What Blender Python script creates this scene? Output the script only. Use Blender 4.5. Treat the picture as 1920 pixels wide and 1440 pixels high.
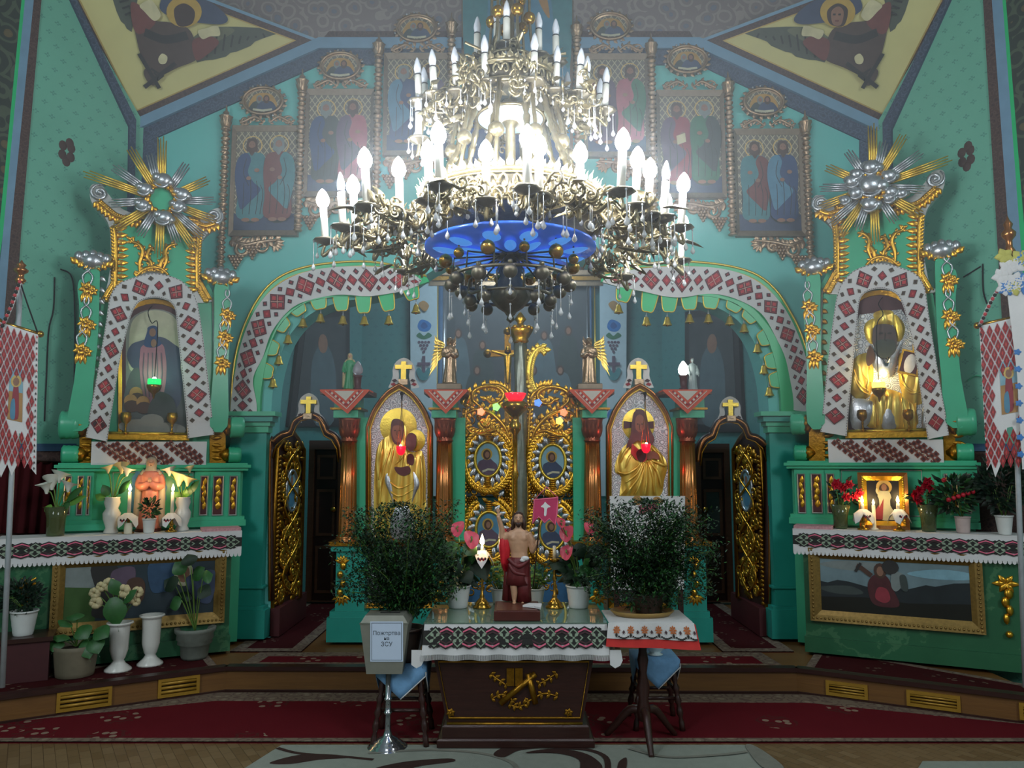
import bpy,bmesh,math,random
from mathutils import Vector,Matrix,Euler
from mathutils.geometry import tessellate_polygon
from math import sin,cos,pi,sqrt,atan2
for _o in list(bpy.data.objects):
 bpy.data.objects.remove(_o)
S = bpy.context.scene
COL = S.collection
random.seed(7)
# ---------------------------------------------------------------- camera, world, light, exposure
FPX,CAM_H,HOR = 1450.0,1.7,870.0                 # focal length in px of a 1920 wide frame, eye height, horizon row
PITCH = math.atan((HOR - 720) / FPX)
cam = bpy.data.cameras.new('camera')
cam.sensor_width = 36.0
cam.lens = 36.0 * FPX / 1920
cam.clip_start = 0.05
cam_o = bpy.data.objects.new('camera',cam)
COL.objects.link(cam_o)
cam_o.location = (0,0,CAM_H)
cam_o.rotation_euler = (pi / 2 + PITCH,0,0)
S.camera = cam_o
W = bpy.data.worlds.new('world')
S.world = W
W.use_nodes = True
bg = W.node_tree.nodes['Background']
bg.inputs[0].default_value = (0.62,0.80,0.86,1)     # dull daylight of the nave behind the viewer
bg.inputs[1].default_value = 0.13
S.view_settings.view_transform = 'Standard'
S.view_settings.look = 'None'
S.view_settings.exposure = 0.38
S.cycles.max_bounces = 7
S.cycles.diffuse_bounces = 3
S.cycles.glossy_bounces = 3
S.cycles.transmission_bounces = 5
S.cycles.volume_bounces = 0
S.view_settings.gamma = 1.0
S.view_settings.use_curve_mapping = False
def lamp(name,kind,loc,power,color,size=0.5,rot=None,size_y=None):
 l = bpy.data.lights.new(name,kind)
 l.energy = power
 l.color = color
 if kind == 'AREA':
  l.size = size
  if size_y:
   l.shape = 'RECTANGLE'
   l.size_y = size_y
 else:
  l.shadow_soft_size = size
 o = bpy.data.objects.new(name,l)
 COL.objects.link(o)
 o.location = loc
 if rot:
  o.rotation_euler = rot
 return o
# daylight from the nave windows behind and to both sides of the viewer, high up
lamp('nave_window_light_a','AREA',(-4.2,-1.0,4.6),115,(0.84,0.95,1.0),1.6,(math.radians(62),0,math.radians(-38)),2.4)
lamp('nave_window_light_b','AREA',(4.2,-1.0,4.6),115,(0.84,0.95,1.0),1.6,(math.radians(62),0,math.radians(38)),2.4)
# added overhead fill, brightens the sanctuary beyond the screen
lamp('sanctuary_fill_light','AREA',(0,8.6,4.7),48,(0.66,0.86,1.0),1.6,(math.radians(12),0,0),1.0)
BULB = 190.0      # emission of a lit chandelier bulb
HAZE = 0.028     # density of the haze volume
# ---------------------------------------------------------------- picture <-> world helpers
def ray(px,py):
 a,b = (px - 960) / FPX,(720 - py) / FPX
 return Vector((a,cos(PITCH) - b * sin(PITCH),sin(PITCH) + b * cos(PITCH)))
CAMP = Vector((0,0,CAM_H))
def at_y(px,py,y):
 d = ray(px,py)
 return CAMP + d * (y / d.y)
def at_z(px,py,z):
 d = ray(px,py)
 return CAMP + d * ((z - CAM_H) / d.z)
class Plane:
 """an upright plane: o a point on it, u its direction to the right, n towards the nave"""
 def __init__(self,ox,oy,ang=0.0,oz=0.0):
  self.o = Vector((ox,oy,oz))
  self.u = Vector((cos(ang),sin(ang),0))
  self.n = Vector((sin(ang),-cos(ang),0))
  self.v = Vector((0,0,1))
 def p(self,px,py,d=0.0):
  r = ray(px,py)
  o = self.o + self.n * d
  t = (o - CAMP).dot(self.n) / r.dot(self.n)
  q = CAMP + r * t - self.o
  return (q.dot(self.u),q.dot(self.v))
 def ps(self,pts,d=0.0):
  return [self.p(x,y,d) for x,y in pts]
 def w(self,a,b,d=0.0):
  return self.o + self.u * a + self.v * b + self.n * d
 def off(self,d):
  q = Plane(0,0)
  q.o,q.u,q.n = self.o + self.n * d,self.u,self.n
  return q
class Flat(Plane):
 """a plane of any tilt given by three directions"""
 def __init__(self,o,u,v):
  self.o = Vector(o)
  self.u = Vector(u).normalized()
  self.v = Vector(v).normalized()
  self.n = self.u.cross(self.v).normalized()
def mirr(c,pts):
 return [(2 * c - x,y) for x,y in pts]
# ---------------------------------------------------------------- materials
def lin(c):
 if isinstance(c,str):
  c = c.lstrip('#')
  c = [int(c[i:i + 2],16) / 255 for i in (0,2,4)]
 return tuple(((x / 12.92) if x <= 0.04045 else ((x + 0.055) / 1.055) ** 2.4) for x in c)
class NT:
 def __init__(self,m):
  self.m = m
  self.t = m.node_tree
  self.b = self.t.nodes['Principled BSDF']
 def n(self,kind,**kw):
  x = self.t.nodes.new(kind)
  for k,v in kw.items():
   setattr(x,k,v)
  return x
 def put(self,sock,v):
  if hasattr(v,'links'):
   self.t.links.new(v,sock)
  elif v is not None:
   if isinstance(v,tuple) and len(v) == 3 and sock.type == 'RGBA':
    v = v + (1,)
   sock.default_value = v
 def math(self,op,a,b=None,clamp=False):
  x = self.n('ShaderNodeMath',operation=op,use_clamp=clamp)
  self.put(x.inputs[0],a)
  if b is not None:
   self.put(x.inputs[1],b)
  return x.outputs[0]
 def mix(self,f,a,b):
  x = self.n('ShaderNodeMix',data_type='RGBA')
  self.put(x.inputs[0],f)
  self.put(x.inputs[6],a)
  self.put(x.inputs[7],b)
  return x.outputs[2]
 def coord(self,kind='Object',scale=(1,1,1)):
  c = self.n('ShaderNodeTexCoord')
  mp = self.n('ShaderNodeMapping')
  mp.inputs['Scale'].default_value = scale
  self.t.links.new(c.outputs[kind],mp.inputs[0])
  return mp.outputs[0]
 def noise(self,vec,scale,detail=3,rough=0.55,out=0):
  x = self.n('ShaderNodeTexNoise')
  x.inputs['Scale'].default_value = scale
  x.inputs['Detail'].default_value = detail
  x.inputs['Roughness'].default_value = rough
  self.put(x.inputs['Vector'],vec)
  return x.outputs[out]
 def voro(self,vec,scale,feature='F1',out=0,dim='3D'):
  x = self.n('ShaderNodeTexVoronoi',feature=feature,voronoi_dimensions=dim)
  x.inputs['Scale'].default_value = scale
  self.put(x.inputs['Vector'],vec)
  return x.outputs[out]
 def ramp(self,f,stops,interp='LINEAR'):
  x = self.n('ShaderNodeValToRGB')
  x.color_ramp.interpolation = interp
  e = x.color_ramp.elements
  while len(e) < len(stops):
   e.new(0.5)
  for i,(p,c) in enumerate(stops):
   e[i].position = p
   e[i].color = (c if len(c) == 4 else tuple(c) + (1,))
  self.put(x.inputs[0],f)
  return x.outputs[0]
 def bump(self,h,strength,dist=0.01):
  x = self.n('ShaderNodeBump')
  x.inputs['Strength'].default_value = strength
  x.inputs['Distance'].default_value = dist
  self.put(x.inputs['Height'],h)
  self.t.links.new(x.outputs[0],self.b.inputs['Normal'])
MATS = {}
def mat(name,c='#808080',rough=0.5,metal=0.0,vary=0.12,scale=18,bump=0.0,bscale=60,spec=0.5,emit=None,es=1.0,trans=0.0):
 if name in MATS:
  return MATS[name]
 m = bpy.data.materials.new(name)
 m.use_nodes = True
 t = NT(m)
 b = t.b
 c = lin(c)
 if vary:
  f = t.noise(t.coord(),scale,4)
  b_ = t.mix(f,tuple(max(0,x * (1 - 2 * vary)) for x in c),tuple(min(1,x * (1 + 2 * vary)) for x in c))
  t.put(b.inputs['Base Color'],b_)
 else:
  b.inputs['Base Color'].default_value = c + (1,)
 b.inputs['Roughness'].default_value = rough
 b.inputs['Metallic'].default_value = metal
 b.inputs['Specular IOR Level'].default_value = spec
 if trans:
  b.inputs['Transmission Weight'].default_value = trans
 if emit:
  b.inputs['Emission Color'].default_value = lin(emit) + (1,)
  b.inputs['Emission Strength'].default_value = es
 if bump:
  t.bump(t.noise(t.coord(),bscale,3),bump)
 MATS[name] = m
 return m
def newmat(name):
 m = bpy.data.materials.new(name)
 m.use_nodes = True
 MATS[name] = m
 return NT(m)
# ---------------------------------------------------------------- curves
def cr(pts,n=6,closed=False):
 P = [Vector(p) for p in pts]
 N = len(P)
 out = []
 segs = N if closed else N - 1
 for i in range(segs):
  if closed:
   a,b,c,d = P[(i - 1) % N],P[i],P[(i + 1) % N],P[(i + 2) % N]
  else:
   a,b,c,d = P[max(i - 1,0)],P[i],P[i + 1],P[min(i + 2,N - 1)]
  for k in range(n):
   t = k / n
   out.append(0.5 * ((2 * b) + (c - a) * t + (2 * a - 5 * b + 4 * c - d) * t * t + (3 * b - a - 3 * c + d) * t ** 3))
 if not closed:
  out.append(P[-1])
 return [tuple(q) for q in out]
def ell(cx,cy,rx,ry,n=24,a0=0,a1=2 * pi):
 full = abs(a1 - a0) > 6.28
 return [(cx + rx * cos(a0 + (a1 - a0) * k / (n if full else n - 1)),cy + ry * sin(a0 + (a1 - a0) * k / (n if full else n - 1))) for k in range(n)]
def spiral(cx,cy,r0,r1,a0,turns,n=18):
 return [(cx + (r0 + (r1 - r0) * k / n) * cos(a0 + turns * 2 * pi * k / n),cy + (r0 + (r1 - r0) * k / n) * sin(a0 + turns * 2 * pi * k / n)) for k in range(n + 1)]
def lerp(a,b,t):
 return tuple(x + (y - x) * t for x,y in zip(a,b))
def resample(path,n):
 L = [0]
 for a,b in zip(path,path[1:]):
  L.append(L[-1] + (Vector(b) - Vector(a)).length)
 out,j = [],0
 for k in range(n):
  s = L[-1] * k / (n - 1)
  while j < len(path) - 2 and L[j + 1] < s:
   j += 1
  t = (s - L[j]) / max(L[j + 1] - L[j],1e-9)
  out.append(lerp(path[j],path[j + 1],min(max(t,0),1)))
 return out
# ---------------------------------------------------------------- mesh builder (world coordinates; rebased on build)
class MB:
 def __init__(self):
  self.v,self.f,self.mi,self.sm,self.mats = [],[],[],[],[]
  self.uv = {}
 def add(self,verts,faces,m,smooth=False,uvs=None):
  if m not in self.mats:
   self.mats.append(m)
  k = self.mats.index(m)
  b = len(self.v)
  self.v += [tuple(x) for x in verts]
  for f in faces:
   self.f.append(tuple(b + i for i in f))
   self.mi.append(k)
   self.sm.append(smooth)
  if uvs:
   for i,q in enumerate(uvs):
    self.uv[b + i] = q
  return self
 def box(self,c,s,m,rz=0.0,bevel=0.0):
  x,y,z = s[0] / 2,s[1] / 2,s[2] / 2
  c = Vector(c)
  R = Matrix.Rotation(rz,3,'Z')
  if bevel:
   e = bevel
   lay = [(-z,e),(-z + e,0),(z - e,0),(z,e)]
   vs = []
   for h,i in lay:
    for px,py in ((-1,-1),(1,-1),(1,1),(-1,1)):
     vs.append(c + R @ Vector((px * (x - i),py * (y - i),h)))
   fs = [(3,2,1,0),(12,13,14,15)]
   for k in range(3):
    for j in range(4):
     fs.append((k * 4 + j,k * 4 + (j + 1) % 4,k * 4 + 4 + (j + 1) % 4,k * 4 + 4 + j))
   return self.add(vs,fs,m)
  vs = [c + R @ Vector((i * x,j * y,k * z)) for k in (-1,1) for i,j in ((-1,-1),(1,-1),(1,1),(-1,1))]
  return self.add(vs,[(3,2,1,0),(4,5,6,7),(0,1,5,4),(1,2,6,5),(2,3,7,6),(3,0,4,7)],m)
 def pbox(self,pl,a0,a1,b0,b1,d0,d1,m):
  return self.prism(pl,[(a0,b0),(a1,b0),(a1,b1),(a0,b1)],d0,d1,m)
 def prism(self,pl,poly,d0,d1,m,mside=None,smooth=False,back=True):
  n = len(poly)
  area = sum(poly[i][0] * poly[(i + 1) % n][1] - poly[(i + 1) % n][0] * poly[i][1] for i in range(n))
  if area < 0:
   poly = poly[::-1]
  front = [pl.w(a,b,d1) for a,b in poly]
  bk = [pl.w(a,b,d0) for a,b in poly]
  tri = tessellate_polygon([[Vector((a,b,0)) for a,b in poly]]) if n > 4 else [tuple(range(n))]
  fx = []
  for t in tri:
   if len(t) == 3:
    (x0,y0),(x1,y1),(x2,y2) = poly[t[0]],poly[t[1]],poly[t[2]]
    if (x1 - x0) * (y2 - y0) - (x2 - x0) * (y1 - y0) < 0:
     t = (t[0],t[2],t[1])
   fx.append(tuple(t))
  self.add(front,fx,m,False,[tuple(q[:2]) for q in poly])
  if d0 != d1:
   side = [(i,(i + 1) % n,n + (i + 1) % n,n + i) for i in range(n)]
   self.add(bk + front,side,mside or m,smooth)
   if back:
    self.add(bk,[tuple(reversed(t)) for t in fx],mside or m)
  return self
 def frame(self,pl,outer,inner,d0,d1,m,din=None):
  """a flat ring between two outlines with the same number of points, sides included"""
  n = len(outer)
  di = d1 if din is None else din
  vs = [pl.w(a,b,d0) for a,b in outer] + [pl.w(a,b,d1) for a,b in outer] + [pl.w(a,b,di) for a,b in inner] + [pl.w(a,b,d0) for a,b in inner]
  fs = []
  for i in range(n):
   j = (i + 1) % n
   for k in range(3):
    fs.append((k * n + i,k * n + j,k * n + n + j,k * n + n + i))
  return self.add(vs,fs,m,False,[tuple(q) for q in outer] * 2 + [tuple(q) for q in inner] * 2)
 def strip(self,pl,A,B,d,m,th=0.0,mb=None):
  """a ribbon between two polylines on a plane; d a number or a function of the index"""
  f = d if callable(d) else (lambda i: d)
  n = len(A)
  vs = [pl.w(a[0],a[1],f(i)) for i,a in enumerate(A)] + [pl.w(b[0],b[1],f(i)) for i,b in enumerate(B)]
  self.add(vs,[(i,i + 1,n + i + 1,n + i) for i in range(n - 1)],m,True)
  if th:
   vs2 = [pl.w(a[0],a[1],f(i) - th) for i,a in enumerate(A)] + [pl.w(b[0],b[1],f(i) - th) for i,b in enumerate(B)]
   allv = vs + vs2
   loop = list(range(n)) + list(range(2 * n - 1,n - 1,-1))
   self.add(allv,[(loop[i],loop[(i + 1) % len(loop)],loop[(i + 1) % len(loop)] + 2 * n,loop[i] + 2 * n) for i in range(len(loop))],mb or m)
  return self
 def tube(self,pts,r,m,n=8,caps=True,closed=False,flat=None):
  P = [Vector(p) for p in pts]
  N = len(P)
  if N < 2:
   return self
  rr = r if isinstance(r,(list,tuple)) else [r] * N
  if len(rr) != N:
   q = rr
   rr = [q[min(int(i / (N - 1) * (len(q) - 1)),len(q) - 2)] * (1 - ((i / (N - 1) * (len(q) - 1)) - min(int(i / (N - 1) * (len(q) - 1)),len(q) - 2)))
     + q[min(int(i / (N - 1) * (len(q) - 1)),len(q) - 2) + 1] * ((i / (N - 1) * (len(q) - 1)) - min(int(i / (N - 1) * (len(q) - 1)),len(q) - 2)) for i in range(N)]
  up = None
  vs = []
  for i in range(N):
   t = (P[(i + 1) % N] - P[i - 1]) if closed else (P[min(i + 1,N - 1)] - P[max(i - 1,0)])
   if t.length < 1e-9:
    t = Vector((0,0,1))
   t.normalize()
   if up is None:
    a = Vector((0,1,0)) if abs(t.y) < 0.9 else Vector((1,0,0))
    up = (a - t * a.dot(t)).normalized()
   else:
    up = up - t * up.dot(t)
    up = up.normalized() if up.length > 1e-6 else Vector((1,0,0))
   w = t.cross(up)
   for k in range(n):
    a = 2 * pi * k / n
    e = rr[i]
    vs.append(P[i] + up * (cos(a) * e) + w * (sin(a) * e))
  fs = []
  for i in range(N if closed else N - 1):
   for k in range(n):
    j = (i + 1) % N
    fs.append((i * n + k,i * n + (k + 1) % n,j * n + (k + 1) % n,j * n + k))
  if caps and not closed:
   fs.append(tuple(range(n - 1,-1,-1)))
   fs.append(tuple((N - 1) * n + k for k in range(n)))
  return self.add(vs,fs,m,True)
 def ptube(self,pl,path,r,m,d=0.0,n=6,closed=False):
  return self.tube([pl.w(q[0],q[1],d) for q in path],r,m,n,True,closed)
 def lathe(self,prof,c,m,n=20,sx=1.0,sy=1.0,rip=0,ra=0.0,axis=None,smooth=True,twist=0.0):
  """profile [(r, z)] turned about the vertical through c (or about axis)"""
  c = Vector(c)
  R = Matrix.Identity(3)
  if axis is not None:
   R = Vector(axis).to_track_quat('Z','Y').to_matrix()
  vs = []
  for i,(r,z) in enumerate(prof):
   for k in range(n):
    a = 2 * pi * k / n
    q = r * (1 + (ra * cos(rip * a + twist * z) if rip else 0))
    vs.append(c + R @ Vector((q * cos(a) * sx,q * sin(a) * sy,z)))
  fs = []
  for i in range(len(prof) - 1):
   for k in range(n):
    fs.append((i * n + k,i * n + (k + 1) % n,(i + 1) * n + (k + 1) % n,(i + 1) * n + k))
  if prof[0][0] > 1e-5:
   fs.append(tuple(range(n - 1,-1,-1)))
  if prof[-1][0] > 1e-5:
   fs.append(tuple((len(prof) - 1) * n + k for k in range(n)))
  return self.add(vs,fs,m,smooth)
 def ball(self,c,r,m,n=10,h=6,R=None):
  r = (r,r,r) if not isinstance(r,(tuple,list)) else r
  c = Vector(c)
  vs = [c + (R @ Vector((0,0,-r[2])) if R else Vector((0,0,-r[2])))]
  for i in range(1,h):
   t = -pi / 2 + pi * i / h
   for k in range(n):
    a = 2 * pi * k / n
    q = Vector((r[0] * cos(t) * cos(a),r[1] * cos(t) * sin(a),r[2] * sin(t)))
    vs.append(c + (R @ q if R else q))
  q = Vector((0,0,r[2]))
  vs.append(c + (R @ q if R else q))
  fs = [(0,1 + (k + 1) % n,1 + k) for k in range(n)]
  for i in range(h - 2):
   for k in range(n):
    a,b = 1 + i * n + k,1 + i * n + (k + 1) % n
    fs.append((a,b,b + n,a + n))
  t = 1 + (h - 2) * n
  fs += [(t + k,t + (k + 1) % n,len(vs) - 1) for k in range(n)]
  return self.add(vs,fs,m,True)
 def puff(self,pl,poly,d0,h,m,rings=3,c=None,p=0.5):
  """a domed shape standing h proud of the plane over a star-shaped outline"""
  n = len(poly)
  if sum(poly[i][0] * poly[(i + 1) % n][1] - poly[(i + 1) % n][0] * poly[i][1] for i in range(n)) < 0:
   poly = poly[::-1]
  c = c or (sum(q[0] for q in poly) / n,sum(q[1] for q in poly) / n)
  vs = []
  for k in range(rings):
   s = 1 - k / rings
   z = d0 + h * (1 - s * s) ** p
   vs += [pl.w(c[0] + (a - c[0]) * s,c[1] + (b - c[1]) * s,z) for a,b in poly]
  vs.append(pl.w(c[0],c[1],d0 + h))
  fs = []
  for k in range(rings - 1):
   fs += [(k * n + i,k * n + (i + 1) % n,k * n + n + (i + 1) % n,k * n + n + i) for i in range(n)]
  fs += [((rings - 1) * n + i,(rings - 1) * n + (i + 1) % n,len(vs) - 1) for i in range(n)]
  return self.add(vs,fs,m,True)
 def leaf(self,base,tip,w,m,up=None,h=0.3,n=5,curl=0.0):
  """a leaf between two points in space, w wide, with a raised midrib"""
  A,B = Vector(base),Vector(tip)
  t = B - A
  L = t.length
  if L < 1e-6:
   return self
  t.normalize()
  up = Vector(up) if up is not None else Vector((0,0,1))
  s = t.cross(up)
  s = s.normalized() if s.length > 1e-4 else Vector((1,0,0))
  up = s.cross(t)
  vs,fs = [],[]
  for i in range(n + 1):
   x = i / n
   ww = w * 0.5 * (sin(pi * min(x * 1.15 + 0.06,1)) ** 0.8 if x < 0.94 else 0.02)
   q = A + t * (L * x) + up * (-curl * L * x * x)
   vs += [q - s * ww,q + up * (h * ww),q + s * ww]
  for i in range(n):
   a = i * 3
   fs += [(a,a + 1,a + 4,a + 3),(a + 1,a + 2,a + 5,a + 4)]
  return self.add(vs,fs,m,True)
 def rleaf(self,pl,base,tip,w,m,d=0.0,h=0.012):
  """a carved leaf lying on a plane: solid relief with a ridge"""
  A,B = Vector(base[:2]),Vector(tip[:2])
  t = B - A
  L = t.length
  if L < 1e-6:
   return self
  t /= L
  s = Vector((-t.y,t.x))
  vs,fs = [],[]
  prof = ((0,.25),(.25,.85),(.5,1),(.78,.6),(1,.03))
  for x,k in prof:
   q = A + t * (L * x)
   for sg,z in ((-1,0),(-.45,.75),(0,.45),(.45,.75),(1,0)):
    e = q + s * (sg * w * .5 * k)
    vs.append(pl.w(e.x,e.y,d + h * z * (0.35 + 0.65 * k)))
  for i in range(4):
   for j in range(4):
    a = i * 5 + j
    fs.append((a,a + 5,a + 6,a + 1))
  return self.add(vs,fs,m,True)
 def loft(self,rings,m,n=14,caps=True,rip=0,ra=0.0):
  """rings of (center, rx, ry, yaw) or (center, rx, ry): horizontal ellipses stacked up"""
  vs = []
  for q in rings:
   c,rx,ry = Vector(q[0]),q[1],q[2]
   yaw = q[3] if len(q) > 3 else 0
   amp = q[4] if len(q) > 4 else ra
   for k in range(n):
    a = 2 * pi * k / n
    e = 1 + amp * cos(rip * a) if rip else 1
    x,y = rx * cos(a) * e,ry * sin(a) * e
    vs.append(c + Vector((x * cos(yaw) - y * sin(yaw),x * sin(yaw) + y * cos(yaw),0)))
  fs = []
  for i in range(len(rings) - 1):
   for k in range(n):
    fs.append((i * n + k,i * n + (k + 1) % n,(i + 1) * n + (k + 1) % n,(i + 1) * n + k))
  if caps:
   fs.append(tuple(range(n - 1,-1,-1)))
   fs.append(tuple((len(rings) - 1) * n + k for k in range(n)))
  return self.add(vs,fs,m,True)
 def mesh(self,name,org=(0,0,0)):
  o = Vector(org)
  me = bpy.data.meshes.new(name)
  me.from_pydata([tuple(Vector(v) - o) for v in self.v],[],self.f)
  for m in self.mats:
   me.materials.append(m)
  me.polygons.foreach_set('material_index',self.mi)
  me.polygons.foreach_set('use_smooth',self.sm)
  if self.uv:
   ul = me.uv_layers.new(name='UVMap')
   vi = [0] * len(me.loops)
   me.loops.foreach_get('vertex_index',vi)
   flat = []
   for i in vi:
    flat += self.uv.get(i,(0,0))
   ul.data.foreach_set('uv',flat)
  me.update()
  return me
 def build(self,name,parent=None,label=None,kind=None):
  """a part under PARENT (geometry rebased to its thing), or a top-level mesh with its origin at its base"""
  if parent is not None:
   org = ORG.get(parent.name,Vector((0,0,0)))
  else:
   xs = [v[0] for v in self.v]
   ys = [v[1] for v in self.v]
   zs = [v[2] for v in self.v]
   org = Vector(((min(xs) + max(xs)) / 2,(min(ys) + max(ys)) / 2,min(zs)))
  o = bpy.data.objects.new(name,self.mesh(name,org))
  COL.objects.link(o)
  if parent is not None:
   o.parent = parent
  else:
   o.location = org
  ORG[o.name] = org
  if label:
   o['label'] = label
  if kind:
   o['kind'] = kind
  return o
ORG = {}
def tag(o,label,cat,group=None,kind=None):
 o['label'] = label
 o['category'] = cat
 if group:
  o['group'] = group
 if kind:
  o['kind'] = kind
 return o
def thing(name,label,cat,loc,group=None):
 o = bpy.data.objects.new(name,None)
 o.empty_display_size = 0.1
 COL.objects.link(o)
 o.location = loc
 ORG[o.name] = Vector(loc)
 return tag(o,label,cat,group)
def struct(o,label=None):
 o['kind'] = 'structure'
 if label:
  o['label'] = label
 return o
def dup(root,loc,rz=0.0,label=None,sc=None,dx=0.0):
 """copy a thing with its parts and sub-parts"""
 r = root.copy()
 COL.objects.link(r)
 r.location = loc
 r.rotation_euler = (0,0,rz)
 if sc:
  r.scale = (sc,sc,sc) if not isinstance(sc,tuple) else sc
 if label:
  r['label'] = label
 ORG[r.name] = Vector(loc)
 for ch in root.children:
  c = ch.copy()
  COL.objects.link(c)
  c.parent = r
  for g in ch.children:
   d = g.copy()
   COL.objects.link(d)
   d.parent = c
 return r
def remesh(o,vox,sm=6):
 md = o.modifiers.new('fuse','REMESH')
 md.mode = 'VOXEL'
 md.voxel_size = vox
 md.use_smooth_shade = True
 s = o.modifiers.new('smooth','SMOOTH')
 s.factor = 0.5
 s.iterations = sm
 return o
# ---------------------------------------------------------------- flat painting: layered outlines on a plane
class Paint:
 """layers of flat colour on a plane, each a hair above the last"""
 def __init__(self,pl,d,step=0.0007):
  self.pl,self.d,self.k,self.step,self.mb = pl,d,0,step,MB()
 def poly(self,pts,m):
  self.k += 1
  self.mb.prism(self.pl,pts,self.d + self.k * self.step,self.d + self.k * self.step,m)
  return self
 def blob(self,pts,m,n=5):
  return self.poly(cr(pts,n,True),m)
 def oval(self,cx,cy,rx,ry,m,n=20):
  return self.poly(ell(cx,cy,rx,ry,n),m)
 def line(self,pts,w,m):
  self.k += 1
  A,B = [],[]
  P = [Vector(q) for q in pts]
  for i,q in enumerate(P):
   t = P[min(i + 1,len(P) - 1)] - P[max(i - 1,0)]
   if t.length < 1e-9:
    t = Vector((1,0))
   t.normalize()
   s = Vector((-t.y,t.x)) * (w / 2)
   A.append(tuple(q - s))
   B.append(tuple(q + s))
  self.mb.strip(self.pl,A,B,self.d + self.k * self.step,m)
  return self
 def build(self,name,parent=None,label=None):
  return self.mb.build(name,parent,label)
def saint(P,x,yt,h,robe,cloak,hair,skin,halo,beard=True,side=1,book=None,trim=None,dark=None):
 """a standing robed saint painted on plane P: x centre, yt top of head, h height"""
 u = h / 8.2
 Y = lambda k: yt - k * u
 P.oval(x,Y(.55),u * .95,u * .95,halo,22)
 P.oval(x,Y(.55),u * .84,u * .84,halo if trim is None else trim,22)
 P.blob([(x - u * .75,Y(1.35)),(x - u * 1.3,Y(1.9)),(x - u * 1.45,Y(3.4)),(x - u * 1.25,Y(5.5)),(x - u * 1.2,Y(7.7)),(x + u * 1.15,Y(7.75)),
   (x + u * 1.3,Y(5.4)),(x + u * 1.45,Y(3.4)),(x + u * 1.25,Y(1.8)),(x + u * .7,Y(1.3))],robe)
 s = side
 P.blob([(x - s * u * .55,Y(1.3)),(x - s * u * 1.35,Y(1.9)),(x - s * u * 1.6,Y(3.6)),(x - s * u * 1.25,Y(5.8)),(x - s * u * .9,Y(6.9)),(x - s * u * .1,Y(6.2)),
   (x + s * u * .9,Y(5.0)),(x + s * u * .2,Y(4.2)),(x - s * u * .35,Y(3.2)),(x - s * u * .1,Y(2.0))],cloak)
 if dark:
  for k in (-.7,-.1,.5,.9):
   P.line(cr([(x + k * u,Y(3.6 + abs(k))),(x + k * u * 1.15 + u * .12,Y(5.4)),(x + k * u * 1.05,Y(7.4))],4),u * .06,dark)
  P.line(cr([(x - s * u * .5,Y(1.9)),(x - s * u * .75,Y(3.3)),(x - s * u * .2,Y(4.6))],4),u * .06,dark)
 P.oval(x - u * .4,Y(7.95),u * .42,u * .2,skin,10)
 P.oval(x + u * .5,Y(7.95),u * .42,u * .2,skin,10)
 P.blob([(x - u * .52,Y(.5)),(x - u * .42,Y(.02)),(x,Y(-.12)),(x + u * .42,Y(.02)),(x + u * .52,Y(.5)),(x + u * .45,Y(1.2)),(x - u * .45,Y(1.2))],hair)
 P.oval(x,Y(.62),u * .33,u * .46,skin,14)
 if beard:
  P.blob([(x - u * .34,Y(.75)),(x - u * .3,Y(1.2)),(x,Y(1.65)),(x + u * .3,Y(1.2)),(x + u * .34,Y(.75)),(x,Y(.88))],hair)
 P.oval(x - u * .13,Y(.52),u * .05,u * .03,hair,6)
 P.oval(x + u * .13,Y(.52),u * .05,u * .03,hair,6)
 P.oval(x + s * u * .55,Y(3.1),u * .26,u * .2,skin,10)
 P.oval(x - s * u * .2,Y(3.9),u * .24,u * .2,skin,10)
 if book:
  P.poly([(x - s * u * .1,Y(3.3)),(x + s * u * .75,Y(3.0)),(x + s * u * .85,Y(3.9)),(x,Y(4.2))],book)
# ---------------------------------------------------------------- carved ornament
def grapes(mb,pl,a,b,r,m,d=0.0,rows=5):
 for i in range(rows):
  k = rows - i
  for j in range(k):
   q = (a + (j - (k - 1) / 2) * r * 1.7,b - i * r * 1.5)
   mb.ball(pl.w(q[0],q[1],d + r * .5),r,m,6,4)
def scroll(mb,pl,path,r,m,d=0.01,n=6):
 mb.ptube(pl,path,[r * .35,r,r * 1.1,r * .9,r * .5],m,d,n)
def leafrow(mb,pl,path,m,L,w,d=0.0,side=1,step=1,h=0.012,lean=0.6):
 for i in range(0,len(path) - 1,step):
  a,b = Vector(path[i][:2]),Vector(path[i + 1][:2])
  t = b - a
  if t.length < 1e-9:
   continue
  t.normalize()
  s = Vector((-t.y,t.x)) * side
  e = a + (s + t * lean).normalized() * L
  mb.rleaf(pl,(a.x,a.y),(e.x,e.y),w,m,d,h)
def acanthus(mb,pl,path,r,m,d=0.01,L=0.06,w=0.03,step=3):
 scroll(mb,pl,path,r,m,d)
 leafrow(mb,pl,path,m,L,w,d,1,step)
 leafrow(mb,pl,path,m,L * .8,w,d,-1,step)
# ================================================================ planes of the room
WB = Plane(0,7.0)                                   # end wall of the nave, with the chancel arch
WL = Plane(-3.45,7.0,math.radians(58))             # wall at one side, running forward from the corner
WR = Plane(3.40,7.0,math.radians(-58))
GROUND = Flat((0,0,0),(1,0,0),(0,1,0))
STEP_Z = 0.2
TOPP = Flat((0,0,STEP_Z),(1,0,0),(0,1,0))
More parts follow.
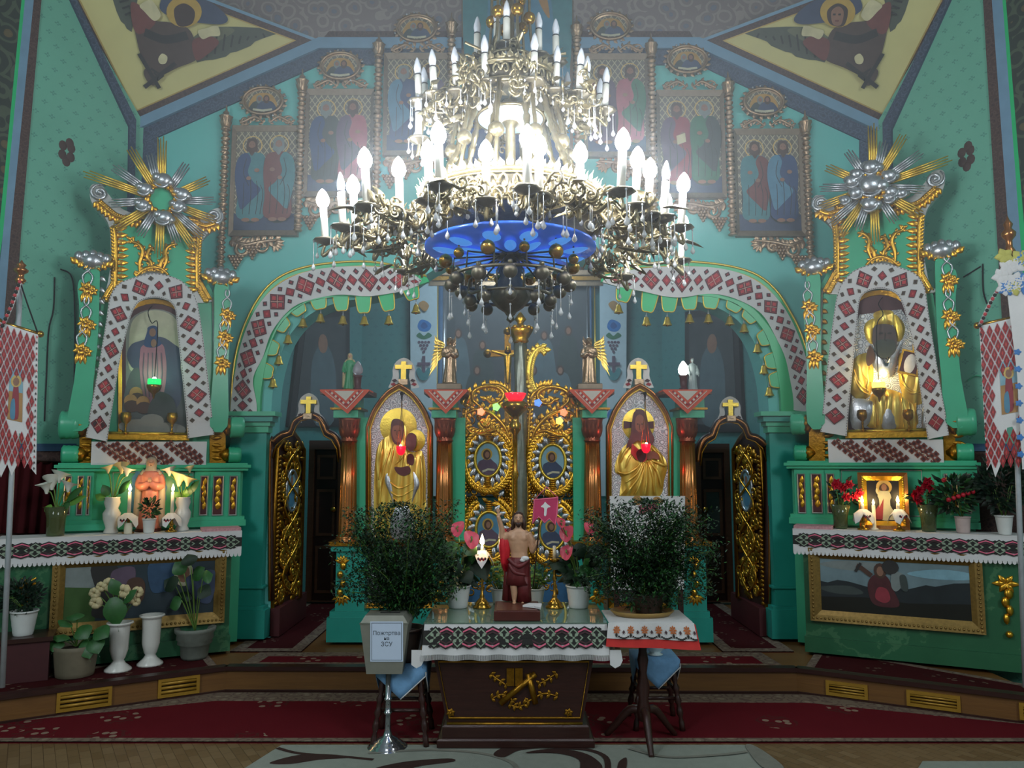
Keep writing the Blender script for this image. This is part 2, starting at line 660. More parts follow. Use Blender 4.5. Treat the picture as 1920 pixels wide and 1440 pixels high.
# ================================================================ surface materials
def wallpaper(name,base,dark,cell=0.13,size=0.05):
 t = newmat(name)
 u = t.n('ShaderNodeTexCoord').outputs['UV']
 s = t.n('ShaderNodeSeparateXYZ')
 t.put(s.inputs[0],u)
 x = t.math('DIVIDE',s.outputs[0],cell)
 y = t.math('DIVIDE',s.outputs[1],cell * 0.8)
 row = t.math('MODULO',t.math('ABSOLUTE',t.math('FLOOR',y)),2)
 x = t.math('ADD',x,t.math('MULTIPLY',row,0.5))
 fx = t.math('ABSOLUTE',t.math('SUBTRACT',t.math('FRACT',t.math('ADD',x,100)),0.5))
 fy = t.math('ABSOLUTE',t.math('SUBTRACT',t.math('FRACT',t.math('ADD',y,100)),0.5))
 arm = t.math('LESS_THAN',t.math('MINIMUM',fx,fy),0.055)
 rad = t.math('LESS_THAN',t.math('MAXIMUM',fx,fy),0.2)
 gap = t.math('GREATER_THAN',t.math('ADD',fx,fy),0.06)
 nz = t.noise(u,22,3)
 keep = t.math('GREATER_THAN',nz,0.40)
 f = t.math('MULTIPLY',t.math('MULTIPLY',arm,rad),t.math('MULTIPLY',gap,keep))
 f = t.math('MULTIPLY',f,0.5)
 wide = t.noise(u,1.6,5)
 b = lin(base)
 ground = t.mix(wide,tuple(k * 0.86 for k in b),tuple(k * 1.14 for k in b))
 grain = t.noise(u,90,2)
 ground = t.mix(t.math('MULTIPLY',grain,0.35),ground,tuple(k * 0.78 for k in b))
 t.put(t.b.inputs['Base Color'],t.mix(f,ground,lin(dark)))
 t.b.inputs['Roughness'].default_value = 0.62
 t.bump(grain,0.08)
 return t.m
def ornament(name,a,b,c,scale=9,rough=0.7,coord='UV',line=None):
 """a painted or woven all-over ornament in two or three colours"""
 t = newmat(name)
 u = t.n('ShaderNodeTexCoord').outputs[coord]
 w = t.n('ShaderNodeVectorMath',operation='ADD')
 t.put(w.inputs[0],u)
 nz = t.noise(u,scale * .7,2,0.5,1)
 sc = t.n('ShaderNodeVectorMath',operation='SCALE')
 t.put(sc.inputs[0],nz)
 sc.inputs['Scale'].default_value = 0.06
 t.put(w.inputs[1],sc.outputs[0])
 d = t.voro(w.outputs[0],scale)
 ringd = t.math('SINE',t.math('MULTIPLY',d,17))
 f1 = t.math('GREATER_THAN',ringd,0.45)
 f2 = t.math('LESS_THAN',d,0.22)
 col = t.mix(t.math('MULTIPLY',f1,0.75),lin(a),lin(b))
 col = t.mix(t.math('MULTIPLY',f2,0.8),col,lin(c))
 n2 = t.noise(u,40,3)
 col = t.mix(t.math('MULTIPLY',n2,0.35),col,lin(a))
 t.put(t.b.inputs['Base Color'],col)
 t.b.inputs['Roughness'].default_value = rough
 t.bump(n2,0.15)
 return t.m
def carpet(name,base,pat,pat2,scale=2.4,amount=0.7):
 t = newmat(name)
 u = t.n('ShaderNodeTexCoord').outputs['UV']
 n1 = t.noise(u,scale * 1.6,2,0.5)
 d = t.voro(u,scale,dim='2D')
 e = t.voro(u,scale * 5,dim='2D')
 m1 = t.math('LESS_THAN',t.math('ADD',d,t.math('MULTIPLY',t.noise(u,9,2),.25)),0.36)
 m2 = t.math('GREATER_THAN',t.math('SINE',t.math('MULTIPLY',e,14)),0.2)
 m = t.math('MULTIPLY',t.math('MULTIPLY',m1,m2),amount)
 fib = t.noise(u,260,2)
 g = t.mix(t.math('MULTIPLY',n1,0.5),lin(base),tuple(k * .55 for k in lin(base)))
 g = t.mix(m,g,t.mix(t.math('GREATER_THAN',e,.3),lin(pat),lin(pat2)))
 g = t.mix(t.math('MULTIPLY',fib,0.45),g,tuple(k * .35 for k in lin(base)))
 t.put(t.b.inputs['Base Color'],g)
 t.b.inputs['Roughness'].default_value = 0.95
 t.b.inputs['Specular IOR Level'].default_value = 0.1
 t.bump(fib,0.35)
 return t.m
def wood(name,a,b,rough=0.45,sx=2,sy=22,coord='Object'):
 t = newmat(name)
 v = t.coord(coord,(sx,sx,sy) if coord == 'Object' else (sx,sy,1))
 n = t.noise(v,3.0,5,0.6)
 t.put(t.b.inputs['Base Color'],t.mix(n,lin(a),lin(b)))
 t.b.inputs['Roughness'].default_value = rough
 t.bump(n,0.1)
 return t.m
def parquet():
 t = newmat('parquet_wood')
 u = t.n('ShaderNodeTexCoord').outputs['UV']
 br = t.n('ShaderNodeTexBrick')
 mp = t.n('ShaderNodeMapping')
 mp.inputs['Rotation'].default_value = (0,0,math.radians(58))
 t.put(mp.inputs[0],u)
 t.put(br.inputs['Vector'],mp.outputs[0])
 br.inputs['Scale'].default_value = 4.2
 br.inputs['Mortar Size'].default_value = 0.006
 br.inputs['Color1'].default_value = lin('#6a5234') + (1,)
 br.inputs['Color2'].default_value = lin('#80694a') + (1,)
 br.inputs['Mortar'].default_value = lin('#2c1c10') + (1,)
 n = t.noise(t.coord('UV',(3,30,1)),3,4)
 t.put(t.b.inputs['Base Color'],t.mix(t.math('MULTIPLY',n,.5),br.outputs[0],lin('#5a4024')))
 t.b.inputs['Roughness'].default_value = 0.42
 return t.m
def marble(name,a,b,c):
 t = newmat(name)
 v = t.coord('Object')
 n = t.noise(v,3.5,6,0.65)
 ve = t.math('ABSOLUTE',t.math('SUBTRACT',t.noise(v,2.2,8,0.6),0.5))
 vein = t.math('LESS_THAN',ve,0.018)
 t.put(t.b.inputs['Base Color'],t.mix(t.math('MULTIPLY',vein,.22),t.mix(n,lin(a),lin(b)),lin(c)))
 t.b.inputs['Roughness'].default_value = 0.35
 return t.m
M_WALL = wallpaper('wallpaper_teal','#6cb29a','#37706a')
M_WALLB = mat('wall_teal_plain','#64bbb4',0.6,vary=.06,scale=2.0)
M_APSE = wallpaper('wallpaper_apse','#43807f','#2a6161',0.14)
M_BLUE = mat('stripe_blue','#6f93ad',0.6,vary=.1,scale=6)
M_BLUED = mat('stripe_dark_blue','#3d5a78',0.6,vary=.15,scale=10)
M_BROWN = ornament('band_brown','#4a3632','#5f4a44','#2c2326',22)
M_DORN = ornament('band_dark_ornament','#2c352e','#54604c','#6b5a3c',6)
M_NAVYB = ornament('band_navy_ornament','#38465c','#56657a','#2a3040',20)
M_OLIVE = mat('ceiling_olive','#c8c082',0.7,vary=.08,scale=3)
M_CEIL = ornament('ceiling_dark_ornament','#776d6c','#958c86','#56677c',7)
M_MAROON = mat('maroon_paint','#4a161a',0.5)
M_TRIMG = mat('pale_gold_line','#b59c55',0.45,.3)
M_GREEN = mat('altar_green','#3fae84',0.32,vary=.07,scale=5)
M_GREEND = mat('altar_green_deep','#239182',0.36,vary=.09,scale=4)
M_GREENL = mat('lambrequin_green','#26b872',0.32,vary=.06,scale=5)
M_MARB = marble('green_marble','#1f5238','#356b48','#6f9c70')
M_OAK = wood('riser_oak','#5c3c1e','#7d5628',0.45,1.2,24)
M_DWOOD = wood('dark_wood','#241210','#3c2019',0.35)
M_BWOOD = wood('brown_wood','#4a2a1c','#6e4530',0.4)
M_CARPET = carpet('red_carpet','#681620','#a89a84','#4e2a26',1.9)
M_CARPETB = ornament('carpet_border','#6e5e4e','#4a302c','#8a7e6a',12,0.95)
M_CARPETD = carpet('dark_carpet','#451417','#7c6c5a','#3a1c1a',3.2)
# ================================================================ end wall with the chancel arch
mb = MB()
arch = [(507,1230),(507,800),(513,720),(530,655),(556,612),(592,583),(640,566),(700,556),(760,540),(815,505),(880,478),(970,466)]
arch = arch[:1] + cr(arch[1:],3)
archr = [(1950 - x,y) for x,y in arch][::-1]
zb = (0,0.0)
outl = WB.ps([(247,232),(600,75),(1310,75),(1663,238)])
aw = WB.ps(arch + archr[1:])
poly = [(outl[0][0],0.0)] + outl + [(outl[3][0],0.0)] + [(aw[-1][0],0.0)] + aw[::-1][1:-1] + [(aw[0][0],0.0)]
mb.prism(WB,poly,-0.28,0.0,M_WALLB)
WBOBJ = struct(mb.build('wall_back'))
# painted bands along the top edge of the end wall (raised mouldings)
edge_px = [(247,232),(600,75),(1310,75),(1663,238)]
def band(pl,path,off0,off1,d0,d1,m,name,close_dir=1):
 """a moulding following a path in picture rows, off0..off1 px below it"""
 mbx = MB()
 A = [(x,y + off0) for x,y in path]
 B = [(x,y + off1) for x,y in path]
 mbx.prism(pl,pl.ps(A) + pl.ps(B)[::-1],d0,d1,m)
 return struct(mbx.build(name))
band(WB,[(247,232),(600,75),(1310,75),(1663,238)],0,20,0,0.05,M_BLUE,'trim_1')
band(WB,[(262,246),(600,95),(1310,95),(1648,252)],0,28,0,0.02,M_NAVYB,'trim_2')
# dark stripes down the corners of the end wall
for k,(x0,sg) in enumerate(((247,1),(1663,-1))):
 mbx = MB()
 mbx.prism(WB,WB.ps([(x0,236),(x0 + sg * 10,236),(x0 + sg * 12,700),(x0 + sg * 2,700)]),0,0.04,M_BLUED)
 mbx.prism(WB,WB.ps([(x0 + sg * 10,240),(x0 + sg * 52,262),(x0 + sg * 52,700),(x0 + sg * 12,700)]),0,0.015,M_NAVYB)
 struct(mbx.build('trim_3' if k == 0 else 'trim_4'))
# ================================================================ side walls
EXT = 4.6
cl,crr = WB.p(247,232),WB.p(1663,238)
A_L = WL.p(63,-129)
A_R = WR.p(1853,-129)
mb = MB()
lz = WL.p(247,232)
mb.prism(WL,[(-EXT,0),(0.02,0),(0.02,lz[1]),A_L,(-EXT,A_L[1] + .6)],-0.15,0,M_WALL)
struct(mb.build('wall_left'))
mb = MB()
rz = WR.p(1663,238)
mb.prism(WR,[(EXT,0),(-0.02,0),(-0.02,rz[1]),A_R,(EXT,A_R[1] + .6)],-0.15,0,M_WALL)
struct(mb.build('wall_right'))
def wstripe(pl,q,m,name,d=0.012):
 mbx = MB()
 mbx.prism(pl,pl.ps(q),0,d,m)
 return struct(mbx.build(name))
# painted pilaster bands on the side walls
wstripe(WL,[(66,-40),(80,-40),(38,440),(28,600),(-30,830),(-60,830),(6,600),(18,440)],M_BROWN,'trim_5')
wstripe(WL,[(49,-40),(66,-40),(18,440),(6,600),(-30,760),(-60,760),(-12,600),(4,440)],M_BLUE,'trim_6')
wstripe(WL,[(43,-40),(49,-40),(4,440),(-40,760),(-48,760),(-4,440)],M_GREENL,'trim_7')
wstripe(WL,[(-40,-40),(43,-40),(-4,440),(-60,830),(-230,830),(-140,440)],M_DORN,'trim_8')
wstripe(WR,[(1842,-40),(1858,-40),(1905,600),(1880,600)],M_BROWN,'trim_9')
wstripe(WR,[(1858,-40),(1878,-40),(1926,600),(1905,600)],M_BLUE,'trim_10')
wstripe(WR,[(1878,-40),(1884,-40),(1936,600),(1926,600)],M_GREENL,'trim_11')
wstripe(WR,[(1884,-40),(1990,-40),(2060,600),(1936,600)],M_DORN,'trim_12')
# stripes beside the corners and along the ceiling edge
wstripe(WL,[(120,-20),(130,-20),(252,226),(248,420),(238,420),(240,238)],M_NAVYB,'trim_13',0.03)
wstripe(WR,[(1794,-20),(1784,-20),(1658,232),(1662,420),(1676,420),(1674,244)],M_NAVYB,'trim_14',0.03)
# dark dado low on the side walls
for pl,q,nm in ((WL,[(-300,832),(140,832),(140,846),(-300,846)],'trim_15'),(WR,[(1800,832),(2200,832),(2200,846),(1800,846)],'trim_16')):
 wstripe(pl,q,M_BLUED,nm,0.03)
for pl,x0,x1,nm in ((WL,-300,170,'baseboard_left'),(WR,1770,2200,'baseboard_right')):
 mbx = MB()
 q = pl.ps([(x0,846),(x1,846)])
 mbx.prism(pl,[(q[0][0],0.2),(q[1][0],0.2),(q[1][0],q[1][1]),(q[0][0],q[0][1])],0,0.02,M_BROWN)
 struct(mbx.build(nm))
for pl,name,pts in ((WL,'wall_flower_stencil',(125,288)),(WR,'wall_flower_stencil',(1812,297))):
 mbx = MB()
 a,b = pl.p(*pts)
 for dx,dz in ((-.035,.06),(.035,.06),(-.035,-.02),(.035,-.02),(.0,-.07),(.02,.1)):
  mbx.puff(pl,ell(a + dx,b + dz,.036,.045,10),0.001,0.006,M_BROWN,2)
 tag(mbx.build(name),'brown clover stencil on the teal wall %s' % ('over the hanging cracks by the striped band' if pl is WL else 'beside the bishop altar sunburst'),'wall decoration')
# ================================================================ ceiling facets with painted angels
Cl,Cr = WB.w(*cl),WB.w(*crr)
Bl,Br = WB.w(*WB.p(600,75)),WB.w(*WB.p(1310,75))
Al,Ar = WL.w(*A_L),WR.w(*A_R)
class Tri(Flat):
 def __init__(self,o,a,b):
  u = (a - o)
  v = (b - o)
  n = u.cross(v).normalized()
  uu = u.normalized()
  super().__init__(o,uu,n.cross(uu))
  if self.n.dot(CAMP - self.o) < 0:
   self.n = -self.n
 def p(self,px,py,d=0.0):
  r = ray(px,py)
  t = (self.o + self.n * d - CAMP).dot(self.n) / r.dot(self.n)
  q = CAMP + r * t - self.o
  return (q.dot(self.u),q.dot(self.v))
TL,TR = Tri(Cl,Bl,Al),Tri(Cr,Br,Ar)
TC = Flat(Bl,(1,0,0),(0,-.13,1))
if TC.n.y > 0:
 TC.n = -TC.n
def _tcp(px,py,d=0.0):
 return Tri.p(TC,px,py,d)
TC.p = _tcp
def on(pl,w):
 q = w - pl.o
 return (q.dot(pl.u),q.dot(pl.v))
for pl,tri,nm in ((TL,(Cl,Bl,Al),'ceiling_left'),(TR,(Cr,Br,Ar),'ceiling_right'),(TC,(Bl,Br,Br + Vector((2.2,-.065,.5)),Br + Vector((2.2,-.26,2.0)),Bl + Vector((-2.2,-.26,2.0)),Bl + Vector((-2.2,-.065,.5))),'ceiling_center')):
 mbx = MB()
 mbx.prism(pl,[on(pl,w) for w in tri],-0.05,0,M_OLIVE if pl is not TC else M_CEIL)
 struct(mbx.build(nm))
def tri_band(pl,tri,s0,s1,m,nm,d):
 q = [Vector(on(pl,w)) for w in tri]
 c = sum(q,Vector((0,0))) / 3
 # inset by distance from the incentre
 a,b,e = (q[1] - q[2]).length,(q[0] - q[2]).length,(q[0] - q[1]).length
 inc = (q[0] * a + q[1] * b + q[2] * e) / (a + b + e)
 o = [tuple(inc + (p - inc) * s0) for p in q]
 i = [tuple(inc + (p - inc) * s1) for p in q]
 mbx = MB()
 mbx.frame(pl,o,i,0,d,m)
 struct(mbx.build(nm))
for pl,tri,k in ((TL,(Cl,Bl,Al),17),(TR,(Cr,Br,Ar),20)):
 tri_band(pl,tri,1.0,0.95,M_BLUE,'trim_%d' % k,0.03)
 tri_band(pl,tri,0.95,0.85,M_BROWN,'trim_%d' % (k + 1),0.02)
 tri_band(pl,tri,0.85,0.83,M_TRIMG,'trim_%d' % (k + 2),0.012)
wst = MB()
wst.prism(TC,[TC.p(*q) for q in ((618,60),(1292,60),(1300,74),(606,74))],0,0.02,M_BROWN)
struct(wst.build('trim_23'))
# painted angels on the facets
PC = {k: mat('paint_' + k,c,0.65,vary=.14,scale=14) for k,c in dict(
 wing='#4c5246',wing2='#666a52',robe='#4c3c36',red='#6e3a34',skin='#8a6450',hair='#3c2a24',gold='#b3923f',navy='#3a4660',cream='#c6bd95',
 dark='#2a2826',blue='#4a7f9a',teal='#3d7a80',green='#2f6a4c',crimson='#8c2f3a',ochre='#a67c46',white='#d8d6cc',grey='#77807e',brown='#4a3226',
 rose='#a05560',pale='#b8b49a',dgrey='#39423f',sky='#7da6b4',dblue='#27406a',lgold='#c8a860',olive='#54552c',mauve='#5b4a5c').items()}
def painted_angel(pl,mir,nm,label):
 f = (lambda q: [pl.p(1916 - x,y) for x,y in q]) if mir else (lambda q: [pl.p(x,y) for x,y in q])
 P = Paint(pl,0.004,0.0012)
 P.poly(f([(205,-50),(212,0),(219,22),(227,40),(234,46),(238,54),(247,60),(252,30),(262,-20),(262,-50)]),PC['wing'])
 P.poly(f([(372,62),(400,50),(443,50),(500,53),(530,57),(526,61),(493,72),(478,78),(470,86),(443,97),(432,99),(424,106),(400,112),(385,113),(370,117),(350,84)]),PC['wing'])
 P.blob(f([(362,72),(385,58),(415,50),(440,58),(400,82),(375,94)]),PC['wing2'])
 for k in range(8):
  P.line(f([(392 + 15 * k,62 + 1.2 * k),(388 + 15 * k,108 - 6.5 * k)]),.016,PC['dark'])
 for k in range(5):
  P.line(f([(215 + 5 * k,-20 + 12 * k),(238 + 2 * k,-25 + 12 * k)]),.016,PC['dark'])
 P.blob(f([(318,-20),(353,-13),(400,7),(427,33),(417,45),(377,43),(330,35),(300,15)]),PC['navy'])
 P.blob(f([(268,20),(253,40),(257,73),(267,110),(280,140),(291,147),(333,127),(370,110),(367,80),(353,53),(320,42),(290,38)]),PC['robe'])
 P.blob(f([(247,5),(250,48),(262,64),(285,52),(292,36),(270,15)]),PC['red'])
 P.blob(f([(362,76),(394,68),(411,80),(388,103),(368,112)]),PC['red'])
 P.line(f(cr([(272,60),(310,74),(352,66)],5)),.07,PC['dark'])
 P.blob(f([(263,10),(283,0),(296,14),(302,30),(290,39),(272,22)]),PC['cream'])
 P.blob(f([(372,58),(390,52),(408,48),(413,66),(395,68),(380,73)]),PC['cream'])
 P.poly(f([(x,y) for x,y in ell(346,22,33,29,24)]),PC['gold'])
 P.blob(f([(327,20),(338,8),(352,8),(366,22),(360,45),(335,48)]),PC['hair'])
 if mir:
  P.blob(f([(335,22),(345,12),(358,22),(355,45),(340,46)]),PC['skin'])
  P.line(f([(340,27),(345,27)]),.015,PC['dark'])
  P.line(f([(350,27),(355,27)]),.015,PC['dark'])
  P.line(f([(344,39),(351,39)]),.015,PC['red'])
 for q in ([(272,130),(300,118),(320,125),(300,145),(290,160),(276,150)],):
  P.blob(f(q),PC['robe'])
 P.line(f([(262,100),(300,165)]),.035,PC['dark'])
 P.line(f([(330,118),(272,163)]),.035,PC['dark'])
 for k in range(3):
  P.line(f([(284 + 6 * k,128 + 7 * k),(300 - 2 * k,138 + 6 * k),(318 - 5 * k,126 + 7 * k)]),.02,PC['dark'])
 P.blob(f([(298,110),(305,100),(315,106),(312,118),(302,119)]),PC['cream'])
 o = P.build(nm)
 return tag(o,label,'painting')
painted_angel(TL,False,'painted_seraph','painted dark winged angel, face turned away, on the olive ceiling facet above the Virgin altar')
painted_angel(TR,True,'painted_seraph','painted winged angel with a pale face on the olive ceiling facet above the bishop altar')
# ================================================================ floor, step, carpets
mb = MB()
mb.prism(GROUND,[(-7,-2.5),(7,-2.5),(7,13),(-7,13)],-0.1,0,parquet())
struct(mb.build('floor'))
L1,R1 = at_z(425,1247,STEP_Z),at_z(1493,1250,STEP_Z)
L0,R0 = at_z(0,1301,STEP_Z),at_z(1920,1301,STEP_Z)
L0 = L1 + (L0 - L1) * 1.14
R0 = R1 + (R0 - R1) * 1.14
front = [tuple(q[:2]) for q in (L0,L1,R1,R0)]
mb = MB()
mb.prism(TOPP,front + [(R0.x,11),(L0.x,11)],-STEP_Z,-0.03,M_OAK)
struct(mb.build('floor_platform'))
# nosing of the step
for k,(a,b) in enumerate(zip(front,front[1:])):
 a,b = Vector(a),Vector(b)
 t = (b - a).normalized()
 s = Vector((t.y,-t.x))
 mbx = MB()
 q = [a - t * .01 + s * .025,b + t * .01 + s * .025,b - s * .06,a - s * .06]
 mbx.prism(TOPP,[tuple(p) for p in q],-0.035,-0.004,M_DWOOD)
 struct(mbx.build('trim_%d' % (24 + k)))
 mbx = MB()
 q = [a + s * .015,b + s * .015,b,a]
 mbx.prism(TOPP,[tuple(p) for p in q],-STEP_Z,-STEP_Z + 0.025,M_DWOOD)
 struct(mbx.build('trim_%d' % (27 + k)))
def rug(name,pl,poly,m,border,bw,label,cat,th=0.012,lift=0.0,inner=None):
 r = thing(name,label,cat,pl.w(sum(q[0] for q in poly) / len(poly),sum(q[1] for q in poly) / len(poly),0))
 mbx = MB()
 mbx.prism(pl,poly,lift,lift + th,m)
 mbx.build('pile',r)
 if border:
  n = len(poly)
  ins = inset(poly,bw)
  mbx = MB()
  mbx.frame(pl,poly,ins,lift + th * .5,lift + th + 0.002,border)
  mbx.build('border',r)
 return r
def inset(poly,w):
 n = len(poly)
 ar = sum(poly[i][0] * poly[(i + 1) % n][1] - poly[(i + 1) % n][0] * poly[i][1] for i in range(n))
 sg = 1 if ar > 0 else -1
 out = []
 for i in range(n):
  p0,p1,p2 = Vector(poly[i - 1][:2]),Vector(poly[i][:2]),Vector(poly[(i + 1) % n][:2])
  e1,e2 = (p1 - p0).normalized(),(p2 - p1).normalized()
  n1,n2 = Vector((-e1.y,e1.x)) * sg,Vector((-e2.y,e2.x)) * sg
  b = (n1 + n2)
  k = w / max(0.2,(1 + n1.dot(n2)))
  out.append(tuple(p1 + b * k))
 return out
yf = at_z(960,1394,0).y
rug('red_floor_carpet',GROUND,[(-4.8,yf),(4.8,yf),(4.6,5.0),(R1.x + .02,R1.y - .04),(L1.x - .02,L1.y - .04),(-4.6,5.0)],M_CARPET,M_CARPETB,0.2,
 'long red patterned carpet with a beige border on the nave floor before the step','carpet')
rug('red_step_carpet',TOPP,[(L1.x + .06,L1.y + .03),(R1.x - .06,R1.y + .03),(R1.x - .1,6.45),(L1.x + .1,6.45)],M_CARPET,M_CARPETB,0.12,
 'red carpet with beige border lying on the step before the golden doors','carpet',0.012,-0.03)
for nm,P0,P1,lab in (('red_side_carpet',L0,L1,'dark red carpet strip on the step below the Virgin altar'),('red_side_carpet',R0,R1,'dark red carpet strip on the step below the bishop altar')):
 t = (P1 - P0).normalized()
 nn = Vector((-t.y,t.x,0))
 if nn.y < 0:
  nn = -nn
 q = [P0 + nn * .03,P1 - t * .05 + nn * .03,P1 - t * .05 + nn * .8,P0 + nn * .3]
 rug(nm,TOPP,[tuple(p[:2]) for p in q],M_CARPETD,M_CARPETB,0.06,lab,'carpet',0.01,-0.03)
for sg,lab in ((-1,'narrow patterned runner leading to the open carved door beside the Virgin icon'),(1,'narrow patterned runner leading to the carved door beside the Christ icon')):
 q = [(sg * 2.30,6.5),(sg * 1.72,6.5),(sg * 1.72,8.8),(sg * 2.30,8.8)]
 rug('sanctuary_runner',TOPP,q if sg > 0 else q[::-1],M_CARPETD,M_CARPETB,0.1,lab,'carpet',0.01,-0.03)
# cream rug with dark swirls, close to the viewer
rq = [tuple(at_z(x,y,0)[:2]) for x,y in ((528,1401),(1396,1401),(1560,1500),(372,1500))]
r = thing('cream_swirl_rug','cream rug with dark brown swirls lying before the draped table','rug',(0,4.3,0))
M_CREAM = mat('rug_cream','#858a80',0.95,vary=.06,bump=.3,bscale=200,spec=.1)
M_SWIRL = mat('rug_swirl','#3a2a26',0.95,vary=.1,bump=.3,bscale=200,spec=.1)
M_SWIRLT = mat('rug_taupe','#77766c',0.95,vary=.1,bump=.3,bscale=200,spec=.1)
mb = MB()
mb.prism(GROUND,rq,0,0.014,M_CREAM)
mb.build('pile',r)
g = lambda q: [tuple(at_z(x,y,0.016)[:2]) for x,y in q]
P = Paint(GROUND,0.0145,0.0006)
P.blob(g([(505,1430),(560,1415),(620,1414),(660,1420),(600,1424),(545,1432)]),M_SWIRL)
P.line(g(cr([(520,1402),(560,1412),(640,1418),(700,1424)],5)),.03,M_SWIRL)
P.blob(g([(700,1442),(760,1428),(840,1422),(850,1428),(790,1436),(740,1448)]),M_SWIRL)
P.line(g(cr([(690,1412),(800,1406),(900,1412),(960,1430),(970,1450)],5)),.03,M_SWIRLT)
P.blob(g([(925,1415),(945,1402),(1000,1396),(1030,1401),(975,1407),(945,1420)]),M_SWIRL)
P.blob(g([(985,1412),(1040,1404),(1100,1414),(1130,1440),(1090,1450),(1085,1425),(1045,1413)]),M_SWIRL)
P.line(g(cr([(1040,1403),(1100,1406),(1135,1420),(1140,1445)],5)),.035,M_SWIRL)
P.blob(g([(1158,1450),(1160,1430),(1175,1422),(1172,1450)]),M_SWIRL)
P.line(g(cr([(1180,1404),(1250,1420),(1350,1416),(1400,1410)],5)),.03,M_SWIRLT)
P.blob(g([(1398,1400),(1420,1402),(1470,1440),(1430,1440)]),M_SWIRLT)
P.build('swirls',r,'dark brown swirl pattern')
tag(rug('cream_mat',GROUND,[tuple(at_z(x,y,0)[:2]) for x,y in ((1730,1431),(2000,1431),(2060,1480),(1700,1480))],M_CREAM,None,0,
  'corner of a second pale rug on the parquet by the frame edge','rug',0.012),'corner of a second pale rug on the bare parquet','rug')
# ================================================================ brass vents in the risers
def vent(P0,P1,x0,y0,x1,y1,lab):
 t = (P1 - P0).normalized()
 ang = atan2(t.y,t.x)
 pl = Plane(P0.x,P0.y,ang)
 a0,b1 = pl.p(x0,y0,.01)
 a1,b0 = pl.p(x1,y1,.01)
 b0,b1 = sorted((max(b0,.03),min(max(b1,.1),.162)))
 a0,a1 = sorted((a0,a1))
 r = thing('floor_vent',lab,'vent',pl.w((a0 + a1) / 2,b0,0),'brass vents in the wooden step')
 mbx = MB()
 w = .022
 mbx.frame(pl,[(a0,b0),(a1,b0),(a1,b1),(a0,b1)],[(a0 + w,b0 + w),(a1 - w,b0 + w),(a1 - w,b1 - w),(a0 + w,b1 - w)],0,0.018,M_VENT)
 mbx.build('frame',r)
 mbx = MB()
 mbx.pbox(pl,a0 + w,a1 - w,b0 + w,b1 - w,0,.002,M_BLACK)
 mbx.build('backing',r)
 for k in range(3):
  z = b0 + w + (b1 - b0 - 2 * w) * (k + .5) / 3
  h = (b1 - b0 - 2 * w) * .13
  mbx = MB()
  mbx.tube([pl.w(a0 + w,z,.01),pl.w(a1 - w,z,.01)],h,M_VENT,6)
  mbx.build('slat',r)
M_VENT = mat('vent_brass','#a8802c',0.4,.35)
M_BLACK = mat('black_gap','#0a0808',0.9)
vent(L0,L1,107,1297,208,1337,'brass louvred vent in the step under the white urn vases')
vent(L0,L1,297,1273,373,1312,'brass louvred vent in the step beside the centre step, Virgin altar side')
vent(R1,R0,1548,1275,1628,1318,'brass louvred vent in the step beside the centre step, bishop altar side')
vent(R1,R0,1699,1293,1802,1338,'brass louvred vent in the step under the landscape painting end')
vent(R1,R0,1910,1317,2010,1362,'brass louvred vent in the step cut by the photo edge')
# ================================================================ metals, textiles shared by the furniture
M_GOLD = mat('gold_leaf','#d9a437',0.30,.92,vary=.16,scale=30,bump=.25,bscale=45)
M_GOLDP = mat('gold_pale','#e2c04e',0.34,.8,vary=.12,scale=25,bump=.2,bscale=70)
M_GOLDD = mat('gold_dark','#9c7022',0.36,.9,vary=.25,scale=30,bump=.3,bscale=50)
M_BRONZE = mat('bronze_gilt','#a58a6e',0.28,.7,vary=.2,scale=24,bump=.25,bscale=60)
M_BRONZED = mat('bronze_dull','#7c6d5a',0.45,.5,vary=.2,scale=20)
M_SILVER = mat('silver_leaf','#b9bcc0',0.32,.85,vary=.15,scale=22,bump=.2,bscale=60)
M_COPPER = mat('copper_bronze','#b87a48',0.27,.88,vary=.1,scale=20)
M_BRASS = mat('brass','#b58b3a',0.25,.9,vary=.1)
M_LINEN = mat('linen_white','#d4d3d2',0.85,vary=.04,scale=8,bump=.18,bscale=300,spec=.2)
M_EMBD = mat('thread_dark','#4a3438',0.9,vary=.2,scale=120)
M_EMBR = mat('thread_red','#9c3038',0.9,vary=.25,scale=140)
M_EMBO = mat('thread_bright_red','#c04448',0.9,vary=.2,scale=140)
M_EMBG = mat('thread_olive','#5a5040',0.9,vary=.25,scale=140)
M_EMBW = mat('thread_pale','#c9b5a2',0.9,vary=.1)
M_PINK = mat('thread_pink','#dd6a86',0.9,vary=.15,scale=100)
M_BLACKT = mat('thread_black','#2b2a28',0.9,vary=.25,scale=140)
M_GREENT = mat('thread_green','#8fa08a',0.9,vary=.2,scale=140)
M_ORANGE = mat('thread_orange','#d05a40',0.9,vary=.12,scale=100)
